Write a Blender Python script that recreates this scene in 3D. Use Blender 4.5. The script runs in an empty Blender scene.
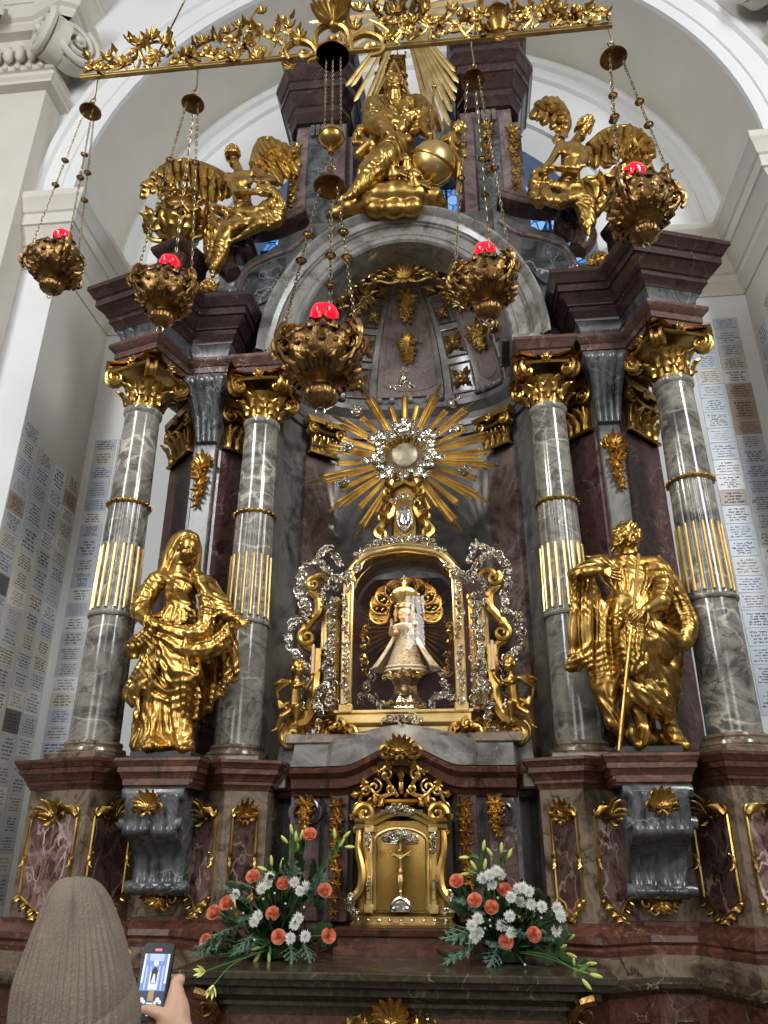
import bpy, math, random
import numpy as np
from mathutils import Vector, Matrix

# ------------------------------------------------------------------ camera, light, exposure
SC = bpy.context.scene
COL = SC.collection
F_PX = 769.0
CAM = np.array([0.394, 0.0, 1.75])
PITCH, YAW, ROLL = [math.radians(a) for a in (23.94, 6.06, 0.14)]
_f = np.array([-math.sin(YAW)*math.cos(PITCH), math.cos(YAW)*math.cos(PITCH), math.sin(PITCH)])
_r = np.array([math.cos(YAW), math.sin(YAW), 0.0])
_u = np.cross(_r, _f)
_r, _u = _r*math.cos(ROLL)+_u*math.sin(ROLL), -_r*math.sin(ROLL)+_u*math.cos(ROLL)
cd = bpy.data.cameras.new('camera'); cam = bpy.data.objects.new('camera', cd); COL.objects.link(cam)
cam.matrix_world = Matrix(((_r[0], _u[0], -_f[0], CAM[0]), (_r[1], _u[1], -_f[1], CAM[1]), (_r[2], _u[2], -_f[2], CAM[2]), (0, 0, 0, 1)))
cd.sensor_fit = 'VERTICAL'; cd.sensor_height = 36.0; cd.lens = 36.0*F_PX/1024.0
cd.clip_start = 0.05; cd.clip_end = 100
SC.camera = cam
SC.view_settings.view_transform = 'Standard'; SC.view_settings.look = 'None'
SC.view_settings.gamma = 1.0; SC.view_settings.use_curve_mapping = False
SC.view_settings.exposure = 0.0

def at(px, py, Y):
    """the world point seen at a pixel of the 768x1024 photograph on the vertical plane at depth Y"""
    d = _f + _r*(px-384)/F_PX + _u*(512-py)/F_PX
    return CAM + d*(Y/d[1])

def lin(h):
    h = h.lstrip('#'); o = []
    for i in (0, 2, 4):
        c = int(h[i:i+2], 16)/255
        o.append(c/12.92 if c <= 0.04045 else ((c+0.055)/1.055)**2.4)
    return o+[1.0]

world = bpy.data.worlds.new('world'); SC.world = world; world.use_nodes = True
wn = world.node_tree; bg = wn.nodes['Background']
tc = wn.nodes.new('ShaderNodeTexCoord'); sp = wn.nodes.new('ShaderNodeSeparateXYZ'); rp = wn.nodes.new('ShaderNodeValToRGB')
wn.links.new(tc.outputs['Generated'], sp.inputs[0]); wn.links.new(sp.outputs['Z'], rp.inputs[0])
rp.color_ramp.elements[0].position = 0.0; rp.color_ramp.elements[0].color = (0.10, 0.085, 0.07, 1)
rp.color_ramp.elements[1].position = 0.9; rp.color_ramp.elements[1].color = (0.45, 0.44, 0.43, 1)
e = rp.color_ramp.elements.new(0.12); e.color = (0.16, 0.15, 0.14, 1)
wn.links.new(rp.outputs[0], bg.inputs[0]); bg.inputs[1].default_value = 1.05

def area(name, loc, target, sx, sy, power, color):
    l = bpy.data.lights.new(name, 'AREA'); l.shape = 'RECTANGLE'; l.size = sx; l.size_y = sy; l.energy = power; l.color = color
    o = bpy.data.objects.new(name, l); COL.objects.link(o); o.location = loc
    o.rotation_euler = (Vector(target)-Vector(loc)).to_track_quat('-Z', 'Y').to_euler()
    return o
# tall nave windows behind the visitor, then two added fill lights facing the altar
area('nave_window_and_fill_light', (-5.5, -4.5, 8.0), (0.5, 5.0, 4.0), 1.6, 5.0, 680, (0.93, 0.97, 1.0))
area('nave_window_and_fill_light', (6.5, -3.0, 8.5), (-0.5, 5.5, 4.5), 1.6, 5.0, 740, (0.90, 0.95, 1.0))
area('nave_window_and_fill_light', (-0.52, -4.5, 5.8), (0.0, 5.0, 3.4), .36, 1.0, 16, (0.96, 0.98, 1.0))
area('nave_window_and_fill_light', (-4.6, -9.0, 4.2), (0.0, 5.0, 3.0), 3.0, 3.2, 150, (1.0, 0.96, 0.90))  # added soft frontal fill that brightens the altar front, not a known window
area('nave_window_and_fill_light', (3.2, -9.0, 4.2), (0.0, 5.0, 3.0), 3.0, 3.2, 150, (1.0, 0.96, 0.90))  # right-hand twin of the added fill
def spot(name, loc, target, power, ang, color):
    l = bpy.data.lights.new(name, 'SPOT'); l.energy = power; l.color = color; l.spot_size = math.radians(ang); l.spot_blend = 0.6; l.shadow_soft_size = 0.12
    o = bpy.data.objects.new(name, l); COL.objects.link(o); o.location = loc
    o.rotation_euler = (Vector(target)-Vector(loc)).to_track_quat('-Z', 'Y').to_euler()
    return o
spot('cornice_spotlight', (-3.4, 1.5, 7.0), (0.0, 5.0, 3.0), 420, 50, (1.0, 0.90, 0.74))
spot('cornice_spotlight', (3.6, 1.5, 7.0), (0.0, 5.0, 3.4), 420, 50, (1.0, 0.90, 0.74))

# ------------------------------------------------------------------ mesh helpers
SPIN = None                   # (x, y, degrees): turns what is being built about a plan point
MIR = 1                       # -1 while the mirrored half of a symmetrical thing is built
rnd = random.Random(7)

def V(*a): return np.array(a, float)
def unit(v):
    v = np.asarray(v, float); n = np.linalg.norm(v); return v/n if n > 1e-12 else v

KEEP_WHOLE = {'inscription', 'foliage', 'stem', 'flecked_backing', 'hair', 'body', 'half_dome', 'curved_wall'}
def far_pieces(v, fs):
    """faces grouped into clusters of loose shells that lie clearly apart from each other"""
    n = len(v); par = list(range(n))
    def find(i):
        while par[i] != i: par[i] = par[par[i]]; i = par[i]
        return i
    for f in fs:
        a = find(f[0])
        for i in f[1:]:
            b = find(i)
            if a != b: par[b] = a
    root = np.array([find(f[0]) for f in fs]); keys, isl = np.unique(root, return_inverse=True); k = len(keys)
    if k == 1 or k > 790: return [range(len(fs))]
    vr = np.array([find(i) for i in range(n)]); lo = np.array([v[vr == q].min(0) for q in keys]); hi = np.array([v[vr == q].max(0) for q in keys]); size = (hi-lo).max(1)
    gap = np.maximum(0, np.maximum(lo[:,None]-hi[None], lo[None]-hi[:,None])); near = np.sqrt((gap**2).sum(2)) <= np.maximum(.02, .5*np.maximum(size[:,None], size[None]))
    lab = np.arange(k)
    while True:
        new = np.array([lab[near[i]].min() for i in range(k)])
        if (new == lab).all(): break
        lab = new
    return [list(np.nonzero(lab[isl] == q)[0]) for q in np.unique(lab)]
class MB:
    def __init__(s): s.v = []; s.f = []; s.m = []
    def add(s, vs, fs, mi=0):
        b = len(s.v); s.v.extend([tuple(float(c) for c in p) for p in vs])
        s.f.extend([tuple(b+i for i in f) for f in fs]); s.m.extend([mi]*len(fs)); return s
    def box(s, x0, x1, y0, y1, z0, z1, c=0.0, mi=0):
        if c <= 0:
            vs = [(x, y, z) for z in (z0, z1) for y in (y0, y1) for x in (x0, x1)]
            return s.add(vs, [(0,2,3,1),(4,5,7,6),(0,1,5,4),(2,6,7,3),(0,4,6,2),(1,3,7,5)], mi)
        ax = (x0, x1); ay = (y0, y1); az = (z0, z1); idx = {}; vs = []
        for i in (0,1):
            for j in (0,1):
                for k in (0,1):
                    sx, sy, sz = (1-2*i)*c, (1-2*j)*c, (1-2*k)*c
                    for a, p in enumerate(((ax[i], ay[j]+sy, az[k]+sz), (ax[i]+sx, ay[j], az[k]+sz), (ax[i]+sx, ay[j]+sy, az[k]))):
                        idx[i,j,k,a] = len(vs); vs.append(p)
        fs = []
        for a in range(3):
            for t in (0,1):
                q = []
                for u, w in ((0,0),(1,0),(1,1),(0,1)):
                    key = [0,0,0]; o = [b for b in range(3) if b != a]; key[a] = t; key[o[0]] = u; key[o[1]] = w
                    q.append(idx[tuple(key)+(a,)])
                if (t == 0) != (a == 1): q = q[::-1]
                fs.append(tuple(q))
        for a in range(3):
            b, d = [o for o in range(3) if o != a]
            for u in (0,1):
                for w in (0,1):
                    k0 = [0,0,0]; k1 = [0,0,0]; k0[b] = k1[b] = u; k0[d] = k1[d] = w; k1[a] = 1
                    fs.append((idx[tuple(k0)+(b,)], idx[tuple(k0)+(d,)], idx[tuple(k1)+(d,)], idx[tuple(k1)+(b,)]))
        for i in (0,1):
            for j in (0,1):
                for k in (0,1): fs.append(tuple(idx[i,j,k,a] for a in range(3)))
        return s.add(vs, fs, mi)
    def tube(s, pts, r, n=8, cap=True, closed=False, flat=1.0, up=None, mi=0):
        P = [np.asarray(p, float) for p in pts]; m = len(P)
        R = [r]*m if np.isscalar(r) else list(r)
        T = []
        for i in range(m):
            if closed: d = P[(i+1) % m]-P[i-1]
            else: d = P[min(i+1, m-1)]-P[max(i-1, 0)]
            T.append(unit(d))
        u = np.asarray(up, float) if up is not None else (V(0,0,1) if abs(T[0][2]) < .9 else V(1,0,0))
        vs = []
        for i in range(m):
            w = np.cross(T[i], u); w = unit(w) if np.linalg.norm(w) > 1e-6 else unit(np.cross(T[i], V(.3,1,.2)))
            if up is None: u = np.cross(w, T[i])
            uu = np.cross(w, T[i])
            for k in range(n):
                a = 2*math.pi*k/n
                vs.append(P[i]+R[i]*(math.cos(a)*w+flat*math.sin(a)*uu))
        fs = []
        for i in range(m if closed else m-1):
            j = (i+1) % m
            for k in range(n):
                l = (k+1) % n; fs.append((i*n+k, i*n+l, j*n+l, j*n+k))
        if cap and not closed:
            fs.append(tuple(range(n))[::-1]); fs.append(tuple((m-1)*n+k for k in range(n)))
        return s.add(vs, fs, mi)
    def lathe(s, prof, c=(0,0,0), n=24, sx=1.0, sy=1.0, rfn=None, a0=0.0, a1=2*math.pi, mi=0):
        full = abs(a1-a0-2*math.pi) < 1e-6; m = n if full else n+1; vs = []; fs = []
        for (r, z) in prof:
            for k in range(m):
                a = a0+(a1-a0)*k/n; q = r*(rfn(a, z) if rfn else 1.0)
                vs.append((c[0]+q*math.cos(a)*sx, c[1]+q*math.sin(a)*sy, c[2]+z))
        for i in range(len(prof)-1):
            for k in range(n):
                l = (k+1) % m; fs.append((i*m+k, i*m+l, (i+1)*m+l, (i+1)*m+k))
        if full:
            if prof[0][0] > 1e-5: fs.append(tuple(range(m))[::-1])
            if prof[-1][0] > 1e-5: fs.append(tuple((len(prof)-1)*m+k for k in range(m)))
        return s.add(vs, fs, mi)
    def ball(s, c, r, nu=10, nv=7, mi=0):
        r = (r, r, r) if np.isscalar(r) else r; vs = [(c[0], c[1], c[2]-r[2])]; fs = []
        for j in range(1, nv):
            t = math.pi*j/nv-math.pi/2
            for i in range(nu):
                a = 2*math.pi*i/nu
                vs.append((c[0]+r[0]*math.cos(t)*math.cos(a), c[1]+r[1]*math.cos(t)*math.sin(a), c[2]+r[2]*math.sin(t)))
        vs.append((c[0], c[1], c[2]+r[2])); L = len(vs)-1
        for i in range(nu):
            j = (i+1) % nu; fs.append((0, 1+j, 1+i)); fs.append((L, L-nu+i, L-nu+j))
        for k in range(nv-2):
            for i in range(nu):
                j = (i+1) % nu; a = 1+k*nu; fs.append((a+i, a+j, a+nu+j, a+nu+i))
        return s.add(vs, fs, mi)
    def sweep(s, path, prof, closed=False, cap=True, mi=0):
        """classical moulding: profile (offset outward, z) swept along a plan path; outward is to the right of travel"""
        P = [V(p[0], p[1]) for p in path]; m = len(P); rows = []
        for i in range(m):
            nn = []
            for a, b in ((i-1, i), (i, i+1)):
                if closed: d = P[b % m]-P[a % m]
                elif a < 0 or b >= m: continue
                else: d = P[b]-P[a]
                d = unit(d); nn.append(V(d[1], -d[0]))
            if len(nn) == 1: q = nn[0]
            else:
                q = unit(nn[0]+nn[1]); q = q/max(.35, float(q@nn[0]))
            rows.append([(P[i][0]+q[0]*o, P[i][1]+q[1]*o, z) for o, z in prof])
        k = len(prof); vs = [p for r in rows for p in r]; fs = []
        for i in range(m if closed else m-1):
            j = (i+1) % m
            for t in range(k-1): fs.append((i*k+t, j*k+t, j*k+t+1, i*k+t+1))
        if cap and not closed:
            fs.append(tuple(range(k))); fs.append(tuple((m-1)*k+t for t in range(k))[::-1])
        return s.add(vs, fs, mi)
    def grid(s, fn, nu, nv, cu=False, mi=0):
        vs = []; fs = []; w = nu if cu else nu+1
        for j in range(nv+1):
            for i in range(w): vs.append(fn(i/nu, j/nv))
        for j in range(nv):
            for i in range(nu):
                k = (i+1) % w; fs.append((j*w+i, j*w+k, (j+1)*w+k, (j+1)*w+i))
        return s.add(vs, fs, mi)
    def prism(s, poly, y0, y1, mp=None, mi=0):
        """polygon given in x,z extruded from y0 (front) to y1; mp maps (x,y,z) to a point"""
        mp = mp or (lambda x, y, z: (x, y, z)); n = len(poly)
        vs = [mp(x, y0, z) for x, z in poly]+[mp(x, y1, z) for x, z in poly]
        fs = [tuple(range(n)), tuple(range(n, 2*n))[::-1]]+[(i, n+i, n+(i+1) % n, (i+1) % n) for i in range(n)]
        return s.add(vs, fs, mi)
    def leaf(s, base, d, nrm, L, W, curl=0.5, lobes=3, thick=0.25, mi=0):
        """acanthus leaf: lobed, cupped, tip rolled over toward nrm"""
        base = np.asarray(base, float); d = unit(d); nrm = unit(np.asarray(nrm, float)-d*float(np.dot(nrm, d))); sd = np.cross(d, nrm)
        nu, nv = 4, 3*lobes
        def fn(u, v):
            a = v*curl*2.2; x = (u-.5)*2
            along = L*(math.sin(a)/(curl*2.2) if curl > .02 else v); out = L*((1-math.cos(a))/(curl*2.2) if curl > .02 else 0)
            wv = W*(math.sin(math.pi*min(1, v*.86+.14))**.7)*(0.78+.22*math.cos(2*math.pi*lobes*v))
            cup = W*thick*(1-x*x)*(1 if v < .97 else .3)+ (0.10*W*abs(math.cos(math.pi*2*x)))
            return base+d*along+nrm*(out+cup)+sd*x*wv*.5
        return s.grid(fn, nu, nv, mi=mi)
    def merge(s, o, M=None):
        vs = o.v if M is None else [tuple(M @ Vector(p)) for p in o.v]
        b = len(s.v); s.v.extend(vs); s.f.extend([tuple(b+i for i in f) for f in o.f]); s.m.extend(o.m); return s
    def build(s, name, mat, parent=None, ang=38, loc=None, **tags):
        root = V(0,0,0)
        if parent is not None: root = V(*parent['_root'])
        v = np.array(s.v, float)
        if SPIN is not None and SPIN[2]:
            a = math.radians(SPIN[2]); x, y = v[:,0]-SPIN[0], v[:,1]-SPIN[1]
            v[:,0] = SPIN[0]+x*math.cos(a)-y*math.sin(a); v[:,1] = SPIN[1]+x*math.sin(a)+y*math.cos(a)
        if MIR < 0: v = v*V(-1,1,1)
        own = V(0,0,0)
        if parent is None:
            own = V(*loc) if loc is not None else V((v[:,0].min()+v[:,0].max())/2, (v[:,1].min()+v[:,1].max())/2, v[:,2].min())
        fs = [f[::-1] for f in s.f] if MIR < 0 else s.f
        if parent is not None and name not in KEEP_WHOLE:
            groups = far_pieces(v, fs)
            if len(groups) > 1:   # pieces that lie apart become parts of their own
                out = []
                for g in groups:
                    q = MB(); ids = sorted({i for k in g for i in fs[k]}); re_ = {i: j for j, i in enumerate(ids)}
                    q.v = [tuple(v[i]) for i in ids]; q.f = [tuple(re_[i] for i in fs[k]) for k in g]; q.m = [s.m[k] for k in g]
                    out.append(q.link(name, mat, parent, ang, v[ids]-root, q.f, root, tags))
                return max(out, key=lambda o: len(o.data.vertices))
        return s.link(name, mat, parent, ang, v-root-own, fs, own+root if parent is None else root, tags, own)
    def link(s, name, mat, parent, ang, v, fs, at_, tags, own=None):
        me = bpy.data.meshes.new(name); me.from_pydata(v.tolist(), [], fs)
        for m in (mat if isinstance(mat, (list, tuple)) else [mat]): me.materials.append(m)
        if len(set(s.m)) > 1: me.polygons.foreach_set('material_index', s.m)
        me.polygons.foreach_set('use_smooth', [True]*len(fs)); me.update()
        if ang < 180: me.set_sharp_from_angle(angle=math.radians(ang))
        o = bpy.data.objects.new(name, me); COL.objects.link(o)
        o['_root'] = tuple(float(c) for c in at_)
        if parent is not None: o.parent = parent
        else: o.location = own
        for k, t in tags.items(): o[k] = t
        return o

def thing(name, label, cat, loc=(0,0,0), group=None, kind='thing'):
    o = bpy.data.objects.new(name, None); COL.objects.link(o)
    loc = (loc[0]*MIR, loc[1], loc[2]); o.location = loc; o['_root'] = tuple(float(c) for c in loc); o.empty_display_size = .1
    return tag(o, label, cat, group, kind)
def tag(o, label, cat, group=None, kind='thing'):
    o['label'] = label; o['category'] = cat; o['kind'] = kind
    if group: o['group'] = group
    return o
def struct(o): o['kind'] = 'structure'; return o
def side(): return 'left' if MIR > 0 else 'right'

def arc(c, r, a0, a1, n, plane='xz', y=0.0, rz=None):
    rz = r if rz is None else rz; o = []
    for i in range(n+1):
        a = math.radians(a0+(a1-a0)*i/n); o.append((c[0]+r*math.cos(a), y, c[1]+rz*math.sin(a)))
    return o
def spiral(c, r0, turns, a0, dirn=1, n=26, y=0.0, rend=0.15):
    """flat volute in the x,z plane about c, starting at radius r0 and winding inward"""
    o = []
    for i in range(n+1):
        t = i/n; r = r0*(1-t*(1-rend)); a = math.radians(a0)+dirn*2*math.pi*turns*t
        o.append(V(c[0]+r*math.cos(a), y-0.15*r0*t, c[1]+r*math.sin(a)))
    return o
def bez(pts, n=8):
    """Catmull-Rom through the points"""
    P = [np.asarray(p, float) for p in pts]; P = [2*P[0]-P[1]]+P+[2*P[-1]-P[-2]]; o = []
    for i in range(1, len(P)-2):
        for k in range(n):
            t = k/n; a, b, c, d = P[i-1:i+3]
            o.append(.5*((2*b)+(-a+c)*t+(2*a-5*b+4*c-d)*t*t+(-a+3*b-3*c+d)*t**3))
    o.append(P[-2]); return o
def taper(n, a, b, mid=None):
    if mid is None: return [a+(b-a)*i/(n-1) for i in range(n)]
    return [(a+(mid-a)*2*i/(n-1)) if i < n/2 else (mid+(b-mid)*(2*i/(n-1)-1)) for i in range(n)]

# ------------------------------------------------------------------ signed-distance sculpting (statues, clouds, cloth)
class Sculpt:
    def __init__(s, lo, hi, h):
        s.lo = np.array(lo, float); s.h = h; s.n = np.maximum(4, np.ceil((np.array(hi)-s.lo)/h).astype(int)+1)
        s.F = np.full(tuple(s.n), 0.5, np.float32)
        s.ax = [s.lo[i]+np.arange(s.n[i])*h for i in range(3)]
    def _win(s, lo, hi):
        a = np.clip(np.floor((np.array(lo)-s.lo)/s.h).astype(int), 0, s.n-1); b = np.clip(np.ceil((np.array(hi)-s.lo)/s.h).astype(int)+1, 1, s.n)
        if np.any(b <= a): return None
        sl = tuple(slice(a[i], b[i]) for i in range(3))
        X = s.ax[0][sl[0]][:,None,None]; Y = s.ax[1][sl[1]][None,:,None]; Z = s.ax[2][sl[2]][None,None,:]
        return sl, X, Y, Z
    def _mix(s, sl, d, k, sub=False):
        A = s.F[sl]; d = d.astype(np.float32)
        if sub:
            d = -d; h = np.clip(.5-.5*(d-A)/-k if False else .5+.5*(d-A)/k, 0, 1); s.F[sl] = A+(d-A)*h+k*h*(1-h)
        else:
            h = np.clip(.5+.5*(A-d)/k, 0, 1); s.F[sl] = A+(d-A)*h-k*h*(1-h)
    def cap(s, a, b, ra, rb=None, k=.02, sy=1.0, sub=False):
        rb = ra if rb is None else rb; a = np.asarray(a, float); b = np.asarray(b, float); m = max(ra, rb)*max(1, 1/sy if sy < 1 else 1)*max(1, sy)+k*1.5+2*s.h
        w = s._win(np.minimum(a, b)-m, np.maximum(a, b)+m)
        if w is None: return s
        sl, X, Y, Z = w; ab = b-a; L = max(1e-9, ab[0]**2+(ab[1]/sy)**2+ab[2]**2)
        px, py, pz = X-a[0], (Y-a[1])/sy, Z-a[2]
        t = np.clip((px*ab[0]+py*(ab[1]/sy)+pz*ab[2])/L, 0, 1)
        d = np.sqrt((px-t*ab[0])**2+(py-t*ab[1]/sy)**2+(pz-t*ab[2])**2)-(ra+(rb-ra)*t)
        s._mix(sl, d*min(1, sy), k, sub); return s
    def chain(s, pts, rad, k=.02, sy=1.0, sub=False):
        n = len(pts); R = [rad]*n if np.isscalar(rad) else list(rad)
        if len(R) == 2 and n > 2: R = taper(n, R[0], R[1])
        if len(R) == 3 and n > 3: R = taper(n, R[0], R[2], R[1])
        P = np.array(pts, float); m = max(R)*max(1, sy)+k*1.5+2*s.h; w = s._win(P.min(0)-m, P.max(0)+m)
        if w is None: return s
        sl, X, Y, Z = w; D = np.full(s.F[sl].shape, 9.0, np.float32); o = np.array([q.start for q in sl])
        for i in range(n-1):   # sharp union inside one chain, a single soft blend with the rest
            a, b = P[i], P[i+1]; v = s._win(np.minimum(a, b)-m, np.maximum(a, b)+m)
            if v is None: continue
            s2, X, Y, Z = v; loc = tuple(slice(q.start-o[j], q.stop-o[j]) for j, q in enumerate(s2)); ab = b-a; L = max(1e-9, ab[0]**2+(ab[1]/sy)**2+ab[2]**2)
            px, py, pz = X-a[0], (Y-a[1])/sy, Z-a[2]; t = np.clip((px*ab[0]+py*(ab[1]/sy)+pz*ab[2])/L, 0, 1)
            d = (np.sqrt((px-t*ab[0])**2+(py-t*ab[1]/sy)**2+(pz-t*ab[2])**2)-(R[i]+(R[i+1]-R[i])*t))*min(1, sy); D[loc] = np.minimum(D[loc], d)
        s._mix(sl, D, k, sub); return s
    def ell(s, c, r, k=.02, R=None, sub=False):
        c = np.asarray(c, float); r = (r, r, r) if np.isscalar(r) else r; r = np.array(r, float); m = max(r)+k*1.5+2*s.h; w = s._win(c-m, c+m)
        if w is None: return s
        sl, X, Y, Z = w; x, y, z = X-c[0], Y-c[1], Z-c[2]
        if R is not None:
            R = np.asarray(R); x, y, z = (R[0,0]*x+R[1,0]*y+R[2,0]*z, R[0,1]*x+R[1,1]*y+R[2,1]*z, R[0,2]*x+R[1,2]*y+R[2,2]*z)
        k0 = np.sqrt((x/r[0])**2+(y/r[1])**2+(z/r[2])**2); k1 = np.sqrt((x/r[0]**2)**2+(y/r[1]**2)**2+(z/r[2]**2)**2)+1e-6
        s._mix(sl, k0*(k0-1)/k1, k, sub); return s
    def front(s, x, z, default):
        i = int(round((x-s.lo[0])/s.h)); j = int(round((z-s.lo[2])/s.h))
        if not (0 <= i < s.n[0] and 0 <= j < s.n[2]): return default
        col = s.F[i,:,j]; q = np.nonzero(col < 0)[0]
        return s.ax[1][q[0]] if len(q) else default
    def folds(s, T, strokes, r, k=.012, sink=.3, sub=False, n=5):
        """drapery ridges (or grooves): strokes of traced points laid on the front of the figure so far"""
        todo = []
        for st in strokes:
            rr = r
            if isinstance(st[0], (int, float)): rr = st[0]; st = st[1:]
            P = bez([V(a[0], a[1], 0) for a in st], n); pts = []; last = None
            for p in P:
                w = T(p[0], p[1]); y = s.front(w[0], w[2], last if last is not None else w[1])
                last = y; pts.append(V(w[0], y+(rr*sink if not sub else -rr*.2), w[2]))
            ys = np.array([p[1] for p in pts])
            for _ in range(7): ys[1:-1] = (ys[:-2]+2*ys[1:-1]+ys[2:])/4
            for p, y in zip(pts, ys): p[1] = y
            todo.append((pts, taper(len(pts), rr*.6, rr*.45, rr*1.15)))
        for pts, R in todo: s.chain(pts, R, k, sub=sub)
        return s
    def mb(s, smooth=1):
        F = s.F; n = s.n
        for i in range(3): j = [slice(None)]*3; j[i] = [0, -1]; F[tuple(j)] = np.maximum(F[tuple(j)], .2*s.h)
        I = F < 0
        c = np.zeros(tuple(n-1), np.int8)
        for dx in (0,1):
            for dy in (0,1):
                for dz in (0,1): c += I[dx:n[0]-1+dx, dy:n[1]-1+dy, dz:n[2]-1+dz]
        act = (c > 0) & (c < 8); cells = np.argwhere(act); vid = np.full(tuple(n-1), -1, np.int64); vid[act] = np.arange(len(cells))
        acc = np.zeros((len(cells), 3)); cnt = np.zeros(len(cells)); C = cells
        cor = [(0,0,0),(1,0,0),(0,1,0),(1,1,0),(0,0,1),(1,0,1),(0,1,1),(1,1,1)]
        val = [F[C[:,0]+a, C[:,1]+b, C[:,2]+d].astype(float) for a, b, d in cor]
        for i in range(8):
            for ax in range(3):
                if cor[i][ax] == 0:
                    o = list(cor[i]); o[ax] = 1; j = cor.index(tuple(o)); va, vb = val[i], val[j]; m = (va < 0) != (vb < 0)
                    t = np.where(m, va/np.where(m, va-vb, 1), 0); p = np.zeros((len(C), 3)); p[:] = cor[i]; p[:,ax] += t
                    acc[m] += p[m]; cnt[m] += 1
        vs = s.lo+(C+acc/np.maximum(cnt, 1)[:,None])*s.h
        fs = []
        for ax in range(3):
            u, w = [(1,2),(2,0),(0,1)][ax]
            sa = [slice(None)]*3; sb = [slice(None)]*3; sa[ax] = slice(0, n[ax]-1); sb[ax] = slice(1, n[ax])
            A = I[tuple(sa)]; B = I[tuple(sb)]; ch = np.argwhere(A != B)
            ok = (ch[:,u] > 0) & (ch[:,w] > 0) & (ch[:,u] < n[u]-1) & (ch[:,w] < n[w]-1); ch = ch[ok]
            q = []
            for du, dw in ((-1,-1),(0,-1),(0,0),(-1,0)):
                e = ch.copy(); e[:,u] += du; e[:,w] += dw; q.append(vid[e[:,0], e[:,1], e[:,2]])
            q = np.stack(q, 1); flip = ~A[ch[:,0], ch[:,1], ch[:,2]]; q[flip] = q[flip][:,::-1]; fs.append(q)
        fs = np.concatenate(fs); m = MB(); m.v = [tuple(p) for p in vs.tolist()]; m.f = [tuple(f) for f in fs.tolist()]; m.m = [0]*len(m.f)
        return m
def rotm(ax, ay, az): return np.array(Matrix.Rotation(math.radians(az), 3, 'Z') @ Matrix.Rotation(math.radians(ay), 3, 'Y') @ Matrix.Rotation(math.radians(ax), 3, 'X'))

# ------------------------------------------------------------------ materials
def newmat(name):
    m = bpy.data.materials.new(name); m.use_nodes = True; t = m.node_tree; return m, t, t.nodes['Principled BSDF'], t.nodes, t.links
def simple(name, c, rough=.5, metal=0.0, bump=0.0, bscale=40, var=0.0, vscale=6, spec=.5):
    m, t, b, N, L = newmat(name); b.inputs['Base Color'].default_value = lin(c); b.inputs['Roughness'].default_value = rough; b.inputs['Metallic'].default_value = metal
    b.inputs['Specular IOR Level'].default_value = spec
    tc = N.new('ShaderNodeTexCoord')
    if var > 0:
        n = N.new('ShaderNodeTexNoise'); n.inputs['Scale'].default_value = vscale; n.inputs['Detail'].default_value = 5; L.new(tc.outputs['Object'], n.inputs['Vector'])
        r = N.new('ShaderNodeValToRGB'); k = lin(c); r.color_ramp.elements[0].position = .3; r.color_ramp.elements[1].position = .7
        r.color_ramp.elements[0].color = [x*(1-var) for x in k[:3]]+[1]; r.color_ramp.elements[1].color = [min(1, x*(1+var)) for x in k[:3]]+[1]
        L.new(n.outputs['Fac'], r.inputs[0]); L.new(r.outputs[0], b.inputs['Base Color'])
    if bump > 0:
        n = N.new('ShaderNodeTexNoise'); n.inputs['Scale'].default_value = bscale; n.inputs['Detail'].default_value = 4; L.new(tc.outputs['Object'], n.inputs['Vector'])
        q = N.new('ShaderNodeBump'); q.inputs['Strength'].default_value = bump; q.inputs['Distance'].default_value = .01; L.new(n.outputs['Fac'], q.inputs['Height']); L.new(q.outputs[0], b.inputs['Normal'])
    return m
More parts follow.
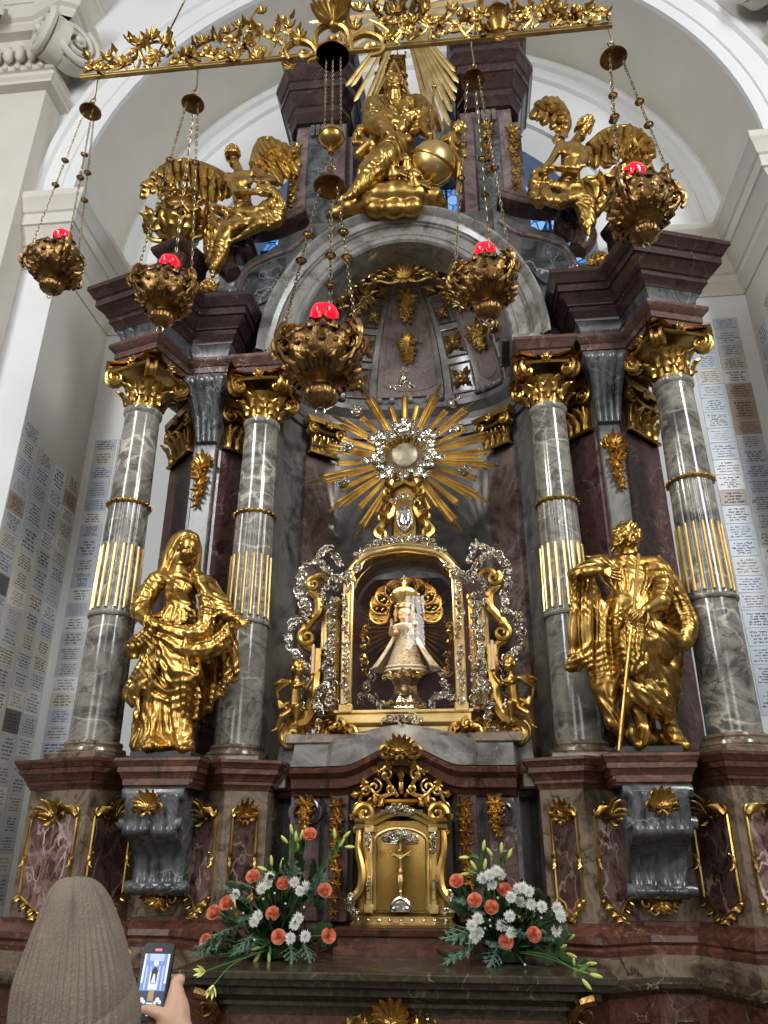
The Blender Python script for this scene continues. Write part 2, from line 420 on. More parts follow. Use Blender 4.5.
def marble(name, cols, vein=None, scale=3.0, vscale=4.0, vwidth=.03, rough=.22, dist=1.2, stretch=(1,1,1), vein2=None):
    """polished stone: clouded body of several tones, warped crack veins"""
    m, t, b, N, L = newmat(name); tc = N.new('ShaderNodeTexCoord'); mp = N.new('ShaderNodeMapping'); mp.inputs['Scale'].default_value = stretch
    oi = N.new('ShaderNodeObjectInfo'); ad = N.new('ShaderNodeVectorMath'); ad.operation = 'ADD'
    mu = N.new('ShaderNodeVectorMath'); mu.operation = 'SCALE'; mu.inputs['Scale'].default_value = 3.7
    L.new(oi.outputs['Location'], mu.inputs[0]); L.new(tc.outputs['Object'], ad.inputs[0]); L.new(mu.outputs[0], ad.inputs[1]); L.new(ad.outputs[0], mp.inputs[0])
    n = N.new('ShaderNodeTexNoise'); n.inputs['Scale'].default_value = scale; n.inputs['Detail'].default_value = 9; n.inputs['Roughness'].default_value = .62; n.inputs['Distortion'].default_value = dist
    L.new(mp.outputs[0], n.inputs['Vector']); r = N.new('ShaderNodeValToRGB'); L.new(n.outputs['Fac'], r.inputs[0])
    k = len(cols); E = r.color_ramp.elements
    while len(E) < k: E.new(.5)
    for i, c in enumerate(cols): E[i].position = .36+.28*i/(k-1); E[i].color = lin(c)
    out = r.outputs[0]
    def veins(out, c, sc, w, off):
        wn = N.new('ShaderNodeTexNoise'); wn.inputs['Scale'].default_value = sc*1.3; wn.inputs['Detail'].default_value = 5; L.new(mp.outputs[0], wn.inputs['Vector'])
        a = N.new('ShaderNodeVectorMath'); a.operation = 'MULTIPLY_ADD'; a.inputs[1].default_value = (.5/sc*3,)*3; L.new(wn.outputs['Color'], a.inputs[0]); L.new(mp.outputs[0], a.inputs[2])
        o2 = N.new('ShaderNodeVectorMath'); o2.operation = 'ADD'; o2.inputs[1].default_value = (off, off*2, off*.5); L.new(a.outputs[0], o2.inputs[0])
        v = N.new('ShaderNodeTexVoronoi'); v.feature = 'DISTANCE_TO_EDGE'; v.inputs['Scale'].default_value = sc; L.new(o2.outputs[0], v.inputs['Vector'])
        g = N.new('ShaderNodeTexNoise'); g.inputs['Scale'].default_value = sc*.7; g.inputs['Detail'].default_value = 3; L.new(o2.outputs[0], g.inputs['Vector'])
        mr = N.new('ShaderNodeMapRange'); mr.inputs['From Min'].default_value = 0; mr.inputs['From Max'].default_value = w; mr.inputs['To Min'].default_value = 1; mr.inputs['To Max'].default_value = 0; L.new(v.outputs['Distance'], mr.inputs[0])
        g2 = N.new('ShaderNodeMapRange'); g2.inputs['From Min'].default_value = .42; g2.inputs['From Max'].default_value = .62; L.new(g.outputs['Fac'], g2.inputs[0])
        ml = N.new('ShaderNodeMath'); ml.operation = 'MULTIPLY'; L.new(mr.outputs[0], ml.inputs[0]); L.new(g2.outputs[0], ml.inputs[1])
        mx = N.new('ShaderNodeMix'); mx.data_type = 'RGBA'; L.new(ml.outputs[0], mx.inputs['Factor']); L.new(out, mx.inputs['A']); mx.inputs['B'].default_value = lin(c); return mx.outputs['Result']
    if vein: out = veins(out, vein, vscale, vwidth, 0.0)
    if vein2: out = veins(out, vein2, vscale*.6, vwidth*1.4, 7.3)
    L.new(out, b.inputs['Base Color']); b.inputs['Roughness'].default_value = rough; return m
def goldmat(name, c, c2, rough=.24, bump=.25, bscale=28, big=7):
    m, t, b, N, L = newmat(name); tc = N.new('ShaderNodeTexCoord'); b.inputs['Metallic'].default_value = 1.0
    n = N.new('ShaderNodeTexNoise'); n.inputs['Scale'].default_value = big; n.inputs['Detail'].default_value = 6; L.new(tc.outputs['Object'], n.inputs['Vector'])
    r = N.new('ShaderNodeValToRGB'); r.color_ramp.elements[0].position = .35; r.color_ramp.elements[0].color = lin(c2); r.color_ramp.elements[1].position = .62; r.color_ramp.elements[1].color = lin(c)
    L.new(n.outputs['Fac'], r.inputs[0]); L.new(r.outputs[0], b.inputs['Base Color'])
    mr = N.new('ShaderNodeMapRange'); mr.inputs['To Min'].default_value = rough*1.5; mr.inputs['To Max'].default_value = rough*.7; L.new(n.outputs['Fac'], mr.inputs[0]); L.new(mr.outputs[0], b.inputs['Roughness'])
    if bump > 0:
        q = N.new('ShaderNodeBump'); q.inputs['Strength'].default_value = bump; q.inputs['Distance'].default_value = .012; nn = N.new('ShaderNodeTexNoise'); nn.inputs['Scale'].default_value = bscale; nn.inputs['Detail'].default_value = 3; nn.inputs['Distortion'].default_value = .8
        L.new(tc.outputs['Object'], nn.inputs['Vector']); L.new(nn.outputs['Fac'], q.inputs['Height']); L.new(q.outputs[0], b.inputs['Normal'])
    return m
def glass(name, c=(1,1,1,1), rough=0.0, alpha=.12):
    m, t, b, N, L = newmat(name); N.remove(b); g = N.new('ShaderNodeBsdfGlossy'); g.inputs['Roughness'].default_value = .01; tr = N.new('ShaderNodeBsdfTransparent'); tr.inputs[0].default_value = c
    fr = N.new('ShaderNodeFresnel'); fr.inputs[0].default_value = 1.5; mx = N.new('ShaderNodeMixShader'); L.new(fr.outputs[0], mx.inputs[0]); L.new(tr.outputs[0], mx.inputs[1]); L.new(g.outputs[0], mx.inputs[2]); L.new(mx.outputs[0], N['Material Output'].inputs[0]); return m
def emit(name, c, s):
    m, t, b, N, L = newmat(name); b.inputs['Base Color'].default_value = (0.02,0.02,0.02,1); b.inputs['Emission Color'].default_value = lin(c); b.inputs['Emission Strength'].default_value = s; return m

M = {}
M['plaster'] = simple('white_plaster', '#dcdcda', .8, bump=.05, bscale=8, var=.03, vscale=1.5)
M['beige'] = simple('beige_plaster', '#cdc6ba', .75, bump=.06, bscale=10, var=.04, vscale=2)
M['gold'] = goldmat('gilding', '#c4a05a', '#886834', .31, .05)
M['gold_bright'] = goldmat('bright_gilding', '#dcc286', '#b0925a', .34, .08, 40)
M['gold_old'] = goldmat('darkened_brass', '#937244', '#533b24', .32, .4, 42, 14)
M['bronze'] = goldmat('brown_bronze', '#6b4636', '#43291f', .45, .1)
M['silver'] = goldmat('silver', '#e2ddd2', '#a59e92', .2, .2, 50)
M['col'] = marble('grey_column_marble', ['#403e3b', '#66645f', '#838079', '#55524e'], '#3c3733', 2.2, 3.6, .035, .13, 1.6, (1,1,1.6), '#b5afa4')
M['red'] = marble('red_brown_marble', ['#2f1d17', '#5a372b', '#41271f', '#6b4535'], '#8d7062', 5.0, 3.0, .010, .36, 1.8, (1,1,1), '#2a1813')
M['dark'] = marble('dark_purple_marble', ['#241a19', '#382725', '#2d1f1e', '#412f2c'], '#75605a', 4.0, 2.5, .007, .2, 1.3)
M['pier'] = marble('grey_brown_marble', ['#3b332b', '#625446', '#78695a', '#4c4035'], '#8d7d6b', 3.6, 3.0, .012, .18, 1.6, (1,1,1), '#2f261f')
M['breccia'] = marble('veined_breccia', ['#33201f', '#5d4340', '#7b605a', '#463231'], '#d9c9c0', 7.0, 7.0, .06, .2, 2.2, (1,1,.7), '#a08a88')
M['breccia_dark'] = marble('dark_breccia', ['#1d1312', '#3a2825', '#4d3833', '#2a1c1a'], '#8d7d72', 7.0, 7.0, .05, .2, 2.2, (1,1,.7))
M['console'] = marble('blue_grey_marble', ['#292a2b', '#444648', '#5a5c5e', '#343637'], '#9a9ea1', 5.0, 3.0, .02, .22, 1.0)
M['slate'] = marble('dark_grey_marble', ['#3c3b39', '#585654', '#6a6866', '#4b4947'], '#82827f', 2.5, 3.2, .009, .32, 1.1, (1,1,1), '#6d6762')
M['mauve'] = marble('mauve_brown_marble', ['#493937', '#6a5854', '#7b6b66', '#594744'], '#b3a39b', 3.5, 4.0, .012, .18, 1.2)
M['redpanel'] = marble('deep_red_marble', ['#241616', '#402a2b', '#523a39', '#331f21'], '#9c8684', 5.0, 4.5, .02, .28, 2.0)
M['arch'] = marble('grey_arch_marble', ['#55534f', '#77746f', '#8a8680', '#666259'], '#aaa59c', 3.0, 3.0, .01, .2, 1.0)
M['top'] = marble('dark_table_marble', ['#24201a', '#40372c', '#2e271f', '#4f4536'], '#8a8570', 5.0, 3.0, .01, .2, 1.4)
M['conchrib'] = marble('mauve_grey_marble', ['#4f4240', '#6d5e5a', '#7d6e6a', '#5e504c'], '#b3a39b', 3.5, 4.0, .012, .28, 1.2)
M['scroll'] = marble('purple_brown_marble', ['#35241f', '#57403a', '#48332e', '#644b43'], '#a08a80', 4.0, 2.5, .008, .2, 1.3)

# ------------------------------------------------------------------ the setting: chapel recess, vault, nave wall
W, YP, YB, ZS = 3.38, 5.5, 6.6, 7.7
M['window_dark'] = simple('dark_leaded_glass', '#30343a', .15)
def bluepane():
    m, t, b, N, L = newmat('blue_leaded_glass'); tc = N.new('ShaderNodeTexCoord'); v = N.new('ShaderNodeTexVoronoi'); v.inputs['Scale'].default_value = 9; L.new(tc.outputs['Object'], v.inputs['Vector'])
    r = N.new('ShaderNodeValToRGB'); E = r.color_ramp.elements; E[0].color = lin('#3f7fd8'); E[1].color = lin('#a8d4f8'); E.new(.5).color = lin('#5d9be6'); L.new(v.outputs['Color'], r.inputs[0])
    d = N.new('ShaderNodeTexVoronoi'); d.feature = 'DISTANCE_TO_EDGE'; d.inputs['Scale'].default_value = 9; L.new(tc.outputs['Object'], d.inputs['Vector'])
    k = N.new('ShaderNodeMath'); k.operation = 'GREATER_THAN'; k.inputs[1].default_value = .05; L.new(d.outputs['Distance'], k.inputs[0])
    s = N.new('ShaderNodeMath'); s.operation = 'MULTIPLY'; s.inputs[1].default_value = 1.0; L.new(k.outputs[0], s.inputs[0])
    b.inputs['Base Color'].default_value = (.03,.05,.1,1); b.inputs['Roughness'].default_value = .15; L.new(r.outputs[0], b.inputs['Emission Color']); L.new(s.outputs[0], b.inputs['Emission Strength']); return m
M['bluepane'] = bluepane()
CORN = [(0,0),(.06,0),(.10,.07),(.22,.16),(.26,.18),(.26,.28),(.34,.30),(.44,.42),(.62,.52),(.70,.53),(.70,.70),(.78,.72),(.92,.86),(1,.90),(1,1),(0,1)]
def corn(z0, z1, p, base=0.0, back=.04): return [(-back, z0)]+[(base+o*p, z0+t*(z1-z0)) for o, t in CORN[:-1]]+[(-back, z1)]

fl = MB(); fl.box(-7, 7, -10, 6.6, -.06, 0); struct(fl.build('floor', simple('stone_floor', '#5d564c', .35, var=.12)))
st = MB(); st.box(-2.4, 2.4, 3.2, 4.2, 0, .17); st.box(-2.2, 2.2, 3.5, 4.2, .17, .34, c=.01); struct(st.build('trim_1', M['pier']))

def arch_band(mb, yfront, prof, r, zc, n=48, a0=0, a1=180):
    """moulding round a semicircle: profile of (radius offset, forward offset)"""
    k = len(prof)
    def fn(u, v):
        a = math.radians(a0+(a1-a0)*v); i = min(k-1, int(round(u*(k-1)))); o, f = prof[i]
        return ((r+o)*math.cos(a), yfront-f, zc+(r+o)*math.sin(a))
    mb.grid(fn, k-1, n); return mb
def wall_with_arch(mb, y, r, zc, x1, z1, zbot, n=48, depth=0.0):
    """a wall face in the plane y with a round-headed opening of half width r"""
    pts = [(r*math.cos(math.radians(180*i/n)), zc+r*math.sin(math.radians(180*i/n))) for i in range(n+1)]
    out = []
    for x, z in pts:
        dx, dz = x, z-zc; t = min((x1/abs(dx)) if abs(dx) > 1e-6 else 1e9, ((z1-zc)/dz) if dz > 1e-6 else 1e9)
        out.append((dx*t, zc+dz*t))
    inner = [(r, zbot)]+pts+[(-r, zbot)]; outer = [(x1, zbot)]+out+[(-x1, zbot)]
    # add the two top corners
    m = len(inner); vs = [(x, y, z) for x, z in inner]+[(x, y, z) for x, z in outer]
    fs = [(i, i+1, m+i+1, m+i) for i in range(m-1)]
    mb.add(vs, fs)
    for s in (1, -1):
        q = [o for o in outer if o[0]*s > 0]
        a = max([o for o in q if abs(abs(o[0])-x1) < 1e-6], key=lambda o: o[1]); b = max([o for o in q if abs(o[1]-z1) < 1e-6], key=lambda o: abs(o[0]))
        mb.add([(a[0], y, a[1]), (s*x1, y, z1), (b[0], y, b[1])], [(0,1,2) if s > 0 else (0,2,1)])
    if depth:
        vs = [(x, y, z) for x, z in inner]+[(x, y+depth, z) for x, z in inner]
        mb.add(vs, [(i, m+i, m+i+1, i+1) for i in range(m-1)])
    return mb
w = MB(); wall_with_arch(w, YP, W, ZS, 6.5, 13.2, 0); struct(w.build('wall_front', M['plaster'], ang=30))
w = MB(); arch_band(w, YP, [(0,0),(0,.05),(.12,.05),(.13,.07),(.17,.07),(.18,.05),(.34,.05),(.36,.09),(.40,.11),(.44,.09),(.46,.0)], W, ZS); struct(w.build('trim_2', M['plaster'], ang=30))
w = MB(); n = 48
w.grid(lambda u, v: (W*math.cos(math.pi*u), YP+(YB-YP)*v, ZS+W*math.sin(math.pi*u)), n, 1); struct(w.build('ceiling', M['beige'], ang=30))
for nm, s in (('wall_left', -1), ('wall_right', 1)):
    w = MB(); w.box(min(s*W, s*(W+.3)), max(s*W, s*(W+.3)), YP+.002, YB, 0, ZS); struct(w.build(nm, M['beige']))
WR, WD = 2.0, .5
w = MB(); wall_with_arch(w, YB, WR, ZS, W+.1, ZS+W+.15, 5.2, depth=WD)
w.add([(-W-.1, YB, 0), (W+.1, YB, 0), (W+.1, YB, 5.2), (-W-.1, YB, 5.2)], [(0,1,2,3)]); w.add([(-WR, YB, 5.2), (WR, YB, 5.2), (WR, YB+WD, 5.2), (-WR, YB+WD, 5.2)], [(0,1,2,3)])
struct(w.build('wall_back', M['plaster'], ang=30))
w = MB(); arch_band(w, YB, [(0,-.0),(0,.08),(-.05,.10),(-.10,.08),(-.12,.03),(-.22,.03),(-.24,.05),(-.28,.05),(-.30,0)], W, ZS)
arch_band(w, YB, [(.42,0),(.41,.03),(.36,.04),(.34,.0)], WR, ZS); struct(w.build('trim_3', M['plaster'], ang=30))
# the window behind the altar: dark lunette above, blue leaded lights below, iron bars
win = thing('window_1', 'arched window behind the altar top, blue leaded panes under a dark head', 'window', (0, YB+WD, 5.2), kind='structure')
MB().add([(-WR,YB+WD-.02,5.2),(WR,YB+WD-.02,5.2),(WR,YB+WD-.02,9.25),(-WR,YB+WD-.02,9.25)], [(0,1,2,3)]).build('pane', M['bluepane'], win)
w = MB(); pts = [(WR*math.cos(math.pi*i/30), ZS+WR*math.sin(math.pi*i/30)) for i in range(31)]
pts = [p for p in pts if p[1] > 9.25]; zz = math.sqrt(WR**2-(9.25-ZS)**2); w.add([(x, YB+WD-.02, z) for x, z in [(zz, 9.25)]+pts+[(-zz, 9.25)]], [tuple(range(len(pts)+2))]); w.build('head_pane', M['window_dark'], win)
w = MB()
for i in range(9): x = -1.6+.4*i; w.box(x-.015, x+.015, YB+WD-.06, YB+WD-.03, 5.2, ZS+math.sqrt(WR**2-x*x))
for i in range(10): w.box(-WR, WR, YB+WD-.055, YB+WD-.03, 5.6+.4*i, 5.625+.4*i)
w.build('bar', simple('iron', '#2a2a2c', .5, .6), win)
for MIR in (1, -1):
    w = MB(); w.sweep([(-3.75, YP), (-W, YP), (-W, YB), (-2.1, YB)], corn(6.95, 7.7, .26)); struct(w.build('trim_4', M['beige'], ang=25))
    # giant nave pilaster with an Ionic capital
    p = thing('pilaster', ('pale nave pilaster with carved scroll capital left of the arch' if MIR > 0 else 'pale nave pilaster at the upper right edge, mostly out of view'), 'pilaster', (-4.4, 5.2, 0))
    w = MB(); w.box(-5.0, -3.75, 5.2, 5.49, 0, 9.1); w.build('shaft', M['beige'], p)
    w = MB(); w.sweep([(-5.0, 5.5), (-5.0, 5.2), (-3.75, 5.2), (-3.75, 5.5)], [(-.02,9.1),(.10,9.1),(.10,9.14),(.13,9.17),(.13,9.22),(.08,9.24),(.02,9.27),(.02,9.36),(.06,9.37),(.07,9.41),(.02,9.43),(-.02,9.43)]); w.box(-5.0, -3.75, 5.2, 5.5, 9.2, 9.95); w.build('necking', M['beige'], p, ang=25)
    for i in range(9):
        w = MB(); w.ball((-4.92+.135*i, 5.14, 9.62), (.055, .06, .1), 10, 7); w.tube(arc((-4.92+.135*i, 9.62), .068, 0, 180, 8, y=5.13, rz=.12), .012, 5); w.build('egg', M['beige'], p)
        w = MB(); w.ball((-4.9+.135*i, 5.12, 9.39), (.03,.03,.03), 8, 5); w.build('bead', M['beige'], p)
    w = MB()
    w.sweep([(-5.1, 5.5), (-5.1, 4.98), (-4.75, 5.08), (-4.0, 5.08), (-3.62, 4.95), (-3.5, 5.0), (-3.55, 5.5)], [(-.3,9.95),(-.02,9.95),(.02,10.0),(.02,10.04),(.06,10.06),(.10,10.14),(.10,10.2),(-.3,10.2)])
    w.build('abacus', M['beige'], p, ang=25)
    for nm, cx, cy, dx, dy in (('volute', -3.72, 4.98, .8, -.6), ('volute', -3.50, 5.12, .55, .85), ('volute', -4.98, 5.0, .9, .45)):
        w = MB(); t = V(dx, dy, 0); t = unit(t); nn = V(dy, -dx, 0); nn = unit(nn)
        sp = [V(cx, cy, 0)+t*q[0]+nn*(.05-.9*q[1])+V(0, 0, 9.64+q[2]) for q in spiral((0, 0), .26, 2.6, 70, -1, 60, 0, .12)]
        w.tube(sp, taper(61, .045, .02), 8); 
        disc = [V(cx, cy, 0)+t*.24*math.cos(a)+nn*.0+V(0,0,9.64+.26*math.sin(a)) for a in [2*math.pi*i/28 for i in range(28)]]
        w.add(disc+[d-nn*.16 for d in disc], [tuple(range(28))]+[(i, (i+1) % 28, 28+(i+1) % 28, 28+i) for i in range(28)]); w.ball(V(cx,cy,9.64)+nn*.1, .045)
        for i in range(5): w.leaf(V(cx,cy,9.84)-t*.05*i+nn*.02, V(0,0,-1)+t*.4*(i-2), nn, .2, .09, .4)
        w.build('volute', M['beige'], p)
    w = MB(); ro = V(-4.38, 5.0, 10.05)
    for i in range(8):
        a = 2*math.pi*i/8; w.leaf(ro, (math.cos(a), 0, math.sin(a)), (0,-1,0), .17, .14, .5, 2)
    w.ball(ro+V(0,-.05,0), .06); w.build('rosette', M['beige'], p)
    w = MB(); w.box(-4.95, -3.68, 5.1, 5.5, 10.2, 10.5); w.sweep([(-4.95,5.5),(-4.95,5.1),(-3.68,5.1),(-3.68,5.5)], corn(10.42, 10.9, .25)); w.build('entablature', M['beige'], p, ang=25)
MIR = 1

# ------------------------------------------------------------------ votive plaques (each one a thing)
PM = [simple('plaque_grey', '#b9bbbd', .3, var=.06, vscale=3), simple('plaque_blue_grey', '#b4bbc6', .3, var=.05, vscale=3), simple('plaque_cream', '#c4beb0', .35, var=.06, vscale=3),
      simple('plaque_white', '#d3d3d0', .3, var=.05, vscale=3), simple('plaque_tan', '#a58b74', .35, var=.1, vscale=6), simple('plaque_dark', '#55504e', .3, var=.2, vscale=6)]
PNAME = ['grey', 'blue-grey', 'cream', 'white', 'tan', 'dark']
INK = [simple('ink_black', '#26262a', .5), simple('ink_gold', '#a08a4e', .4, .3), simple('ink_grey', '#55565c', .5)]
prnd = random.Random(21)
ORD = ['first','second','third','fourth','fifth','sixth','seventh','eighth','ninth','tenth','eleventh','twelfth','thirteenth','fourteenth','fifteenth','sixteenth','seventeenth','eighteenth','nineteenth','twentieth','twenty-first','twenty-second','twenty-third','twenty-fourth','twenty-fifth','twenty-sixth','twenty-seventh','twenty-eighth','twenty-ninth','thirtieth']
def text_lines(mb, B, w, h, mode):
    """rows of small cut strokes, too worn and small to be read; B maps (u, v, out) to the wall"""
    n = max(2, min(6, int(h/.028))) if mode != 'big' else 2
    n = prnd.choice([n, max(2, n-1)]); pitch = h*.74/n; lh = pitch*prnd.uniform(.42, .6)
    for i in range(n):
        L = w*prnd.uniform(.4, .82); u = (w-L)/2; v = h*.87-pitch*(i+1)+(pitch-lh)/2; end = u+L
        while u < end-.006:
            word = min(end, u+prnd.uniform(.025, .07))
            while u < word:
                cw = prnd.uniform(.005, .009); k = prnd.random(); z0, z1 = (0, 1) if k < .4 else ((.0, .55) if k < .6 else ((.45, 1) if k < .8 else (0, .8)))
                a = [B(u, v+lh*z0, .0046), B(u+cw, v+lh*z0, .0046), B(u+cw, v+lh*z1, .0046), B(u, v+lh*z1, .0046)]
                b = [B(u, v+lh*z0, .0), B(u+cw, v+lh*z0, .0), B(u+cw, v+lh*z1, .0), B(u, v+lh*z1, .0)]
                mb.add(b+a, [(4,5,6,7),(0,1,5,4),(2,3,7,6),(0,4,7,3),(1,2,6,5)]); u += cw+.0025
            u += .012
def plaque(origin, du, nrm, w, h, mi, ink, label, group, mode=None, words=None):
    o = V(*origin); du = V(*du); nn = V(*nrm)
    B = lambda u, v, q: o+du*u+V(0,0,v)+nn*q
    g = .003; t = .004
    m = MB(); a = [B(g,g,0), B(w-g,g,0), B(w-g,h-g,0), B(g,h-g,0)]; e = .0015
    b = [B(g,g,t-e), B(w-g,g,t-e), B(w-g,h-g,t-e), B(g,h-g,t-e)]; c = [B(g+e,g+e,t), B(w-g-e,g+e,t), B(w-g-e,h-g-e,t), B(g+e,h-g-e,t)]
    m.add(a+b+c, [(8,9,10,11)]+[(i,(i+1)%4,4+(i+1)%4,4+i) for i in range(4)]+[(4+i,4+(i+1)%4,8+(i+1)%4,8+i) for i in range(4)]+[(3,2,1,0)])
    for u, v in ((.012,.012),(w-.012,.012),(.012,h-.012),(w-.012,h-.012)):
        pass
    root = thing('votive_plaque', label, 'plaque', tuple(B(w/2, 0, 0)), group)
    m.build('slab', PM[mi], root)
    if words:
        fm = MB()
        for i, s in enumerate(words):
            cu = bpy.data.curves.new('words', 'FONT'); cu.body = s; cu.align_x = 'CENTER'; cu.size = h*.86/len(words); cu.extrude = .0006
            to = bpy.data.objects.new('inscription', cu); COL.objects.link(to); to.parent = root
            x, y, z = du, V(0,0,1), nn; q = B(w/2, h*.93-(i+.82)*h*.86/len(words), t+.0005)-V(*root['_root'])
            to.matrix_local = Matrix(((x[0], y[0], z[0], q[0]), (x[1], y[1], z[1], q[1]), (x[2], y[2], z[2], q[2]), (0,0,0,1))); cu.materials.append(INK[ink])
            bpy.context.view_layer.update(); me = bpy.data.meshes.new_from_object(to.evaluated_get(bpy.context.evaluated_depsgraph_get())); mo = bpy.data.objects.new('inscription', me); COL.objects.link(mo); mo.parent = root; mo.matrix_local = to.matrix_local.copy(); bpy.data.objects.remove(to); mo.name = 'inscription'
    else:
        tm = MB(); text_lines(tm, B, w, h, mode)
        if tm.f: tm.build('inscription', INK[ink], root, ang=180)
def wall_of_plaques(cols, xy, du, nrm, where, group, tone):
    for ci, (u0, u1, ztop, zbot, pitch) in enumerate(cols):
        z = ztop; k = 0
        while z > zbot:
            big = prnd.random() < .12; h = pitch*(1.5 if big else prnd.choice([1, 1, 1, 1.15])); z -= h
            mi = prnd.choices(range(6), tone)[0]; ink = prnd.choices((0,1,2), (6,1,2))[0]
            o = (xy[0]+du[0]*u0, xy[1]+du[1]*u0, z)
            words = None
            if where == 'left back wall' and ci == 0 and abs(z-4.0) < .08 and not wall_of_plaques.done: words = ['DĚKUJI', 'PETR', '2022']; wall_of_plaques.done = True; mi = 1; ink = 0
            colw = ('column nearest the corner', 'second column from the corner', 'third column from the corner', 'fourth column from the corner')[ci]
            plaque(o, du, nrm, u1-u0, h, mi, ink, ('%s votive plaque reading a year, %s, %s row from the top' if words else '%s stone votive plaque, %s, %s, %s from the top') % ((PNAME[mi], where, ORD[k]) if words else (PNAME[mi], where, colw, ORD[k])), group, None, words)
            k += 1
wall_of_plaques.done = False
T_L = (8,.7,2.5,4,.4,.5); T_B = (4,8,1,2,.5,.0)
wall_of_plaques([(.015,.255,5.15,1.2,.15),(.275,.515,5.12,1.2,.165),(.545,.80,5.13,1.9,.165),(.83,1.085,5.27,3.3,.17)], (-W, YB), (0,-1,0), (1,0,0), 'left side wall', 'votive plaques on the left side wall', T_L)
wall_of_plaques([(.08,.315,5.64,1.25,.14),(.325,.56,5.64,2.6,.14)], (-W, YB), (1,0,0), (0,-1,0), 'left back wall', 'votive plaques on the left back wall', T_B)
wall_of_plaques([(.13,.375,6.68,2.5,.155),(.385,.63,6.65,2.9,.155)], (W, YB), (-1,0,0), (0,-1,0), 'right back wall', 'votive plaques on the right back wall', T_B)
wall_of_plaques([(.06,.30,6.45,5.0,.165),(.32,.56,6.6,5.5,.165)], (W, YB), (0,-1,0), (-1,0,0), 'right side wall', 'votive plaques on the right side wall', T_L)

# ------------------------------------------------------------------ the altarpiece: pedestals, columns, entablatures
PP = [(-1.95,5.45),(-2.20,4.60),(-1.76,4.45),(-1.60,4.80),(-1.28,4.80),(-1.02,4.62),(-.79,4.72),(-.79,5.2)]
def frame_tubes(mb, B, w, h, r=.009, cut=.05):
    """gilt panel border: chamfered outline with a shaped head"""
    p = [(0,.0+cut),(0,h-cut),(cut,h),(w-cut,h),(w,h-cut),(w,cut),(w-cut*.8,.02),(w*.62,-.03),(w*.5,-.05),(w*.38,-.03),(cut*.8,.02)]
    mb.tube([B(u, v, .006) for u, v in p], r, 6, closed=True)
def scroll(mb, B, c, r0, turns, a0, dirn, w0=.012, w1=.006, lift=.012, n=22):
    mb.tube([B(c[0]+q[0], c[1]+q[2], lift-q[1]*.6) for q in spiral((0,0), r0, turns, a0, dirn, n)], taper(n+1, w1, w0), 6)
def acanthus(mb, B, w, h, seed, n=7, lift=.01):
    """gilt rocaille spray: fanned leaves over a shell, scrolls to both sides"""
    r = random.Random(seed); o = B(w/2, 0, lift); ux = B(1,0,0)-B(0,0,0); uz = B(0,1,0)-B(0,0,0); un = B(0,0,1)-B(0,0,0)
    for i in range(n):
        a = math.radians(-78+156*i/(n-1)); L = h*(.62+.38*math.cos(a))*r.uniform(.85, 1.05)
        mb.leaf(o+uz*h*.12, uz*math.cos(a)+ux*math.sin(a)*w/h*1.0, un, L*.85, w*.24, .55, 2, .3)
    for s in (-1, 1):
        scroll(mb, B, (w/2+s*w*.30, h*.18), w*.17, 1.3, 90, s, w*.045, w*.02, lift+.006, 16)
        scroll(mb, B, (w/2+s*w*.16, h*.52), w*.11, 1.2, 200, -s, w*.035, w*.015, lift+.012, 14)
        mb.leaf(o+ux*s*w*.2, ux*s+uz*.25, un, w*.36, h*.26, .8, 2, .3); mb.leaf(o, ux*s*.6-uz*.5, un, w*.34, h*.2, .8, 2, .3)
    mb.ball(o+uz*h*.2+un*w*.04, (w*.09, w*.07, w*.09), 8, 6); mb.ball(o+uz*h*.42+un*w*.04, w*.055, 8, 6)
def drop(mb, B, w, h, seed, n=5):
    """hanging festoon of blossoms and leaves"""
    r = random.Random(seed); ux = B(1,0,0)-B(0,0,0); uz = B(0,1,0)-B(0,0,0); un = B(0,0,1)-B(0,0,0)
    for i in range(n):
        v = h-(i+.5)*h/n; s = 1-.5*i/n; c = B(w/2+r.uniform(-.1,.1)*w, v, .01)
        for k in range(6):
            a = 2*math.pi*k/6+r.uniform(-.3,.3); mb.leaf(c, ux*math.cos(a)+uz*math.sin(a), un, w*.72*s, w*.36*s, .3, 2, .5)
        mb.ball(c+un*w*.06, w*.12*s, 8, 6)
        for q in (-1, 1): mb.leaf(c-uz*h*.4/n, ux*q-uz*.6, un, w*.6*s, w*.25*s, .3, 2, .5)
def facet(a, b, z):
    """panel mapping on the wall face running from plan point a to b"""
    a = V(*a, 0); b = V(*b, 0); d = unit(b-a); nn = V(d[1], -d[0], 0)
    return (lambda u, v, q: a+d*u+V(0,0,z+v)+nn*q), float(np.linalg.norm(b-a))
def column(name, x, y, label, rot=0):
    global SPIN
    SPIN = (x, y, rot)
    t = column_parts(name, x, y, label); SPIN = None; return t
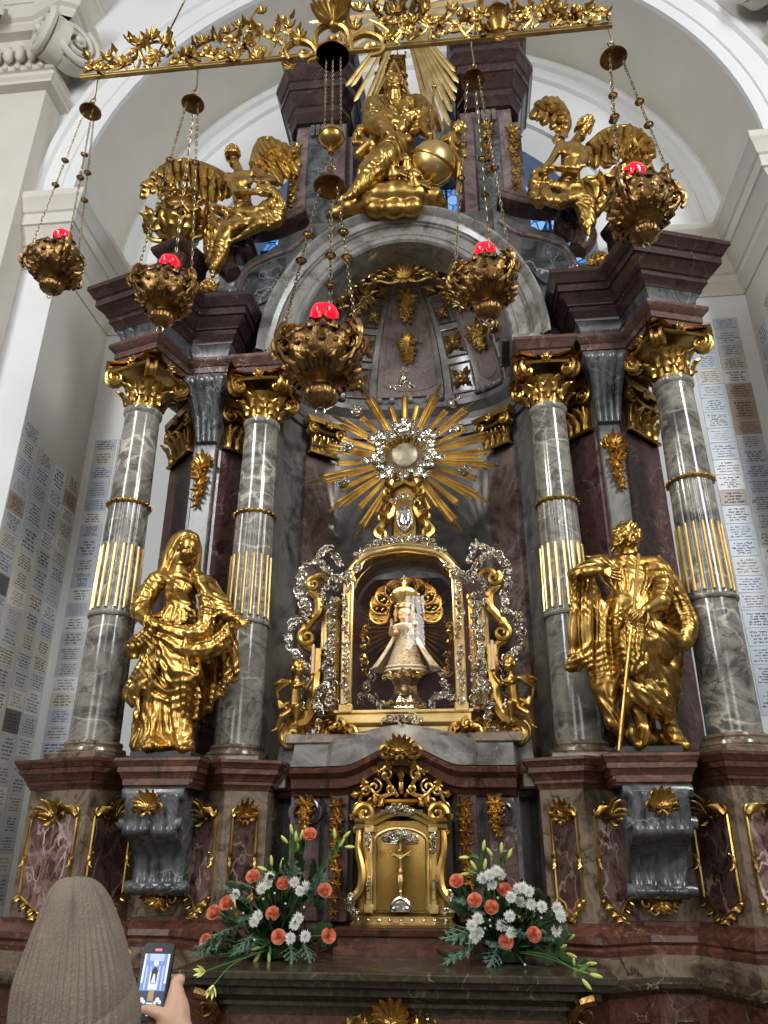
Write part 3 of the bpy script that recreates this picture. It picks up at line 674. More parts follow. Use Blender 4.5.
def column_parts(name, x, y, label):
    t = thing(name, label, 'column', (x, y, 2.25), 'columns of the altar')
    m = MB(); m.box(x-.2, x+.2, y-.2, y+.2, 2.253, 2.30, c=.006); m.lathe([(.195,2.30),(.2,2.312),(.195,2.33),(.172,2.335),(.172,2.345),(.178,2.355),(.172,2.37),(.158,2.375)], (x,y,0), 40); m.build('base', M['pier'], t, ang=30)
    rr = lambda z: .153-.03*((z-2.37)/2.4)**1.3
    m = MB(); m.lathe([(rr(z), z) for z in np.linspace(2.37, 3.16, 9)]+[(rr(3.16)+.012,3.162),(rr(3.16)+.017,3.175),(rr(3.16)+.012,3.188),(rr(3.2),3.19)], (x,y,0), 44); m.build('shaft', M['col'], t, ang=30)
    nf = 16; fl = lambda a, z: 1-.05*max(0, math.cos(nf*a))**.6
    m = MB(); m.lathe([(rr(3.19),3.19)]+[(rr(z), z) for z in np.linspace(3.2, 3.97, 6)], (x,y,0), nf*8, rfn=lambda a, z: 1 if z < 3.195 else fl(a, z)); m.build('fluted_shaft', M['col'], t, ang=50)
    m = MB(); m.lathe([(rr(z), z) for z in (3.975, 4.2, 4.5, 4.70)]+[(rr(4.7)+.008,4.71),(rr(4.7)+.016,4.725),(rr(4.7)+.016,4.745),(rr(4.7),4.76)], (x,y,0), 44); m.build('upper_shaft', M['col'], t, ang=30)
    m = MB(); m.lathe([(rr(3.97)-.004,3.965),(rr(3.97)+.012,3.972),(rr(3.97)+.016,3.982),(rr(3.97)+.012,3.992),(rr(3.97)-.004,3.998)], (x,y,0), 44)
    for i in range(22): a = 2*math.pi*i/22; m.ball((x+(rr(3.97)+.012)*math.cos(a), y+(rr(3.97)+.012)*math.sin(a), 3.982), (.014,.014,.012), 6, 5)
    m.build('gilt_ring', M['gold'], t)
    for i in range(nf):
        a = 2*math.pi*i/nf
        if math.sin(a) > .45: continue
        p = [(x+(rr(z)-.001)*math.cos(a), y+(rr(z)-.001)*math.sin(a), z) for z in (3.215, 3.4, 3.655)]
        m = MB(); m.tube(p, .0115, 8); m.ball(p[-1], .0115, 8, 5); m.build('gilt_rod', M['gold_bright'], t)
    # composite capital
    c = MB(); c.lathe([(.118,4.755),(.126,4.775),(.120,4.80),(.124,4.88),(.145,4.94),(.165,4.965),(.14,4.975)], (x,y,0), 64, rfn=lambda a, z: 1+(.05*math.cos(16*a) if 4.78 < z < 4.93 else 0))
    cap = c.build('capital', M['gold'], t, ang=40)
    m = MB()
    for tier, (n, z, L, off) in enumerate(((8,4.785,.15,0),(8,4.84,.14,math.pi/8))):
        for i in range(n):
            a = 2*math.pi*i/n+off; d = V(math.cos(a), math.sin(a), 0); m.leaf(V(x,y,z)+d*.120, V(0,0,1)+d*.1, d, L, .085, .5, 3, .25)
    m.build('leaf', M['gold'], cap)
    for sx in (-1, 1):
        for sy in (-1, 1):
            d = unit(V(sx, sy, 0)); o = V(x,y,0)+d*.235; m = MB()
            for q in (-1, 1):
                pp = V(-d[1], d[0], 0)*q*.028
                m.tube([o+pp+d*s[0]+V(0,0,5.0+s[2])-pp*s[1]*2 for s in spiral((0,0), .07, 2.0, 100, -1, 26)], taper(27, .016, .010), 6)
            side_ = V(-d[1], d[0], 0); rim = [o+d*.056*math.cos(k)+V(0,0,5.0+.056*math.sin(k)) for k in np.linspace(0, 2*math.pi, 15)[:-1]]
            m.add([p+side_*.03 for p in rim]+[p-side_*.03 for p in rim], [tuple(range(14)), tuple(range(14,28))[::-1]]+[(i,14+i,14+(i+1)%14,(i+1)%14) for i in range(14)])
            m.ball(o+V(0,0,5.0), (.035,.035,.022), 8, 6)
            m.leaf(o-d*.1+V(0,0,4.93), d+V(0,0,.5), V(0,0,1), .12, .08, .5, 2); m.build('volute', M['gold'], cap)
    m = MB(); oc = []
    for k in range(4):
        a0 = math.pi/4+k*math.pi/2; c0 = V(math.cos(a0), math.sin(a0)); c1 = V(math.cos(a0+math.pi/2), math.sin(a0+math.pi/2)); tn = V(-c0[1], c0[0])
        oc += [c0*.285-tn*.025, c0*.285+tn*.025]; mid = unit(c0+c1)
        for s in (.25,.5,.75): oc.append((c0*.285*(1-s)+c1*.285*s)-mid*.035*math.sin(math.pi*s))
    oc = [(x+p[0], y+p[1]) for p in oc][::-1]; m.sweep(oc+[oc[0]], [(-.03,5.065),(0,5.065),(.005,5.08),(.018,5.09),(.02,5.11),(-.03,5.11)], cap=False)
    m.add([(p[0], p[1], 5.11) for p in oc]+[(p[0], p[1], 5.066) for p in oc], [tuple(range(len(oc)))[::-1], tuple(range(len(oc), 2*len(oc)))])
    for k in range(4):
        a = k*math.pi/2; d = V(math.cos(a), math.sin(a), 0); o = V(x,y,5.09)+d*.185
        for i in range(6): b = i*math.pi/3; m.leaf(o, V(-d[1],d[0],0)*math.cos(b)+V(0,0,1)*math.sin(b), d, .055, .045, .4, 2)
        m.ball(o+d*.02, .018, 8, 6); m.tube([o+V(-d[1],d[0],0)*s*.16+V(0,0,-.03-.5*abs(s)*.06)+d*(.0+.12*abs(s)*.3) for s in np.linspace(-1,1,9)], .014, 6)
    m.build('abacus', M['gold'], cap, ang=35)
    return t
def flat_cap(B, w, z0, h, parent, name='pilaster_capital'):
    """gilt pilaster capital on a wall face; B maps u, v, outward"""
    m = MB(); m.prism([(0,z0),(w,z0),(w*1.0,z0+h*.55),(0,z0+h*.55)], .03, 0, lambda x, y, z: B(x, z, y))
    m.prism([(-.02,z0),(w+.02,z0),(w+.02,z0+.02),(-.02,z0+.02)], .05, 0, lambda x, y, z: B(x, z, y))
    ux = B(1,0,0)-B(0,0,0); un = B(0,0,1)-B(0,0,0)
    for i in range(4): m.leaf(B(w*(i+.5)/4, z0+.02, .025), V(0,0,1), un, h*.48, w*.28, .6, 3, .25)
    for i in range(6): m.tube([B(w*(i+.5)/6, z0+h*.2, .03), B(w*(i+.5)/6, z0+h*.55, .045)], .01, 6)
    m.prism([(-.05,z0+h*.84),(w+.05,z0+h*.84),(w+.08,z0+h),(-.08,z0+h)], .09, 0, lambda x, y, z: B(x, z, y))
    for s, c in ((-1, .0), (1, w)):
        m.tube([B(c+q[0], z0+h*.68+q[2], .07-q[1]) for q in spiral((0,0), h*.17, 2, 90, -s, 24)], taper(25, .016, .01), 6); m.ball(B(c, z0+h*.68, .06), (.03,.03,.03), 8, 6)
        m.prism([(c+h*.15*math.cos(a), z0+h*.68+h*.15*math.sin(a)) for a in np.linspace(0, 2*math.pi, 15)[:-1]], .06, .0, lambda x, y, z: B(x, z, y))
    m.tube([B(w*t, z0+h*(.72-.1*math.sin(math.pi*t)), .07) for t in np.linspace(0,1,9)], .016, 6)
    for i in range(5): a = math.pi*i/4; m.leaf(B(w/2, z0+h*.8, .08), ux*math.cos(a)+V(0,0,math.sin(a)), un, .06, .045, .4, 2)
    return m.build(name, M['gold'], parent, ang=40)

for MIR in (1, -1):
    S = side()
    ped = thing('altar_pedestal', 'tall %s marble pedestal under the %s pair of altar columns, gilt-framed veined panels' % (('grey-brown', 'left') if MIR > 0 else ('brown', 'right')), 'pedestal', (-1.45, 4.9, 0), 'altar pedestals')
    m = MB(); m.sweep(PP, [(0,1.42),(0,2.09)], cap=False); m.build('dado', M['pier'], ped, ang=20)
    m = MB(); m.sweep(PP, [(-.02,2.08)]+[(o*.085, 2.085+t*.165) for o, t in CORN[:-1]]+[(-.2,2.25)], cap=False); m.add([(x,y,2.248) for x, y in PP], [tuple(range(len(PP)))]); m.build('cornice', M['red'], ped, ang=25)
    m = MB(); m.sweep(PP, [(-.02,1.27),(.085,1.27),(.09,1.30),(.075,1.315),(.09,1.33),(.085,1.36),(.05,1.39),(.03,1.40),(.03,1.42),(-.02,1.425)], cap=False); m.build('base_moulding', M['red'], ped, ang=25)
    m = MB(); m.sweep(PP, [(-.02,1.17),(.10,1.17),(.10,1.272),(-.02,1.272)], cap=False); m.build('plinth', M['pier'], ped, ang=25)
    m = MB(); m.sweep(PP, [(-.02,1.10),(.10,1.10),(.115,1.115),(.14,1.13),(.145,1.15),(.12,1.165),(.11,1.175),(-.02,1.175)], cap=False); m.build('ledge', M['top'], ped, ang=25)
    m = MB(); m.sweep(PP, [(.09,0.0),(.09,1.10),(-.02,1.10)], cap=False); lower = m.build('lower_body', M['red'], ped, ang=25)
    for a, b in ((1,2),(3,4),(4,5),(5,6)):
        off = .09; B, w = facet(PP[a], PP[b], .55)
        if w < .2: continue
        m = MB(); p = [(.06,0),(w-.06,0),(w-.06,.36),(w-.10,.36),(w-.11,.43),(.11,.43),(.10,.36),(.06,.36)]
        m.tube([B(u, v, .092) for u, v in p], .007, 6, closed=True); m.build('sunk_panel', M['dark'], lower)
    for (a, b, br) in ((1,2,1),(2,3,0),(4,5,1),(5,6,0)):
        B, w = facet(PP[a], PP[b], 1.49); mg = .055; pw = w-2*mg; ph = .50
        B2 = (lambda B, mg: lambda u, v, q: B(u+mg, v, q))(B, mg)
        m = MB(); p = [(0,.05),(0,ph-.05),(.05,ph),(pw-.05,ph),(pw,ph-.05),(pw,.05),(pw-.04,.02),(pw*.62,-.03),(pw*.5,-.05),(pw*.38,-.03),(.04,.02)]
        m.add([B2(u, v, .004) for u, v in p], [tuple(range(len(p)))]); pan = m.build('panel', M['breccia' if br else 'breccia_dark'], ped)
        m = MB(); frame_tubes(m, B2, pw, ph); m.build('gilt_frame', M['gold'], pan)
        m = MB(); k = min(.2, pw*.95); B3 = (lambda B2, o, z: lambda u, v, q: B2(u+o, v+z, q))(B2, (pw-k)/2, ph-.07); acanthus(m, B3, k, .17, 11+a)
        for s in (0, 1):
            cx = pw*s; m.leaf(B2(cx, ph-.05, .012), B2((1-2*s)*.6,.5,0)-B2(0,0,0), B2(0,0,1)-B2(0,0,0), .11, .06, .7, 2); scroll(m, B2, (cx+(.02 if s == 0 else -.02), ph-.03), .03, 1.3, 90, 1-2*s, .009, .005)
        m.build('crest', M['gold'], pan)
        m = MB(); u0 = B2(0,0,0); un = B2(0,0,1)-u0; ux = B2(1,0,0)-u0
        for i in range(7):
            t = i/6; u = pw*t; v = .03-.075*math.sin(math.pi*t); m.leaf(B2(u, v, .01), ux*(.7 if t < .5 else -.7)+V(0,0,-.8), un, .06, .05, .8, 2, .4); m.ball(B2(u, v, .012), .013, 6, 5)
        for v in (ph*.45,):
            for u in (0, pw): m.ball(B2(u, v, .012), (.014,.012,.03), 6, 6); m.leaf(B2(u, v, .012), V(0,0,1), un, .05, .03, .5, 2); m.leaf(B2(u, v, .012), V(0,0,-1), un, .05, .03, .5, 2)
        m.build('pendant', M['gold'], pan)
    # scrolled console that carries the statue
    cs = [(4.80,2.09),(4.44,2.09),(4.425,2.07),(4.43,2.03),(4.435,1.90),(4.43,1.86),(4.45,1.835),(4.52,1.81),(4.60,1.77),(4.645,1.72),(4.655,1.66),(4.645,1.60),(4.62,1.575),(4.635,1.55),(4.68,1.53),(4.80,1.53)]
    m = MB(); n = 26; x0, x1 = -1.535, -1.225
    prof = bez([V(0,y,z) for y, z in cs[1:-1]], 4); prof = [V(0,4.8,2.09)]+prof+[V(0,4.8,1.53)]
    for i in range(n):
        pass
    def conf(u, v):  # ribbed face
        p = prof[min(len(prof)-1, int(round(v*(len(prof)-1))))]; t = (p[2]-1.53)/.56; wd = 1-.06*(1-t); x = (x0+x1)/2+(x1-x0)*(u-.5)*wd
        rib = .022*abs(math.sin(math.pi*4*u))**.7 if p[2] < 2.05 else 0
        return (x, p[1]-rib, p[2])
    m.grid(conf, n, len(prof)-1)
    for u in (0, 1):
        pts = [conf(u, i/(len(prof)-1)) for i in range(len(prof))]; m.add(pts, [tuple(range(len(pts))) if u else tuple(range(len(pts)))[::-1]])
    con = m.build('console', M['console'], ped, ang=40)
    m = MB()
    for z, y, r in ((1.90,4.46,.035),(1.575,4.65,.035),(2.055,4.46,.04)): m.tube([(x0-.025,y,z),(x0+.0,y,z),(x1-.0,y,z),(x1+.025,y,z)], [r*.9,r,r,r*.9], 12)
    m.build('scroll_roll', M['console'], con, ang=40)
    m = MB(); B = lambda u, v, q: V(x0+.055+u, 4.41-q, 1.96+v); acanthus(m, B, .2, .15, 5, 9, .015); m.build('gilt_leaf', M['gold'], con)
    m = MB(); B = lambda u, v, q: V(x0+.03+u, 4.74-q, 1.53-v); acanthus(m, B, .25, .10, 6, 7, .03); m.build('gilt_pendant', M['gold'], con)
    m = MB(); m.sweep([(-1.56,4.86),(-1.55,4.44),(-1.17,4.44),(-1.18,4.86)], [(-.2,2.09)]+[(o*.06, 2.085+t*.16) for o, t in CORN[:-1]]+[(-.2,2.245)]); m.box(-1.56,-1.17,4.42,4.85,2.10,2.247); m.build('statue_shelf', M['red'], ped, ang=25)
    m = MB(); m.box(-1.545,-1.185,4.43,4.80,2.248,2.285,c=.005); tag(m.build('statue_base', simple('black_stone','#1d1b1a',.35)), 'thin black slab under the %s golden statue' % ('veiled' if MIR > 0 else 'bearded'), 'slab', 'slabs under the statues')
    column('column', -1.92, 4.74, 'outermost %s grey marble column with gilt rods and gold capital' % S, -17.5)
    column('column', -1.08, 5.0, 'grey marble column with gold capital between the %s golden statue and the shrine' % ('veiled' if MIR > 0 else 'bearded'))
    # canted wall behind the statue, gilt pilaster capitals, hanging festoon, console under the entablature
    wall = thing('canted_pier', 'deep red marble pier behind the %s golden statue' % ('veiled' if MIR > 0 else 'bearded'), 'pier', (-1.5, 5.3, 2.25), 'canted piers behind the statues')
    m = MB(); m.sweep([(-1.95,5.42),(-1.63,5.08),(-1.41,5.08),(-1.16,5.36),(-1.16,5.6)], [(-.3,2.25),(0,2.25),(.02,2.27),(.02,2.33),(0,2.35),(0,5.2),(-.3,5.2)], cap=False); m.build('body', M['redpanel'], wall, ang=20)
    m = MB(); m.box(-1.60,-1.44,5.045,5.1,2.35,4.98,c=.01); m.build('grey_strip', M['slate'], wall)
    for a, b in (((-1.95,5.42),(-1.63,5.08)), ((-1.41,5.08),(-1.16,5.36))):
        B, w = facet(a, b, 0); k = .06 if a[0] < -1.5 else .01; B2 = (lambda B, k: lambda u, v, q: B(u+k, v, q))(B, k); flat_cap(B2, w-.09, 4.60, .42, wall)
    m = MB(); B = lambda u, v, q: V(-1.60+u, 5.04-q, 4.10+v); drop(m, B, .13, .36, 3, 4); acanthus(m, lambda u, v, q: V(-1.635+u, 5.04-q, 4.44+v), .22, .15, 9, 7); m.build('gilt_festoon', M['gold'], wall)
    m = MB(); cp = [(5.1,5.13),(4.84,5.13),(4.82,5.09),(4.84,5.04),(4.90,4.97),(4.96,4.86),(5.0,4.75),(5.02,4.64),(5.1,4.62)]
    pr = [V(0,5.1,5.13)]+bez([V(0,y,z) for y, z in cp[1:-1]], 4)+[V(0,5.1,4.62)]
    def kf(u, v):
        p = pr[min(len(pr)-1, int(round(v*(len(pr)-1))))]; t = (p[2]-4.62)/.5; return (-1.52+(u-.5)*(.17+.16*t**2), p[1]-.02*abs(math.sin(math.pi*4*u)), p[2])
    m.grid(kf, 24, len(pr)-1)
    for u in (0,1): q = [kf(u, i/(len(pr)-1)) for i in range(len(pr))]; m.add(q, [tuple(range(len(q)))])
    m.build('console', M['console'], wall, ang=40)
    # entablature in two breaks
    ent = thing('entablature', 'dark red stepped entablature above the %s columns' % S, 'entablature', (-1.7, 4.9, 5.1), 'entablatures')
    OB = [(-1.88,5.49),(-2.15,4.635),(-1.79,4.52),(-1.52,5.37)]; CB = [(-1.66,5.5),(-1.66,4.88),(-1.36,4.88),(-1.34,5.5)]; IB = [(-1.30,5.5),(-1.27,4.84),(-.90,4.84),(-.90,5.4)]
    AR = [(-.05,5.115),(0,5.115),(0,5.17),(.012,5.175),(.012,5.225),(.02,5.23),(.045,5.26),(.05,5.27),(.05,5.295),(-.05,5.295)]
    for P in (OB, CB):
        fill = lambda z0, z1, q: m.prism([(0,0),(0,0),(0,0),(0,0)], 0, 0) if False else m.add([(x, y, z) for z in (z0, z1) for x, y in P], [(3,2,1,0),(4,5,6,7)])
        m = MB(); m.sweep(P, AR); fill(5.117, 5.29, 0); m.build('architrave', M['scroll'], ent, ang=25)
        m = MB(); m.sweep(P, [(-.05,5.29),(.005,5.29),(-.008,5.33),(.0,5.38),(.03,5.43),(-.05,5.43)]); fill(5.291, 5.43, 0); m.build('frieze', M['console'], ent, ang=25)
        m = MB(); m.sweep(P, [(-.05,5.42)]+[(.02+o*(.19 if P is OB else .20), 5.425+t*.355) for o, t in CORN[:-1]]+[(-.05,5.78)]); fill(5.43, 5.779, 0); m.build('cornice', M['dark'], ent, ang=22)
    m = MB(); m.sweep(IB, [(-.15,5.115),(0,5.115),(0,5.18),(.015,5.19),(.04,5.24),(.05,5.25),(.05,5.275),(-.15,5.275)]); m.box(-1.25,-.92,4.86,5.4,5.117,5.274); m.build('springer', M['scroll'], ent, ang=25)
MIR = 1

# ------------------------------------------------------------------ the niche behind the shrine, its pilasters and the half dome
def NP(t, off=0.0):
    """plan of the niche: t from 0 (left) to 180 (right); off moves inward"""
    c, s = -math.cos(math.radians(t)), math.sin(math.radians(t)); a, b = 1.02-off, .80-off
    return (math.copysign(abs(c)**.75, c)*a, 5.2+abs(s)**.75*b)
niche = thing('niche', 'dark grey marble niche with coffered half dome behind the shrine', 'niche', (0, 6.0, 2.2))
NT = [i*3 for i in range(61)]
m = MB(); m.sweep([NP(t) for t in NT], [(0,1.3),(0,5.15)], cap=False); m.build('curved_wall', M['slate'], niche, ang=60)
m = MB(); m.sweep([NP(t) for t in NT], [(0,5.12),(.03,5.12),(.03,5.19),(.045,5.2),(.05,5.25),(.02,5.26),(.02,5.33),(.06,5.36),(.09,5.39),(.10,5.43),(.02,5.45),(0,5.45)], cap=False); m.build('entablature', M['slate'], niche, ang=25)
for s, lab in ((1,'left'),(-1,'right')):
    T = [t for t in np.linspace(31.5, 55, 9)]
    if s < 0: T = [180-t for t in T][::-1]
    m = MB(); m.sweep([NP(t) for t in T], [(0,2.2),(.045,2.2),(.045,4.84),(0,4.84)]); p = m.build('pilaster', M['mauve'], niche, ang=30)
    a, b = NP(T[0], .04), NP(T[-1], .04); B, w = facet(a, b, 0); B2 = lambda u, v, q: B(u+.02, v, q+.02); flat_cap(B2, w-.04, 4.85, .32, p)
DZ, DH = 5.44, 1.13
def DP(t, f, off=0.0):
    x, y = NP(t, 0); c = math.cos(math.radians(f)); s = math.sin(math.radians(f)); k = 1-off
    return V(x*c*k, 5.2+(y-5.2)*c**.9*k, DZ+DH*s*k)
m = MB(); m.grid(lambda u, v: DP(180*u, 90*v), 60, 22); conch = m.build('half_dome', M['arch'], niche, ang=60)
def dome_patch(mb, t0, t1, f0, f1, off, rim=True, nu=8, nv=14):
    mb.grid(lambda u, v: DP(t0+(t1-t0)*u, f0+(f1-f0)*v, off), nu, nv)
    if rim:
        for a, b in (((0,0),(1,0)),((1,0),(1,1)),((1,1),(0,1)),((0,1),(0,0))):
            mb.grid(lambda u, v: DP(t0+(t1-t0)*(a[0]+(b[0]-a[0])*u), f0+(f1-f0)*(a[1]+(b[1]-a[1])*u), off*(1-v)), 10, 1)
def dome_frame(t, f):
    o = DP(t, f, .035); a = unit(DP(t+1, f)-DP(t-1, f)); u = unit(DP(t, f+1)-DP(t, f-1)); n = unit(np.cross(a, u)); 
    if n[1] > 0: n = -n
    return lambda x, z, q: o+a*x+u*z+n*q
for t0, t1 in ((78,102),(39,57),(123,141),(8,24),(156,172)):
    m = MB(); dome_patch(m, t0, t1, 6, 80, .03); 
    k = (t1-t0)*.12; m.tube([DP(t0+k, f, .032) for f in range(12, 79, 3)], .006, 5); m.tube([DP(t1-k, f, .032) for f in range(12, 79, 3)], .006, 5); m.tube([DP(t0+k+(t1-t0-2*k)*i/8, 12-3*math.sin(math.pi*i/8), .032) for i in range(9)], .006, 5)
    rib = m.build('rib_panel', M['conchrib'], conch, ang=40)
    tm = (t0+t1)/2
    m = MB(); n = 5
    for i in range(n): m.ball(DP(t0-2+(t1-t0+4)*(i+.5)/n, 3.2, .06), (.035,.05,.03), 10, 7)
    m.build('bead_roll', M['arch'], conch)
    for f, L in ((30,.20),(55,.25)):
        m = MB(); B = dome_frame(tm, f); drop(m, lambda u, v, q: B(u-.085, v-L/2, q), .17, L, int(t0+f), 4); m.build('gilt_spray', M['gold_bright'], conch)
for t0, t1 in ((59,76),(104,121),(26,37),(143,154)):
    for f0, f1 in ((6,21),(25,39),(43,55),(59,69)):
        m = MB(); e = .12*(t1-t0); g = 1.6
        m.tube([DP(t, f, .01) for t, f in ((t0+e,f0),(t1-e,f0),(t1-e,(f0+f1)/2),(t1-e,f1),(t0+e,f1),(t0+e,(f0+f1)/2))], .011, 6, closed=True)
        dome_patch(m, t0+e, t1-e, f0, f1, .006, False, 4, 4); cf = m.build('coffer', M['mauve'], conch, ang=40)
        m = MB(); B = dome_frame((t0+t1)/2, (f0+f1)/2); s = .10*(1 if f0 < 40 else .75)*(1 if abs(90-t0) < 40 else .8)
        o = B(0,0,-.012); ux = B(1,0,0)-B(0,0,0); uz = B(0,1,0)-B(0,0,0); un = B(0,0,1)-B(0,0,0)
        for k in range(4): a = math.pi/4+k*math.pi/2; m.leaf(o, ux*math.cos(a)+uz*math.sin(a), un, s*1.15, s*.72, .2, 3, .5); m.leaf(o, ux*math.cos(a+.78)+uz*math.sin(a+.78), un, s*.75, s*.35, .25, 2, .5)
        m.ball(o+un*.02, s*.28, 8, 6); m.build('rosette', M['gold_bright'], cf)
m = MB(); B = lambda u, v, q: V(-.32+u, 5.33-q, 6.30+v)
acanthus(m, lambda u, v, q: B(u+.2, v+.03, q), .24, .2, 31, 9)
for s in (-1, 1):
    for i, (dx, dz, r) in enumerate(((.12,.06,.07),(.2,.03,.055),(.27,.0,.045))): scroll(m, B, (.32+s*dx, .08+dz), r, 1.4, 90+40*i, s, .014, .007, .02)
    for i in range(4): m.leaf(B(.32+s*(.08+.05*i), .12-.02*i, .02), V(s, 0, .5-.3*i), (0,-1,0), .1, .07, .6, 2)
    m.tube(bez([B(.32+s*.03, .03, .02), B(.32+s*.12, -.0, .03), B(.32+s*.22, .04, .02), B(.32+s*.32, .02, .01)]), .012, 6)
m.build('gilt_cartouche', M['gold'], niche)

# ------------------------------------------------------------------ the great arch
arch = thing('arch', 'moulded grey marble arch over the half-dome niche', 'arch', (0, 5.05, 5.27))
def ell_band(prof, zc, a, b, n=56):
    m = MB(); k = len(prof)
    def fn(u, v):
        t = math.pi*v; o, f = prof[min(k-1, int(round(u*(k-1))))]
        return ((a+o)*math.cos(t), f, zc+(b+o)*math.sin(t))
    m.grid(fn, k-1, n); return m
ell_band([(0,5.34),(0,5.03),(.015,5.01),(.05,5.01),(.06,5.0),(.075,5.0),(.085,5.01),(.15,5.01),(.16,4.99),(.17,4.99),(.18,4.97),(.215,4.95),(.23,4.95),(.25,4.92),(.275,4.90),(.29,4.90),(.295,4.95),(.295,5.30)], 5.4, .86, 1.10).build('archivolt', M['arch'], arch, ang=25)
m = MB(); m.box(-1.155,-.86,4.95,5.3,5.275,5.42); m.box(.86,1.155,4.95,5.3,5.275,5.42); m.build('impost', M['arch'], arch)
m = MB()
def spandrel(x0, x1):
    n = 20; lo = []; 
    for i in range(n+1):
        x = x0+(x1-x0)*i/n; q = 1-(x/1.12)**2; lo.append((x, 5.4+1.36*math.sqrt(max(0, q))))
    return lo
lo = spandrel(-1.12, 1.12); vs = [(x,5.2,z) for x, z in lo]+[(x,5.2,max(z+.02, 6.95)) for x, z in lo]; n = len(lo); m.add(vs, [(i,i+1,n+i+1,n+i) for i in range(n-1)]); m.build('spandrel', M['slate'], arch)

# ------------------------------------------------------------------ volute pediments and attic
for MIR in (1, -1):
    S = side()
    vol = thing('volute_pediment', 'scrolled half pediment of purple and grey marble under the %s' % ('angel with folded arms' if MIR > 0 else 'angel leaning to its side'), 'pediment', (-1.35, 5.2, 5.78), 'volute pediments')
    m = MB(); out = [(-1.62,5.78),(-1.62,6.0)]+[(p[0],p[1]) for p in [(-1.52,6.12),(-1.44,6.25),(-1.42,6.42),(-1.36,6.52),(-1.27,6.58),(-1.2,6.60),(-1.14,6.66),(-1.0,6.72),(-.8,6.9),(-.8,5.5),(-1.2,5.5)]]
    m.prism(out, 5.14, 5.5); m.build('body', M['slate'], vol)
    m = MB(); m.prism([(-1.40,6.1),(-1.34,6.35),(-1.18,6.47),(-1.02,6.52),(-1.0,6.3),(-1.15,6.05),(-1.3,5.98)], 5.115, 5.15); m.build('fan_panel', M['console'], vol)
    m = MB(); m.tube(bez([V(-1.47,5.13,6.08),V(-1.39,5.13,6.38),V(-1.2,5.13,6.52),V(-1.0,5.13,6.60),V(-.85,5.13,6.75)], 6), .022, 8); m.build('border', M['mauve'], vol)
    # the scroll: a rolled slab seen from the side, its band running up to the attic
    cl = bez([V(-.86,0,6.98),V(-1.06,0,6.88),V(-1.25,0,6.83),V(-1.41,0,6.83),V(-1.53,0,6.73),V(-1.51,0,6.59),V(-1.39,0,6.55),V(-1.32,0,6.64),V(-1.38,0,6.73),V(-1.44,0,6.68)], 6)
    m = MB(); pr = [(-.055,0),(-.055,.3),(-.02,.33),(.0,.32),(.03,.34),(.055,.33),(.055,0)]
    def vf(u, v):
        i = int(round(v*(len(cl)-1))); d = unit(cl[min(i+1,len(cl)-1)]-cl[max(i-1,0)]); nn = V(d[2],0,-d[0])*-1; k = int(round(u*(len(pr)-1))); s = (1 if i < 20 else max(.45, 1-(i-20)/32)); o, dp = pr[k]
        return cl[i]+nn*o*s+V(0, 5.20-dp*.55*(1 if i < 18 else 1.0), 0)
    m.grid(vf, len(pr)-1, len(cl)-1)
    m.build('scroll_band', M['scroll'], vol, ang=35)
    m = MB(); m.tube([(-1.41,5.0,6.69),(-1.41,4.98,6.69)], .028, 12); m.ball((-1.41,4.99,6.69), (.03,.02,.03), 10, 6)
    m.tube(bez([V(-1.47,5.08,6.66),V(-1.53,5.06,6.52),V(-1.52,5.05,6.38),V(-1.46,5.06,6.30)],6), taper(19,.05,.085,.10), 14, flat=1.0); m.build('scroll_drop', M['scroll'], vol)
    m = MB(); m.lathe([(.0,-.24),(.045,-.235),(.06,-.2),(.06,-.17),(.045,-.15),(.05,-.1),(.055,0),(.05,.1),(.045,.15),(.06,.17),(.06,.2),(.045,.235),(0,.24)], (0,0,0), 20)
    mm = MB(); mm.merge(m, Matrix.Translation((-1.56,4.86,5.93)) @ Matrix.Rotation(math.pi/2, 4, 'Y')); mm.build('baluster_roll', M['console'], vol)
    m = MB(); c = V(-1.56,4.79,5.95); m.ball(c, (.055,.05,.06), 12, 9); m.ball(c+V(0,-.045,-.0), (.02,.02,.015), 6, 5)
    for s in (-1,1):
        m.ball(c+V(s*.025,-.04,.0), (.02,.015,.02), 6, 5)
        for i in range(4): m.leaf(c+V(s*.03,.0,-.03), V(s,0,.35-.35*i), (0,-1,0), .12, .05, .5, 2)
    for i in range(7): a = math.pi*i/6; m.ball(c+V(.05*math.cos(a),.0,.02+.045*math.sin(a)), .02, 6, 5)
    for i in range(3): m.leaf(c+V(-.05+.05*i,-.02,-.04), V(-.3+.3*i,0,-1), (0,-1,0), .1, .07, .6, 2)
    m.build('gilt_cherub_mask', M['gold'], vol)
    # urn block above the outer column
    UB = [(-1.98,5.16),(-2.06,4.86),(-1.83,4.77),(-1.70,5.07)]
    m = MB(); m.sweep(UB, [(-.05,5.78),(.04,5.78),(.04,5.82),(.0,5.86),(.0,6.36),(.03,6.39),(.05,6.43),(.05,6.46),(-.05,6.46)]); m.add([(x, y, z) for z in (5.781, 6.459) for x, y in UB], [(3,2,1,0),(4,5,6,7)])
    tag(m.build('urn_block', M['dark']), 'dark red marble block under the gilded urn on the %s cornice' % S, 'block', 'urn blocks')
    at_ = thing('attic_pier', 'grey marble attic pier with purple cornice, %s of the upper golden group' % ('left' if MIR > 0 else 'right'), 'pier', (-.85, 5.45, 6.7), 'attic piers')
    m = MB(); m.box(-1.06,-.56,5.36,5.8,6.72,8.4,c=.01); m.box(-1.14,-1.06,5.44,5.8,6.72,8.3); m.box(-.58,-.50,5.44,5.8,6.72,8.3); m.build('shaft', M['mauve'], at_)
    m = MB(); m.box(-.93,-.69,5.335,5.37,6.95,8.28,c=.012); m.build('grey_panel', M['console'], at_)
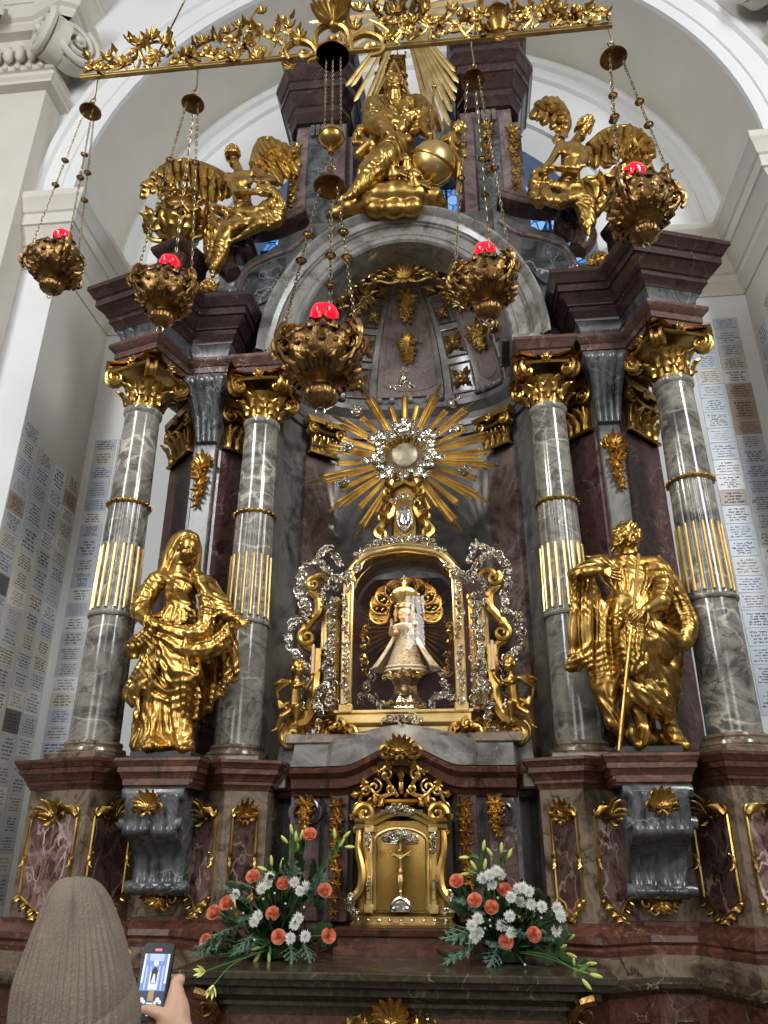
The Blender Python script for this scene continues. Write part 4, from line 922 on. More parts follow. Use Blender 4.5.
    m = MB(); m.sweep([(-1.16,5.8),(-1.16,5.42),(-1.08,5.34),(-.54,5.34),(-.48,5.42),(-.48,5.8)], [(-.1,6.72),(.06,6.72),(.06,6.80),(.02,6.83),(.02,6.86),(-.1,6.86)]); m.build('base', M['mauve'], at_, ang=25)
    m = MB()
    for i in range(4): m.prism([(-.9+.05*i,8.2),(-.87+.05*i,8.2),(-.865+.05*i,8.34),(-.905+.05*i,8.34)], 5.30, 5.36)
    m.build('triglyph', M['slate'], at_)
    m = MB(); P = [(-1.13,5.9),(-1.13,5.46),(-1.05,5.33),(-.64,5.33),(-.59,5.42),(-.59,5.9)]
    m.sweep(P, [(-.1,8.38)]+[(o*.19, 8.4+t*.64) for o, t in CORN[:-1]]+[(-.1,9.12)]); m.box(-1.12,-.6,5.45,5.9,8.39,9.11); m.build('cornice', M['dark'], at_, ang=22)
    m = MB(); m.sweep([(-1.13,5.9),(-1.13,5.5),(-.62,5.5),(-.6,5.9)], [(-.1,9.1),(.05,9.1),(.05,9.3),(.12,9.36),(.16,9.44),(-.1,9.44)]); m.box(-1.12,-.61,5.52,5.9,9.1,9.43); m.build('blocking', M['dark'], at_, ang=22)
    m = MB(); drop(m, lambda u, v, q: V(-1.115+u, 5.36-q, 7.2+v), .12, .95, 17, 7); m.build('gilt_garland', M['gold'], at_)
    if MIR < 0:
        m = MB(); drop(m, lambda u, v, q: V(-.87+u, 5.33-q, 7.5+v), .12, .7, 18, 5); m.build('gilt_drop', M['gold'], at_)
MIR = 1
ab = thing('attic_arch', 'grey moulded arch between the two attic piers behind the golden group', 'arch', (0, 5.6, 8.0))
m = MB(); k = 24
pts = [(.50*math.cos(math.pi*i/k), 7.95+.42*math.sin(math.pi*i/k)) for i in range(k+1)]; o = [(.62*math.cos(math.pi*i/k), 8.6 if 0 < i < k else 7.95) for i in range(k+1)]
m.add([(x,5.6,z) for x, z in pts]+[(x,5.6,z) for x, z in o]+[(x,5.8,z) for x, z in pts], [(i,i+1,k+2+i,k+1+i) for i in range(k)]+[(i,2*k+2+i,2*k+3+i,i+1) for i in range(k)])
m.tube([(x,5.57,z) for x, z in pts], .03, 8); m.build('surround', M['arch'], ab)

# ------------------------------------------------------------------ predella wall behind the tabernacle and the altar table
pre = thing('predella', 'dark marble wall behind the gold tabernacle with curved brown cornice', 'predella', (0, 5.0, 1.2))
m = MB(); m.sweep([(-.80,5.15),(-.68,5.15),(-.68,4.86),(-.30,4.86),(-.28,4.95),(.28,4.95),(.30,4.86),(.68,4.86),(.68,5.15),(.80,5.15)], [(0,1.2),(0,2.3)], cap=False); m.add([(-.3,4.95,2.0),(.3,4.95,2.0),(.3,4.95,2.5),(-.3,4.95,2.5)],[(0,1,2,3)]); m.build('back_wall', M['slate'], pre, ang=20)
for s in (-1, 1):
    m = MB(); m.box(*sorted((s*.65, s*.49)), 4.80, 4.88, 1.40, 2.05, c=.006); m.box(*sorted((s*.43, s*.315)), 4.77, 4.88, 1.40, 2.08, c=.006); 
    pl = m.build('pilaster_strip', M['redpanel'], pre)
    m = MB()
    m.prism([(s*.565+.10*math.cos(a)*(1 if 1 else 0), 1.97+.075*math.sin(a)) for a in np.linspace(0, 2*math.pi, 17)[:-1]], 4.72, 4.82); m.tube([V(s*.565+q[0], 4.715+q[1], 1.97+q[2]) for q in spiral((0,0), .085, 2, 90, s, 26)], .012, 6); m.build('scroll', M['dark'], pl)
    m = MB(); B = lambda u, v, q: V(s*.545-.06+u, 4.71-q, 1.84+v); drop(m, B, .10, .2, 41, 4); B = lambda u, v, q: V(s*.372-.055+u, 4.765-q, 1.42+v); drop(m, B, .09, .62, 43, 9); m.build('gilt_drop', M['gold'], pl)
def hump(x): # the cornice rises over the tabernacle
    t = max(0, 1-abs(x)/.36); return .125*(t*t*(3-2*t))
m = MB(); prof = [(0,2.055),(.03,2.06),(.05,2.09),(.09,2.10),(.10,2.15),(.15,2.18),(.16,2.21),(0,2.22)]; xs = np.linspace(-.78, .78, 53)
def yb(x): a = abs(x); return 4.80 if a < .43 else (4.83 if a < .68 else 4.95)
m.grid(lambda u, v: (xs[int(round(u*52))], yb(xs[int(round(u*52))])-prof[int(round(v*7))][0], prof[int(round(v*7))][1]+hump(xs[int(round(u*52))])), 52, 7)
m.build('curved_cornice', M['red'], pre, ang=30)
m = MB(); m.grid(lambda u, v: (xs[int(round(u*52))], yb(xs[int(round(u*52))])-.12*(1-v), 2.22+hump(xs[int(round(u*52))])+(2.42-2.22-hump(xs[int(round(u*52))])*.6)*v), 52, 4); m.build('attic_slope', M['slate'], pre, ang=40)
m = MB(); m.box(-.72,.72,4.78,5.5,2.36,2.42,c=.008); m.build('shrine_step', M['pier'], pre)
for s in (-1, 1):
    m = MB(); m.box(*sorted((s*.70, s*.86)), 4.80, 5.2, 2.10, 2.26, c=.01); m.build('end_block', M['pier'], pre)
m = MB(); acanthus(m, lambda u, v, q: V(-.09+u, 4.63-q, 2.27+v), .18, .16, 51, 9)
for s in (-1,1): m.tube([V(s*.085+q[0], 4.66+q[1], 2.30+q[2]) for q in spiral((0,0), .055, 1.6, 90, s, 24)], .013, 6)
m.build('gilt_crest', M['gold'], pre)
# openwork gilt scroll cresting above the tabernacle
m = MB(); B = lambda u, v, q: V(u, 4.70-q, v)
for s in (-1, 1):
    m.tube(bez([B(s*.02,2.05,0),B(s*.07,2.12,.01),B(s*.1,2.2,.01),B(s*.04,2.24,.01)]), .012, 6)
    m.tube(bez([B(s*.05,2.07,0),B(s*.13,2.05,.01),B(s*.2,2.1,.01),B(s*.24,2.03,.01),B(s*.26,1.93,0)]), .012, 6)
    for cx, cz, r, a in ((.09,2.165,.045,0),(.155,2.10,.045,90),(.21,2.08,.035,40),(.245,1.99,.03,0),(.06,2.09,.03,180),(.17,2.02,.03,200)):
        scroll(m, B, (s*cx, cz), r, 1.4, a if s > 0 else 180-a, s, .011, .006)
    for cx, cz, dx, dz in ((.06,2.2,.5,1),(.12,2.18,1,.6),(.19,2.12,1,.4),(.235,2.07,1,-.3),(.26,1.97,.6,-1),(.1,2.04,.6,-1),(.16,2.06,-.3,-1)): m.leaf(B(s*cx,cz,.01), V(s*dx,0,dz), (0,-1,0), .075, .05, .6, 2)
m.ball(B(0,2.1,.01), (.018,.015,.04), 8, 6); m.leaf(B(0,2.13,.01), (0,0,1), (0,-1,0), .07, .05, .4, 2)
m.build('openwork_cresting', M['gold'], pre)

mensa = thing('altar_table', 'dark marble altar table with gilt scrollwork on its front', 'altar', (0, 4.2, .34))
m = MB(); m.box(-1.0,1.0,3.95,4.72,1.225,1.26,c=.006); m.build('tabletop', M['top'], mensa)
m = MB(); m.sweep([(-.98,4.5),(-.98,3.97),(.98,3.97),(.98,4.5)], [(-.3,1.225),(-.01,1.225),(-.015,1.20),(-.05,1.185),(-.05,1.16),(-.06,1.155),(-.09,1.13),(-.09,1.115),(-.12,1.11),(-.13,1.07),(-.3,1.07)], cap=False); m.build('table_moulding', M['top'], mensa, ang=25)
m = MB(); m.box(-.84,.84,4.1,4.6,.34,1.08,c=.01); m.build('body', M['red'], mensa)
m = MB(); m.tube([(-.70,4.095,.5),(.70,4.095,.5),(.70,4.095,1.03),(-.70,4.095,1.03)], .008, 6, closed=True); m.build('panel_border', M['dark'], mensa)
m = MB(); B = lambda u, v, q: V(-.22+u, 4.09-q, 1.0+v); acanthus(m, lambda u, v, q: B(u+.10, v+.03, q), .24, .19, 61, 9)
for s in (-1,1):
    m.tube(bez([B(.22,.06,.01),B(.22+s*.08,.09,.02),B(.22+s*.14,.04,.02),B(.22+s*.2,.06,.01)]), .012, 6); scroll(m, B, (.22+s*.17,.03), .04, 1.4, 90, s); scroll(m, B, (.22+s*.09,.0), .05, 1.4, 90, -s)
    for i in range(4): m.leaf(B(.22+s*(.06+.045*i),.06-.01*i,.01), V(s,0,.6-.3*i), (0,-1,0), .09, .06, .6, 2)
m.build('gilt_ornament', M['gold'], mensa)
for s in (-1, 1):
    m = MB(); B = lambda u, v, q: V(s*(.80+u), 4.06-q-.0, 1.0+v)
    m.tube(bez([B(.1,.17,.06),B(.04,.15,.05),B(.0,.08,.02),B(.03,.0,.0),B(-.02,-.1,0),B(.02,-.25,0)]), taper(41,.03,.012), 8)
    for i in range(8): m.leaf(B(.04-.04*math.sin(i),.15-.045*i,.02), V(s*(1 if i%2 else -.6),-.3,.3-.1*i), (0,-1,0), .09, .07, .7, 2)
    scroll(m, B, (.06,.1), .05, 1.4, 90, 1); scroll(m, B, (0,.0), .045, 1.4, 0, -1); m.build('gilt_corner_scroll', M['gold_old'], mensa)
m = MB(); m.sweep([(-.34,4.95),(-.34,4.62),(.34,4.62),(.34,4.95)], [(-.05,1.26),(.02,1.26),(.02,1.29),(-.0,1.30),(.0,1.34),(.02,1.35),(.03,1.38),(-.05,1.385)]); m.box(-.33,.33,4.63,4.95,1.262,1.384); 
tag(m.build('tabernacle_step', M['red'], ang=25), 'low red-brown marble step under the gold tabernacle', 'step')
m = MB(); m.sweep([(-1.0,5.1),(-.8,4.9),(.8,4.9),(1.0,5.1)], [(-.02,1.0),(.12,1.0),(.12,1.36),(.08,1.40),(0,1.41)]); tag(m.build('altar_back_ledge', M['dark'], ang=25), 'dark marble ledge along the back of the altar table', 'ledge')

# ------------------------------------------------------------------ gilded figures
def tracer(x0, y0, s, Y): return lambda x, y, d=0.0: at(x0+x*s, y0+y*s, Y+d)
def frame(front, up=(0,0,1)):
    f = unit(front); r = unit(np.cross(f, up)); return r, f, np.cross(r, f)
def head(sc, c, H, front, up=(0,0,1), k=None, male=False):
    r, f, u = frame(front, up); c = np.asarray(c, float); k = k or .06*H; R = np.stack([r, f, u], 1)
    P = lambda a, b, d: c+r*a*H+f*b*H+u*d*H
    sc.ell(P(0,-.04,.10), (.36*H,.45*H,.40*H), k, R); sc.ell(P(0,.10,-.16), (.28*H,.31*H,.34*H), k, R); sc.ell(P(0,.22,-.38), (.13*H,.13*H,.11*H), k, R)
    for s in (-1,1): sc.ell(P(s*.16,.38,.04), (.095*H,.07*H,.06*H), k*.5, R, sub=True); sc.ell(P(s*.15,.325,.035), (.07*H,.06*H,.045*H), k*.3, R); sc.cap(P(s*.07,.385,.10), P(s*.25,.31,.09), .028*H, .022*H, k*.4); sc.ell(P(s*.18,.26,-.14), (.1*H,.1*H,.09*H), k, R)
    sc.cap(P(0,.37,.08), P(0,.47,-.12), .035*H, .058*H, k*.4); sc.cap(P(-.04,.40,-.14), P(.04,.40,-.14), .045*H, .045*H, k*.3)
    sc.cap(P(-.085,.36,-.245), P(.085,.36,-.245), .025*H, .025*H, k*.2); sc.cap(P(-.07,.355,-.29), P(.07,.355,-.29), .03*H, .03*H, k*.2)
    for s in (-1,1): sc.ell(P(s*.36,-.02,-.02), (.05*H,.09*H,.13*H), k*.4, R)
    return P
def curls(sc, P, H, seed, n=70, lo=-.25, r=.07, long=0.0, fmax=.28):
    q = random.Random(seed)
    for i in range(n):
        a = q.uniform(0, 2*math.pi); e = q.uniform(lo, .52); rr = math.sqrt(max(.02, 1-(e/.52)**2)) if e > 0 else 1.0
        x, y = .36*rr*math.cos(a), .44*rr*math.sin(a)-.06
        if y > fmax*(.6 if e < .25 else 1.2): continue
        d = q.uniform(-1, 1)*.07; sc.cap(P(x, y, e+.06), P(x*1.1+d, y*1.1+d*.6, e-.05-long*q.random()), r*H*q.uniform(.7, 1.2), r*H*.6, .012*H*2)
def beard(sc, P, H, L, seed, n=16):
    q = random.Random(seed)
    for i in range(n):
        x = q.uniform(-.2, .2); sc.chain([P(x, .30-abs(x)*.5, -.30), P(x*1.1+q.uniform(-.05,.05), .34-abs(x)*.4, -.42-L*.5), P(x*.7+q.uniform(-.06,.06), .30, -.45-L*q.uniform(.7, 1))], [.06*H, .055*H, .02*H], .02*H)
    for s in (-1,1): sc.chain([P(s*.02,.42,-.2), P(s*.14,.36,-.27), P(s*.2,.3,-.36)], [.03*H,.035*H,.015*H], .01*H)
def hand(sc, w, d, n, L, curl=.5, sd=1, spread=.1, k=None):
    """palm and five separate fingers; d along the fingers, n the way the palm faces, sd the thumb side"""
    w = np.asarray(w, float); d = unit(d); n = np.asarray(n, float); n = unit(n-d*np.dot(n, d)); s = np.cross(d, n)*sd; k = k or .05*L
    kn = [w+d*L*(.50-.03*abs(i-1.2))+s*L*(.165-.115*i) for i in range(4)]
    sc.cap(w-d*L*.12, w+d*L*.1, .13*L, .15*L, k, 1)
    for q in kn: sc.cap(w+d*L*.12+(q-w)*.1, q, .085*L, .07*L, k)
    for i, (q, ln) in enumerate(zip(kn, (.42,.47,.43,.34))):
        p = q; a = curl*(.25+.08*i); base = unit(d+s*(.165-.115*i)*spread*4)
        for j, t in enumerate((.45,.32,.23)):
            a += curl*(.55 if j else .25); e = p+(base*math.cos(a)+n*math.sin(a))*ln*L*t; sc.cap(p, e, (.058-.008*j)*L, (.052-.010*j)*L, k*.25); p = e
    p = w+d*L*.1+s*L*.13; t = unit(d*.55+s*.75+n*.35)
    for j, (ln, r0, r1) in enumerate(((.26,.075,.062),(.19,.06,.05),(.14,.052,.04))): e = p+t*ln*L; sc.cap(p, e, r0*L, r1*L, k*.4); p = e; t = unit(t+d*.35-s*.15)
def fine(pts, pad, h=.0036):
    pts = np.array(pts); return Sculpt(pts.min(0)-pad, pts.max(0)+pad, h)
def sheet(sc, top, bot, r, k=.03, n=6, bow=None):
    """hanging cloth: a row of strands between an upper and a lower edge, blended together"""
    A = bez(top, n); B = bez(bot, n); m = min(len(A), len(B))
    for i in range(m):
        a, b = A[i], B[i]; mid = (a+b)/2+(np.asarray(bow) if bow is not None else 0); q = r*(1+.45*math.sin(i*2.1)); sc.chain([a+V(0,.02*math.sin(i*1.3),0), mid+V(0,.03*math.sin(i*1.7),0), b+V(0,.03*math.sin(i*1.9),0)], [q*.8, q, q*.9], k)
def sculpture(name, label, cat, meshes, mat, loc, group=None, ang=180):
    m = MB()
    for q in meshes: m.merge(q)
    o = m.build(name, mat, ang=ang, loc=loc); return tag(o, label, cat, group)

def region(T, x0, y0, x1, y1, d0=-.4, d1=.35):
    P = np.array([T(x, y, d) for x in (x0, x1) for y in (y0, y1) for d in (d0, d1)]); return P.min(0), P.max(0)
def ripple(sc, u, zmax=None, amp=.0055, f=1.0):
    """fine drapery: curving ridges over the cloth below zmax"""
    X = sc.ax[0][:,None,None]-sc.lo[0]; Y = sc.ax[1][None,:,None]-sc.lo[1]; Z = sc.ax[2][None,None,:]-sc.lo[2]
    p = f*(62*(X+.06*np.sin(6.5*Z+2*X)+.03*np.sin(15*Z+1))+18*Z*np.sin(3*X+1.2*Z)+14*Y); q = f*(48*(X*.5+Z*.9)+3.5*np.sin(11*X)+2*np.sin(13*Z)+20*Y)
    p = p+4.5*np.sin(5*X*Z*3+9*Y)*np.cos(8*Z); q = q+5*np.cos(9*X-6*Z)*np.sin(7*Z+4*X); w = np.clip(.5+1.2*np.sin(7*X+5*Z)*np.cos(6*Z-4*X), 0, 1); d = (1-np.abs(np.sin(p)))*(1-w)+(1-np.abs(np.sin(q)))*w
    k = np.ones_like(Z) if zmax is None else np.clip((zmax-(Z+sc.lo[2]))/.06, 0, 1)
    sc.F -= (amp*(d-.45)*k).astype(np.float32)
def drape(sc, T, path, width, r, n=3, k=.008, seed=0):
    """a gathered swag: several strands of cloth side by side along a traced path of (x, y, depth)"""
    q = random.Random(seed+len(path)); P = bez([V(*p) for p in path], 4); m = len(P)
    for i in range(n):
        o = (i-(n-1)/2)/max(1, n-1); pts = []
        for j, p in enumerate(P):
            t = unit(P[min(j+1, m-1)]-P[max(j-1, 0)]); w = width*(.55+.45*math.sin(math.pi*j/(m-1)))
            pts.append(T(p[0]-t[1]*o*w, p[1]+t[0]*o*w, p[2]-.03*(1-4*o*o)+q.uniform(-.008, .008)))
        sc.chain(pts, taper(m, r*.8, r*.7, r*1.15), k)

# --- the veiled woman, left
T = tracer(110, 520, .2441, 4.60); u = .00163
sc = Sculpt(*region(T,45,985,605,25,-.36,.3), .0062)
sc.cap(T(285,430), T(222,880), 76*u, 94*u, .03, .85); sc.cap(T(150,925,-.02), T(270,930,-.02), 58*u, 60*u, .03)
sc.cap(T(288,345), T(285,430), 58*u, 80*u, .03, .85); sc.cap(T(290,270,.0), T(288,345), 64*u, 56*u, .03, .8); sc.cap(T(218,252,.02), T(378,258,.02), 34*u, 36*u, .03)
sc.ell(T(293,285,-.06), (52*u,36*u,40*u), .04)
sc.cap(T(290,215,.0), T(298,165,.0), 36*u, 30*u, .03)
sc.chain([T(188,252,.02), T(138,335,-.03), T(122,375,-.08), T(160,418,-.16)], [40*u, 43*u, 38*u, 22*u], .02)
sc.chain([T(395,265,.02), T(440,340,-.06), T(480,385,-.11), T(515,400,-.14)], [38*u, 44*u, 32*u, 18*u], .02)
# veil and mantle
sc.chain([T(318,72,.02), T(275,90,.04), T(245,150,.05), T(228,205,.05), T(215,240,.03)], [32*u, 33*u, 32*u, 30*u, 34*u], .02); sc.chain([T(306,82,.05), T(292,150,.08), T(290,240,.08)], [38*u, 46*u, 58*u], .03)
sc.chain([T(345,75,.03), T(362,120,.03), T(358,180,-.02), T(352,215,-.05), T(375,260,-.08)], [22*u, 16*u, 15*u, 20*u, 26*u], .02)
sheet(sc, [T(505,415,-.10), T(450,430,-.03), T(380,450,.05)], [T(518,628,-.04), T(440,725,.06), T(335,840,.12)], 14*u, .02, 5)
drape(sc, T, [(160,425,-.14),(230,445,-.15),(320,470,-.16),(380,450,-.15),(400,390,-.13),(388,310,-.10),(366,235,-.08)], 46, 13*u, 4)
drape(sc, T, [(200,470,-.13),(250,505,-.15),(330,535,-.15),(410,525,-.14),(470,480,-.12),(505,425,-.11)], 60, 13*u, 5); drape(sc, T, [(205,500,-.12),(250,580,-.15),(320,640,-.15),(365,620,-.12)], 55, 12*u, 4)
drape(sc, T, [(175,440,-.13),(140,490,-.12),(100,520,-.10),(95,560,-.08)], 50, 13*u, 4); drape(sc, T, [(185,480,-.10),(165,580,-.09),(130,660,-.07),(95,710,-.05),(110,750,-.04)], 70, 15*u, 5); drape(sc, T, [(210,500,-.11),(190,620,-.10),(150,720,-.08)], 40, 13*u, 3)
sc.ell(T(300,610,-.11), (46*u, 42*u, 105*u), .05); sc.chain([T(300,640,-.12), T(285,800,-.08), T(300,930,-.10)], [50*u, 44*u, 40*u], .04)
for p, r in ((T(180,915,-.13), 26), (T(160,935,-.16), 20), (T(310,940,-.13), 22), (T(205,930,-.15), 22)): sc.ell(p, (r*1.2*u, r*2*u, r*.9*u), .02)
sc.folds(T, [(9*u,(260,250),(250,300),(255,340)), (9*u,(290,260),(290,300),(285,340)), (8*u,(320,260),(325,300),(315,340)), (11*u,(220,338),(285,350),(350,345)), (8*u,(225,352),(285,362),(352,357)),
  (11*u,(235,370),(215,400),(195,430)), (11*u,(260,370),(245,410),(225,440)), (11*u,(290,370),(285,420),(270,455)), (10*u,(320,370),(330,420),(320,460)), (10*u,(345,365),(360,400),(365,440)),
  (13*u,(200,250),(240,262),(290,250)), (11*u,(205,232),(250,245),(295,232)), (12*u,(205,480),(190,570),(155,660),(135,760)), (14*u,(240,490),(235,580),(200,680),(180,800),(170,900)), (13*u,(220,500),(250,600),(290,690),(340,720)),
  (12*u,(240,520),(290,620),(350,640)), (13*u,(190,640),(230,700),(290,730),(345,700)), (12*u,(165,700),(220,740),(280,760)), (15*u,(140,730),(130,820),(105,930)), (14*u,(170,740),(165,840),(140,940)), (14*u,(215,750),(210,850),(215,935)),
  (14*u,(250,740),(260,850),(275,930)), (13*u,(295,740),(300,840),(320,930)), (13*u,(330,560),(345,650),(335,760),(325,850)), (11*u,(360,470),(350,560),(365,640)), (12*u,(405,420),(440,430),(480,400)), (11*u,(400,350),(440,390),(490,385)),
  (11*u,(130,270),(165,300),(190,300)), (10*u,(118,320),(150,340),(180,335)), (10*u,(112,360),(150,370),(185,350)), (11*u,(395,290),(430,330),(470,350)), (10*u,(170,250),(160,300),(140,340)), (9*u,(265,95),(245,140),(232,200)), (9*u,(285,75),(262,110),(250,160)),
  (10*u,(480,470),(485,560),(470,660)), (10*u,(500,470),(510,550),(505,620)), (10*u,(440,520),(435,620),(410,730)), (10*u,(400,560),(390,680),(360,790)), (9*u,(255,270),(300,285),(345,275)), (10*u,(95,505),(120,520),(150,500)), (9*u,(90,545),(115,545),(140,530)), (10*u,(85,690),(110,700),(130,680))], 13*u, .006)
sc.folds(T, [(8*u,(225,500),(215,600),(180,720)), (8*u,(195,760),(190,850),(190,920)), (8*u,(235,760),(235,850),(245,920)), (8*u,(275,760),(280,850),(295,920)), (8*u,(150,760),(148,850),(125,930)), (7*u,(270,545),(330,585),(350,600)), (8*u,(315,450),(360,430),(385,370)), (7*u,(275,365),(265,410),(250,440)), (7*u,(305,365),(308,420),(300,455)), (7*u,(460,470),(460,570),(440,690)), (7*u,(180,560),(210,640),(260,700))], 11*u, .008, sub=True)
ripple(sc, u, T(0,215)[2], .007, 1.35)
hs = Sculpt(T(318,118)-V(.13,.16,.13), T(318,118)+V(.13,.13,.13), .0036)
P = head(hs, T(322,122,-.05), 112*u, (.52,-.80,-.30)); curls(hs, P, 112*u, 3, 60, .05, .045, 0, .16)
hs.cap(T(290,215,-.03), T(302,160,-.01), 31*u, 28*u, .02); hs.chain([T(305,74,.0), T(268,102,.02), T(252,160,.02)], [20*u,19*u,15*u], .012); hs.chain([T(330,70,.01), T(356,92,.0), T(362,130,-.0)], [13*u,10*u,7*u], .01)
h1 = fine([T(515,400,-.14), T(585,455,-.17)], .06); hand(h1, T(525,408,-.145), unit(T(590,440,-.19)-T(525,408,-.14)), (.05,-1,.35), 84*u, .22, 1, .2); h1.cap(T(505,398,-.135), T(527,409,-.145), 18*u, 15*u, .01)
h2 = fine([T(130,385,-.1), T(205,450,-.2)], .06); hand(h2, T(150,402,-.165), unit(T(215,445,-.21)-T(150,402,-.165)), (-.2,.6,-.8), 68*u, .7, -1); h2.cap(T(128,385,-.12), T(150,402,-.165), 24*u, 17*u, .01)
sculpture('gilded_statue', 'golden statue of a veiled woman in a long robe, one open hand held out', 'statue', [sc.mb(), hs.mb(), h1.mb(), h2.mb()], M['gold'], (-1.37, 4.62, 2.285), 'golden saints beside the shrine')

# --- the bearded man, right
T = tracer(555, 510, .2443, 4.60)
sc = Sculpt(*region(T,25,1010,590,40,-.36,.3), .0062)
sc.cap(T(320,420), T(345,690), 84*u, 92*u, .03, .8); sc.cap(T(300,390), T(320,430), 68*u, 82*u, .03, .8); sc.cap(T(310,285), T(302,390), 72*u, 66*u, .03, .75); sc.cap(T(205,228,.02), T(395,228,.02), 36*u, 38*u, .03)
sc.cap(T(300,210), T(295,160,-.01), 36*u, 32*u, .03)
sc.chain([T(345,690,-.04), T(345,800,-.05), T(360,900,-.04)], [60*u, 36*u, 24*u], .025); sc.chain([T(420,690,.02), T(450,810,.02), T(470,900,.0)], [60*u, 36*u, 26*u], .025)
for a, b, c in ((T(362,910,-.05), T(350,950,-.12), T(345,962,-.19)), (T(475,905,-.02), T(505,950,-.08), T(535,968,-.14))): sc.chain([a, b, c], [28*u, 26*u, 17*u], .015)
sc.chain([T(190,225,.0), T(120,250,-.06), T(80,268,-.12), T(150,252,-.2)], [38*u, 33*u, 27*u, 20*u], .02); sc.chain([T(415,242,.02), T(445,310,-.04), T(428,380,-.12), T(385,400,-.19)], [40*u, 40*u, 34*u, 20*u], .02)
sheet(sc, [T(78,275,-.11), T(110,280,-.10), T(145,290,-.06)], [T(70,650,-.06), T(120,640,-.04), T(165,720,.02)], 15*u, .012, 2); sheet(sc, [T(150,300,-.03), T(185,380,.02)], [T(175,730,.03), T(235,870,.06)], 20*u, .016, 3); sc.cap(T(175,400,.06), T(200,680,.08), 34*u, 40*u, .04)
sc.chain([T(60,640,-.08), T(100,605,-.12), T(145,640,-.10)], [20*u,22*u,18*u], .02); sc.chain([T(190,700,.05), T(240,870,.05), T(330,930,.06), T(440,940,.08)], [32*u,30*u,38*u,34*u], .03)
drape(sc, T, [(410,205,.03),(465,280,.04),(515,390,.02),(542,475,-.01),(515,540,-.05),(440,505,-.12),(370,435,-.17)], 58, 14*u, 5)
sc.chain([T(470,300,.06), T(490,480,.06), T(470,640,.06), T(475,850,.08)], [34*u,44*u,44*u,24*u], .03)
drape(sc, T, [(325,440,-.19),(318,540,-.20),(320,650,-.19)], 80, 13*u, 5); sc.chain([T(280,665,-.2), T(310,660,-.21), T(370,635,-.18)], [14*u,16*u,12*u], .02)
drape(sc, T, [(370,460,-.14),(420,550,-.12),(475,600,-.05)], 90, 14*u, 5); sc.ell(T(330,640,-.09), (52*u,50*u,76*u), .05)
drape(sc, T, [(285,680,-.11),(370,750,-.12),(470,850,-.06)], 90, 14*u, 5)
sc.folds(T, [(11*u,(250,230),(255,300),(270,370)), (10*u,(285,240),(290,310),(290,370)), (10*u,(345,230),(350,300),(330,370)), (10*u,(390,230),(385,300),(350,360)), (11*u,(220,360),(300,375),(380,350)), (12*u,(215,400),(200,480),(205,580),(230,700),(240,850)), (12*u,(245,400),(240,500),(250,620),(260,720)), (11*u,(275,400),(270,450),(262,520)),
  (12*u,(300,400),(260,440),(225,460)), (11*u,(330,400),(290,440),(255,500)), (13*u,(380,480),(420,540),(465,570)), (12*u,(370,500),(410,580),(460,640)), (12*u,(365,560),(400,640),(455,700)), (12*u,(300,700),(350,730),(440,720)), (12*u,(300,730),(370,780),(460,800)), (12*u,(420,660),(450,740),(480,850)), (11*u,(395,700),(440,770),(470,850)),
  (11*u,(75,300),(72,420),(80,560)), (11*u,(100,300),(100,420),(110,600)), (10*u,(130,300),(132,420),(140,590)), (11*u,(165,320),(165,480),(170,650)), (11*u,(190,400),(185,540),(200,700)), (12*u,(430,220),(480,300),(530,420)), (10*u,(450,230),(500,340),(540,450)), (11*u,(420,480),(480,500),(535,480)), (11*u,(400,500),(460,530),(525,520)),
  (11*u,(420,260),(440,320),(430,370)), (10*u,(400,300),(430,330),(460,330)), (10*u,(395,340),(425,365),(455,365)), (11*u,(180,215),(220,240),(250,300)), (10*u,(155,240),(200,270),(240,330)), (10*u,(300,470),(290,560),(285,650)), (10*u,(330,470),(325,560),(330,650)), (9*u,(350,480),(350,560),(360,620)), (12*u,(250,690),(240,780),(225,870)), (12*u,(285,720),(280,830),(280,940)), (11*u,(390,860),(410,910),(430,950)), (10*u,(130,190),(170,200),(210,190)), (10*u,(140,220),(180,215),(220,205))], 13*u, .006)
sc.folds(T, [(8*u,(225,420),(222,520),(235,640)), (8*u,(262,420),(255,520),(262,640)), (8*u,(390,470),(425,525),(470,555)), (8*u,(330,750),(400,790),(460,830)), (8*u,(88,300),(86,420),(95,580)), (8*u,(150,320),(150,450),(155,620)), (7*u,(310,480),(305,560),(305,640)), (7*u,(268,240),(272,300),(280,360)), (7*u,(370,230),(368,300),(345,360)), (8*u,(440,270),(490,370),(520,450))], 11*u, .008, sub=True)
ripple(sc, u, T(0,205)[2], .007, 1.3)
hs = Sculpt(T(285,110)-V(.15,.17,.14), T(285,110)+V(.14,.15,.14), .0036); H = 118*u
P = head(hs, T(285,112,-.03), H, (-.62,-.62,.42), (.35,0,1)); curls(hs, P, H, 5, 110, -.32, .085, .1, .22); beard(hs, P, H, .16, 6, 18); hs.cap(T(300,205,-.02), T(292,150,-.02), 34*u, 30*u, .02)
h1 = fine([T(140,230,-.2), T(280,275,-.25)], .06); hand(h1, T(172,248,-.215), unit(T(275,268,-.21)-T(172,248,-.215)), (.15,.9,-.2), 98*u, .22, -1, .12); h1.cap(T(130,255,-.19), T(174,249,-.215), 24*u, 18*u, .012)
h2 = fine([T(290,380,-.18), T(415,470,-.32)], .07); hand(h2, T(378,405,-.255), unit(T(300,445,-.29)-T(378,405,-.25)), (-.3,.6,-.5), 92*u, .75, 1, .1); h2.cap(T(412,385,-.19), T(376,406,-.255), 28*u, 19*u, .012)
st_ = sculpture('gilded_statue', 'golden statue of a curly-haired bearded man looking up, hand on chest, long staff', 'statue', [sc.mb(), hs.mb(), h1.mb(), h2.mb()], M['gold'], (1.37, 4.62, 2.285), 'golden saints beside the shrine')
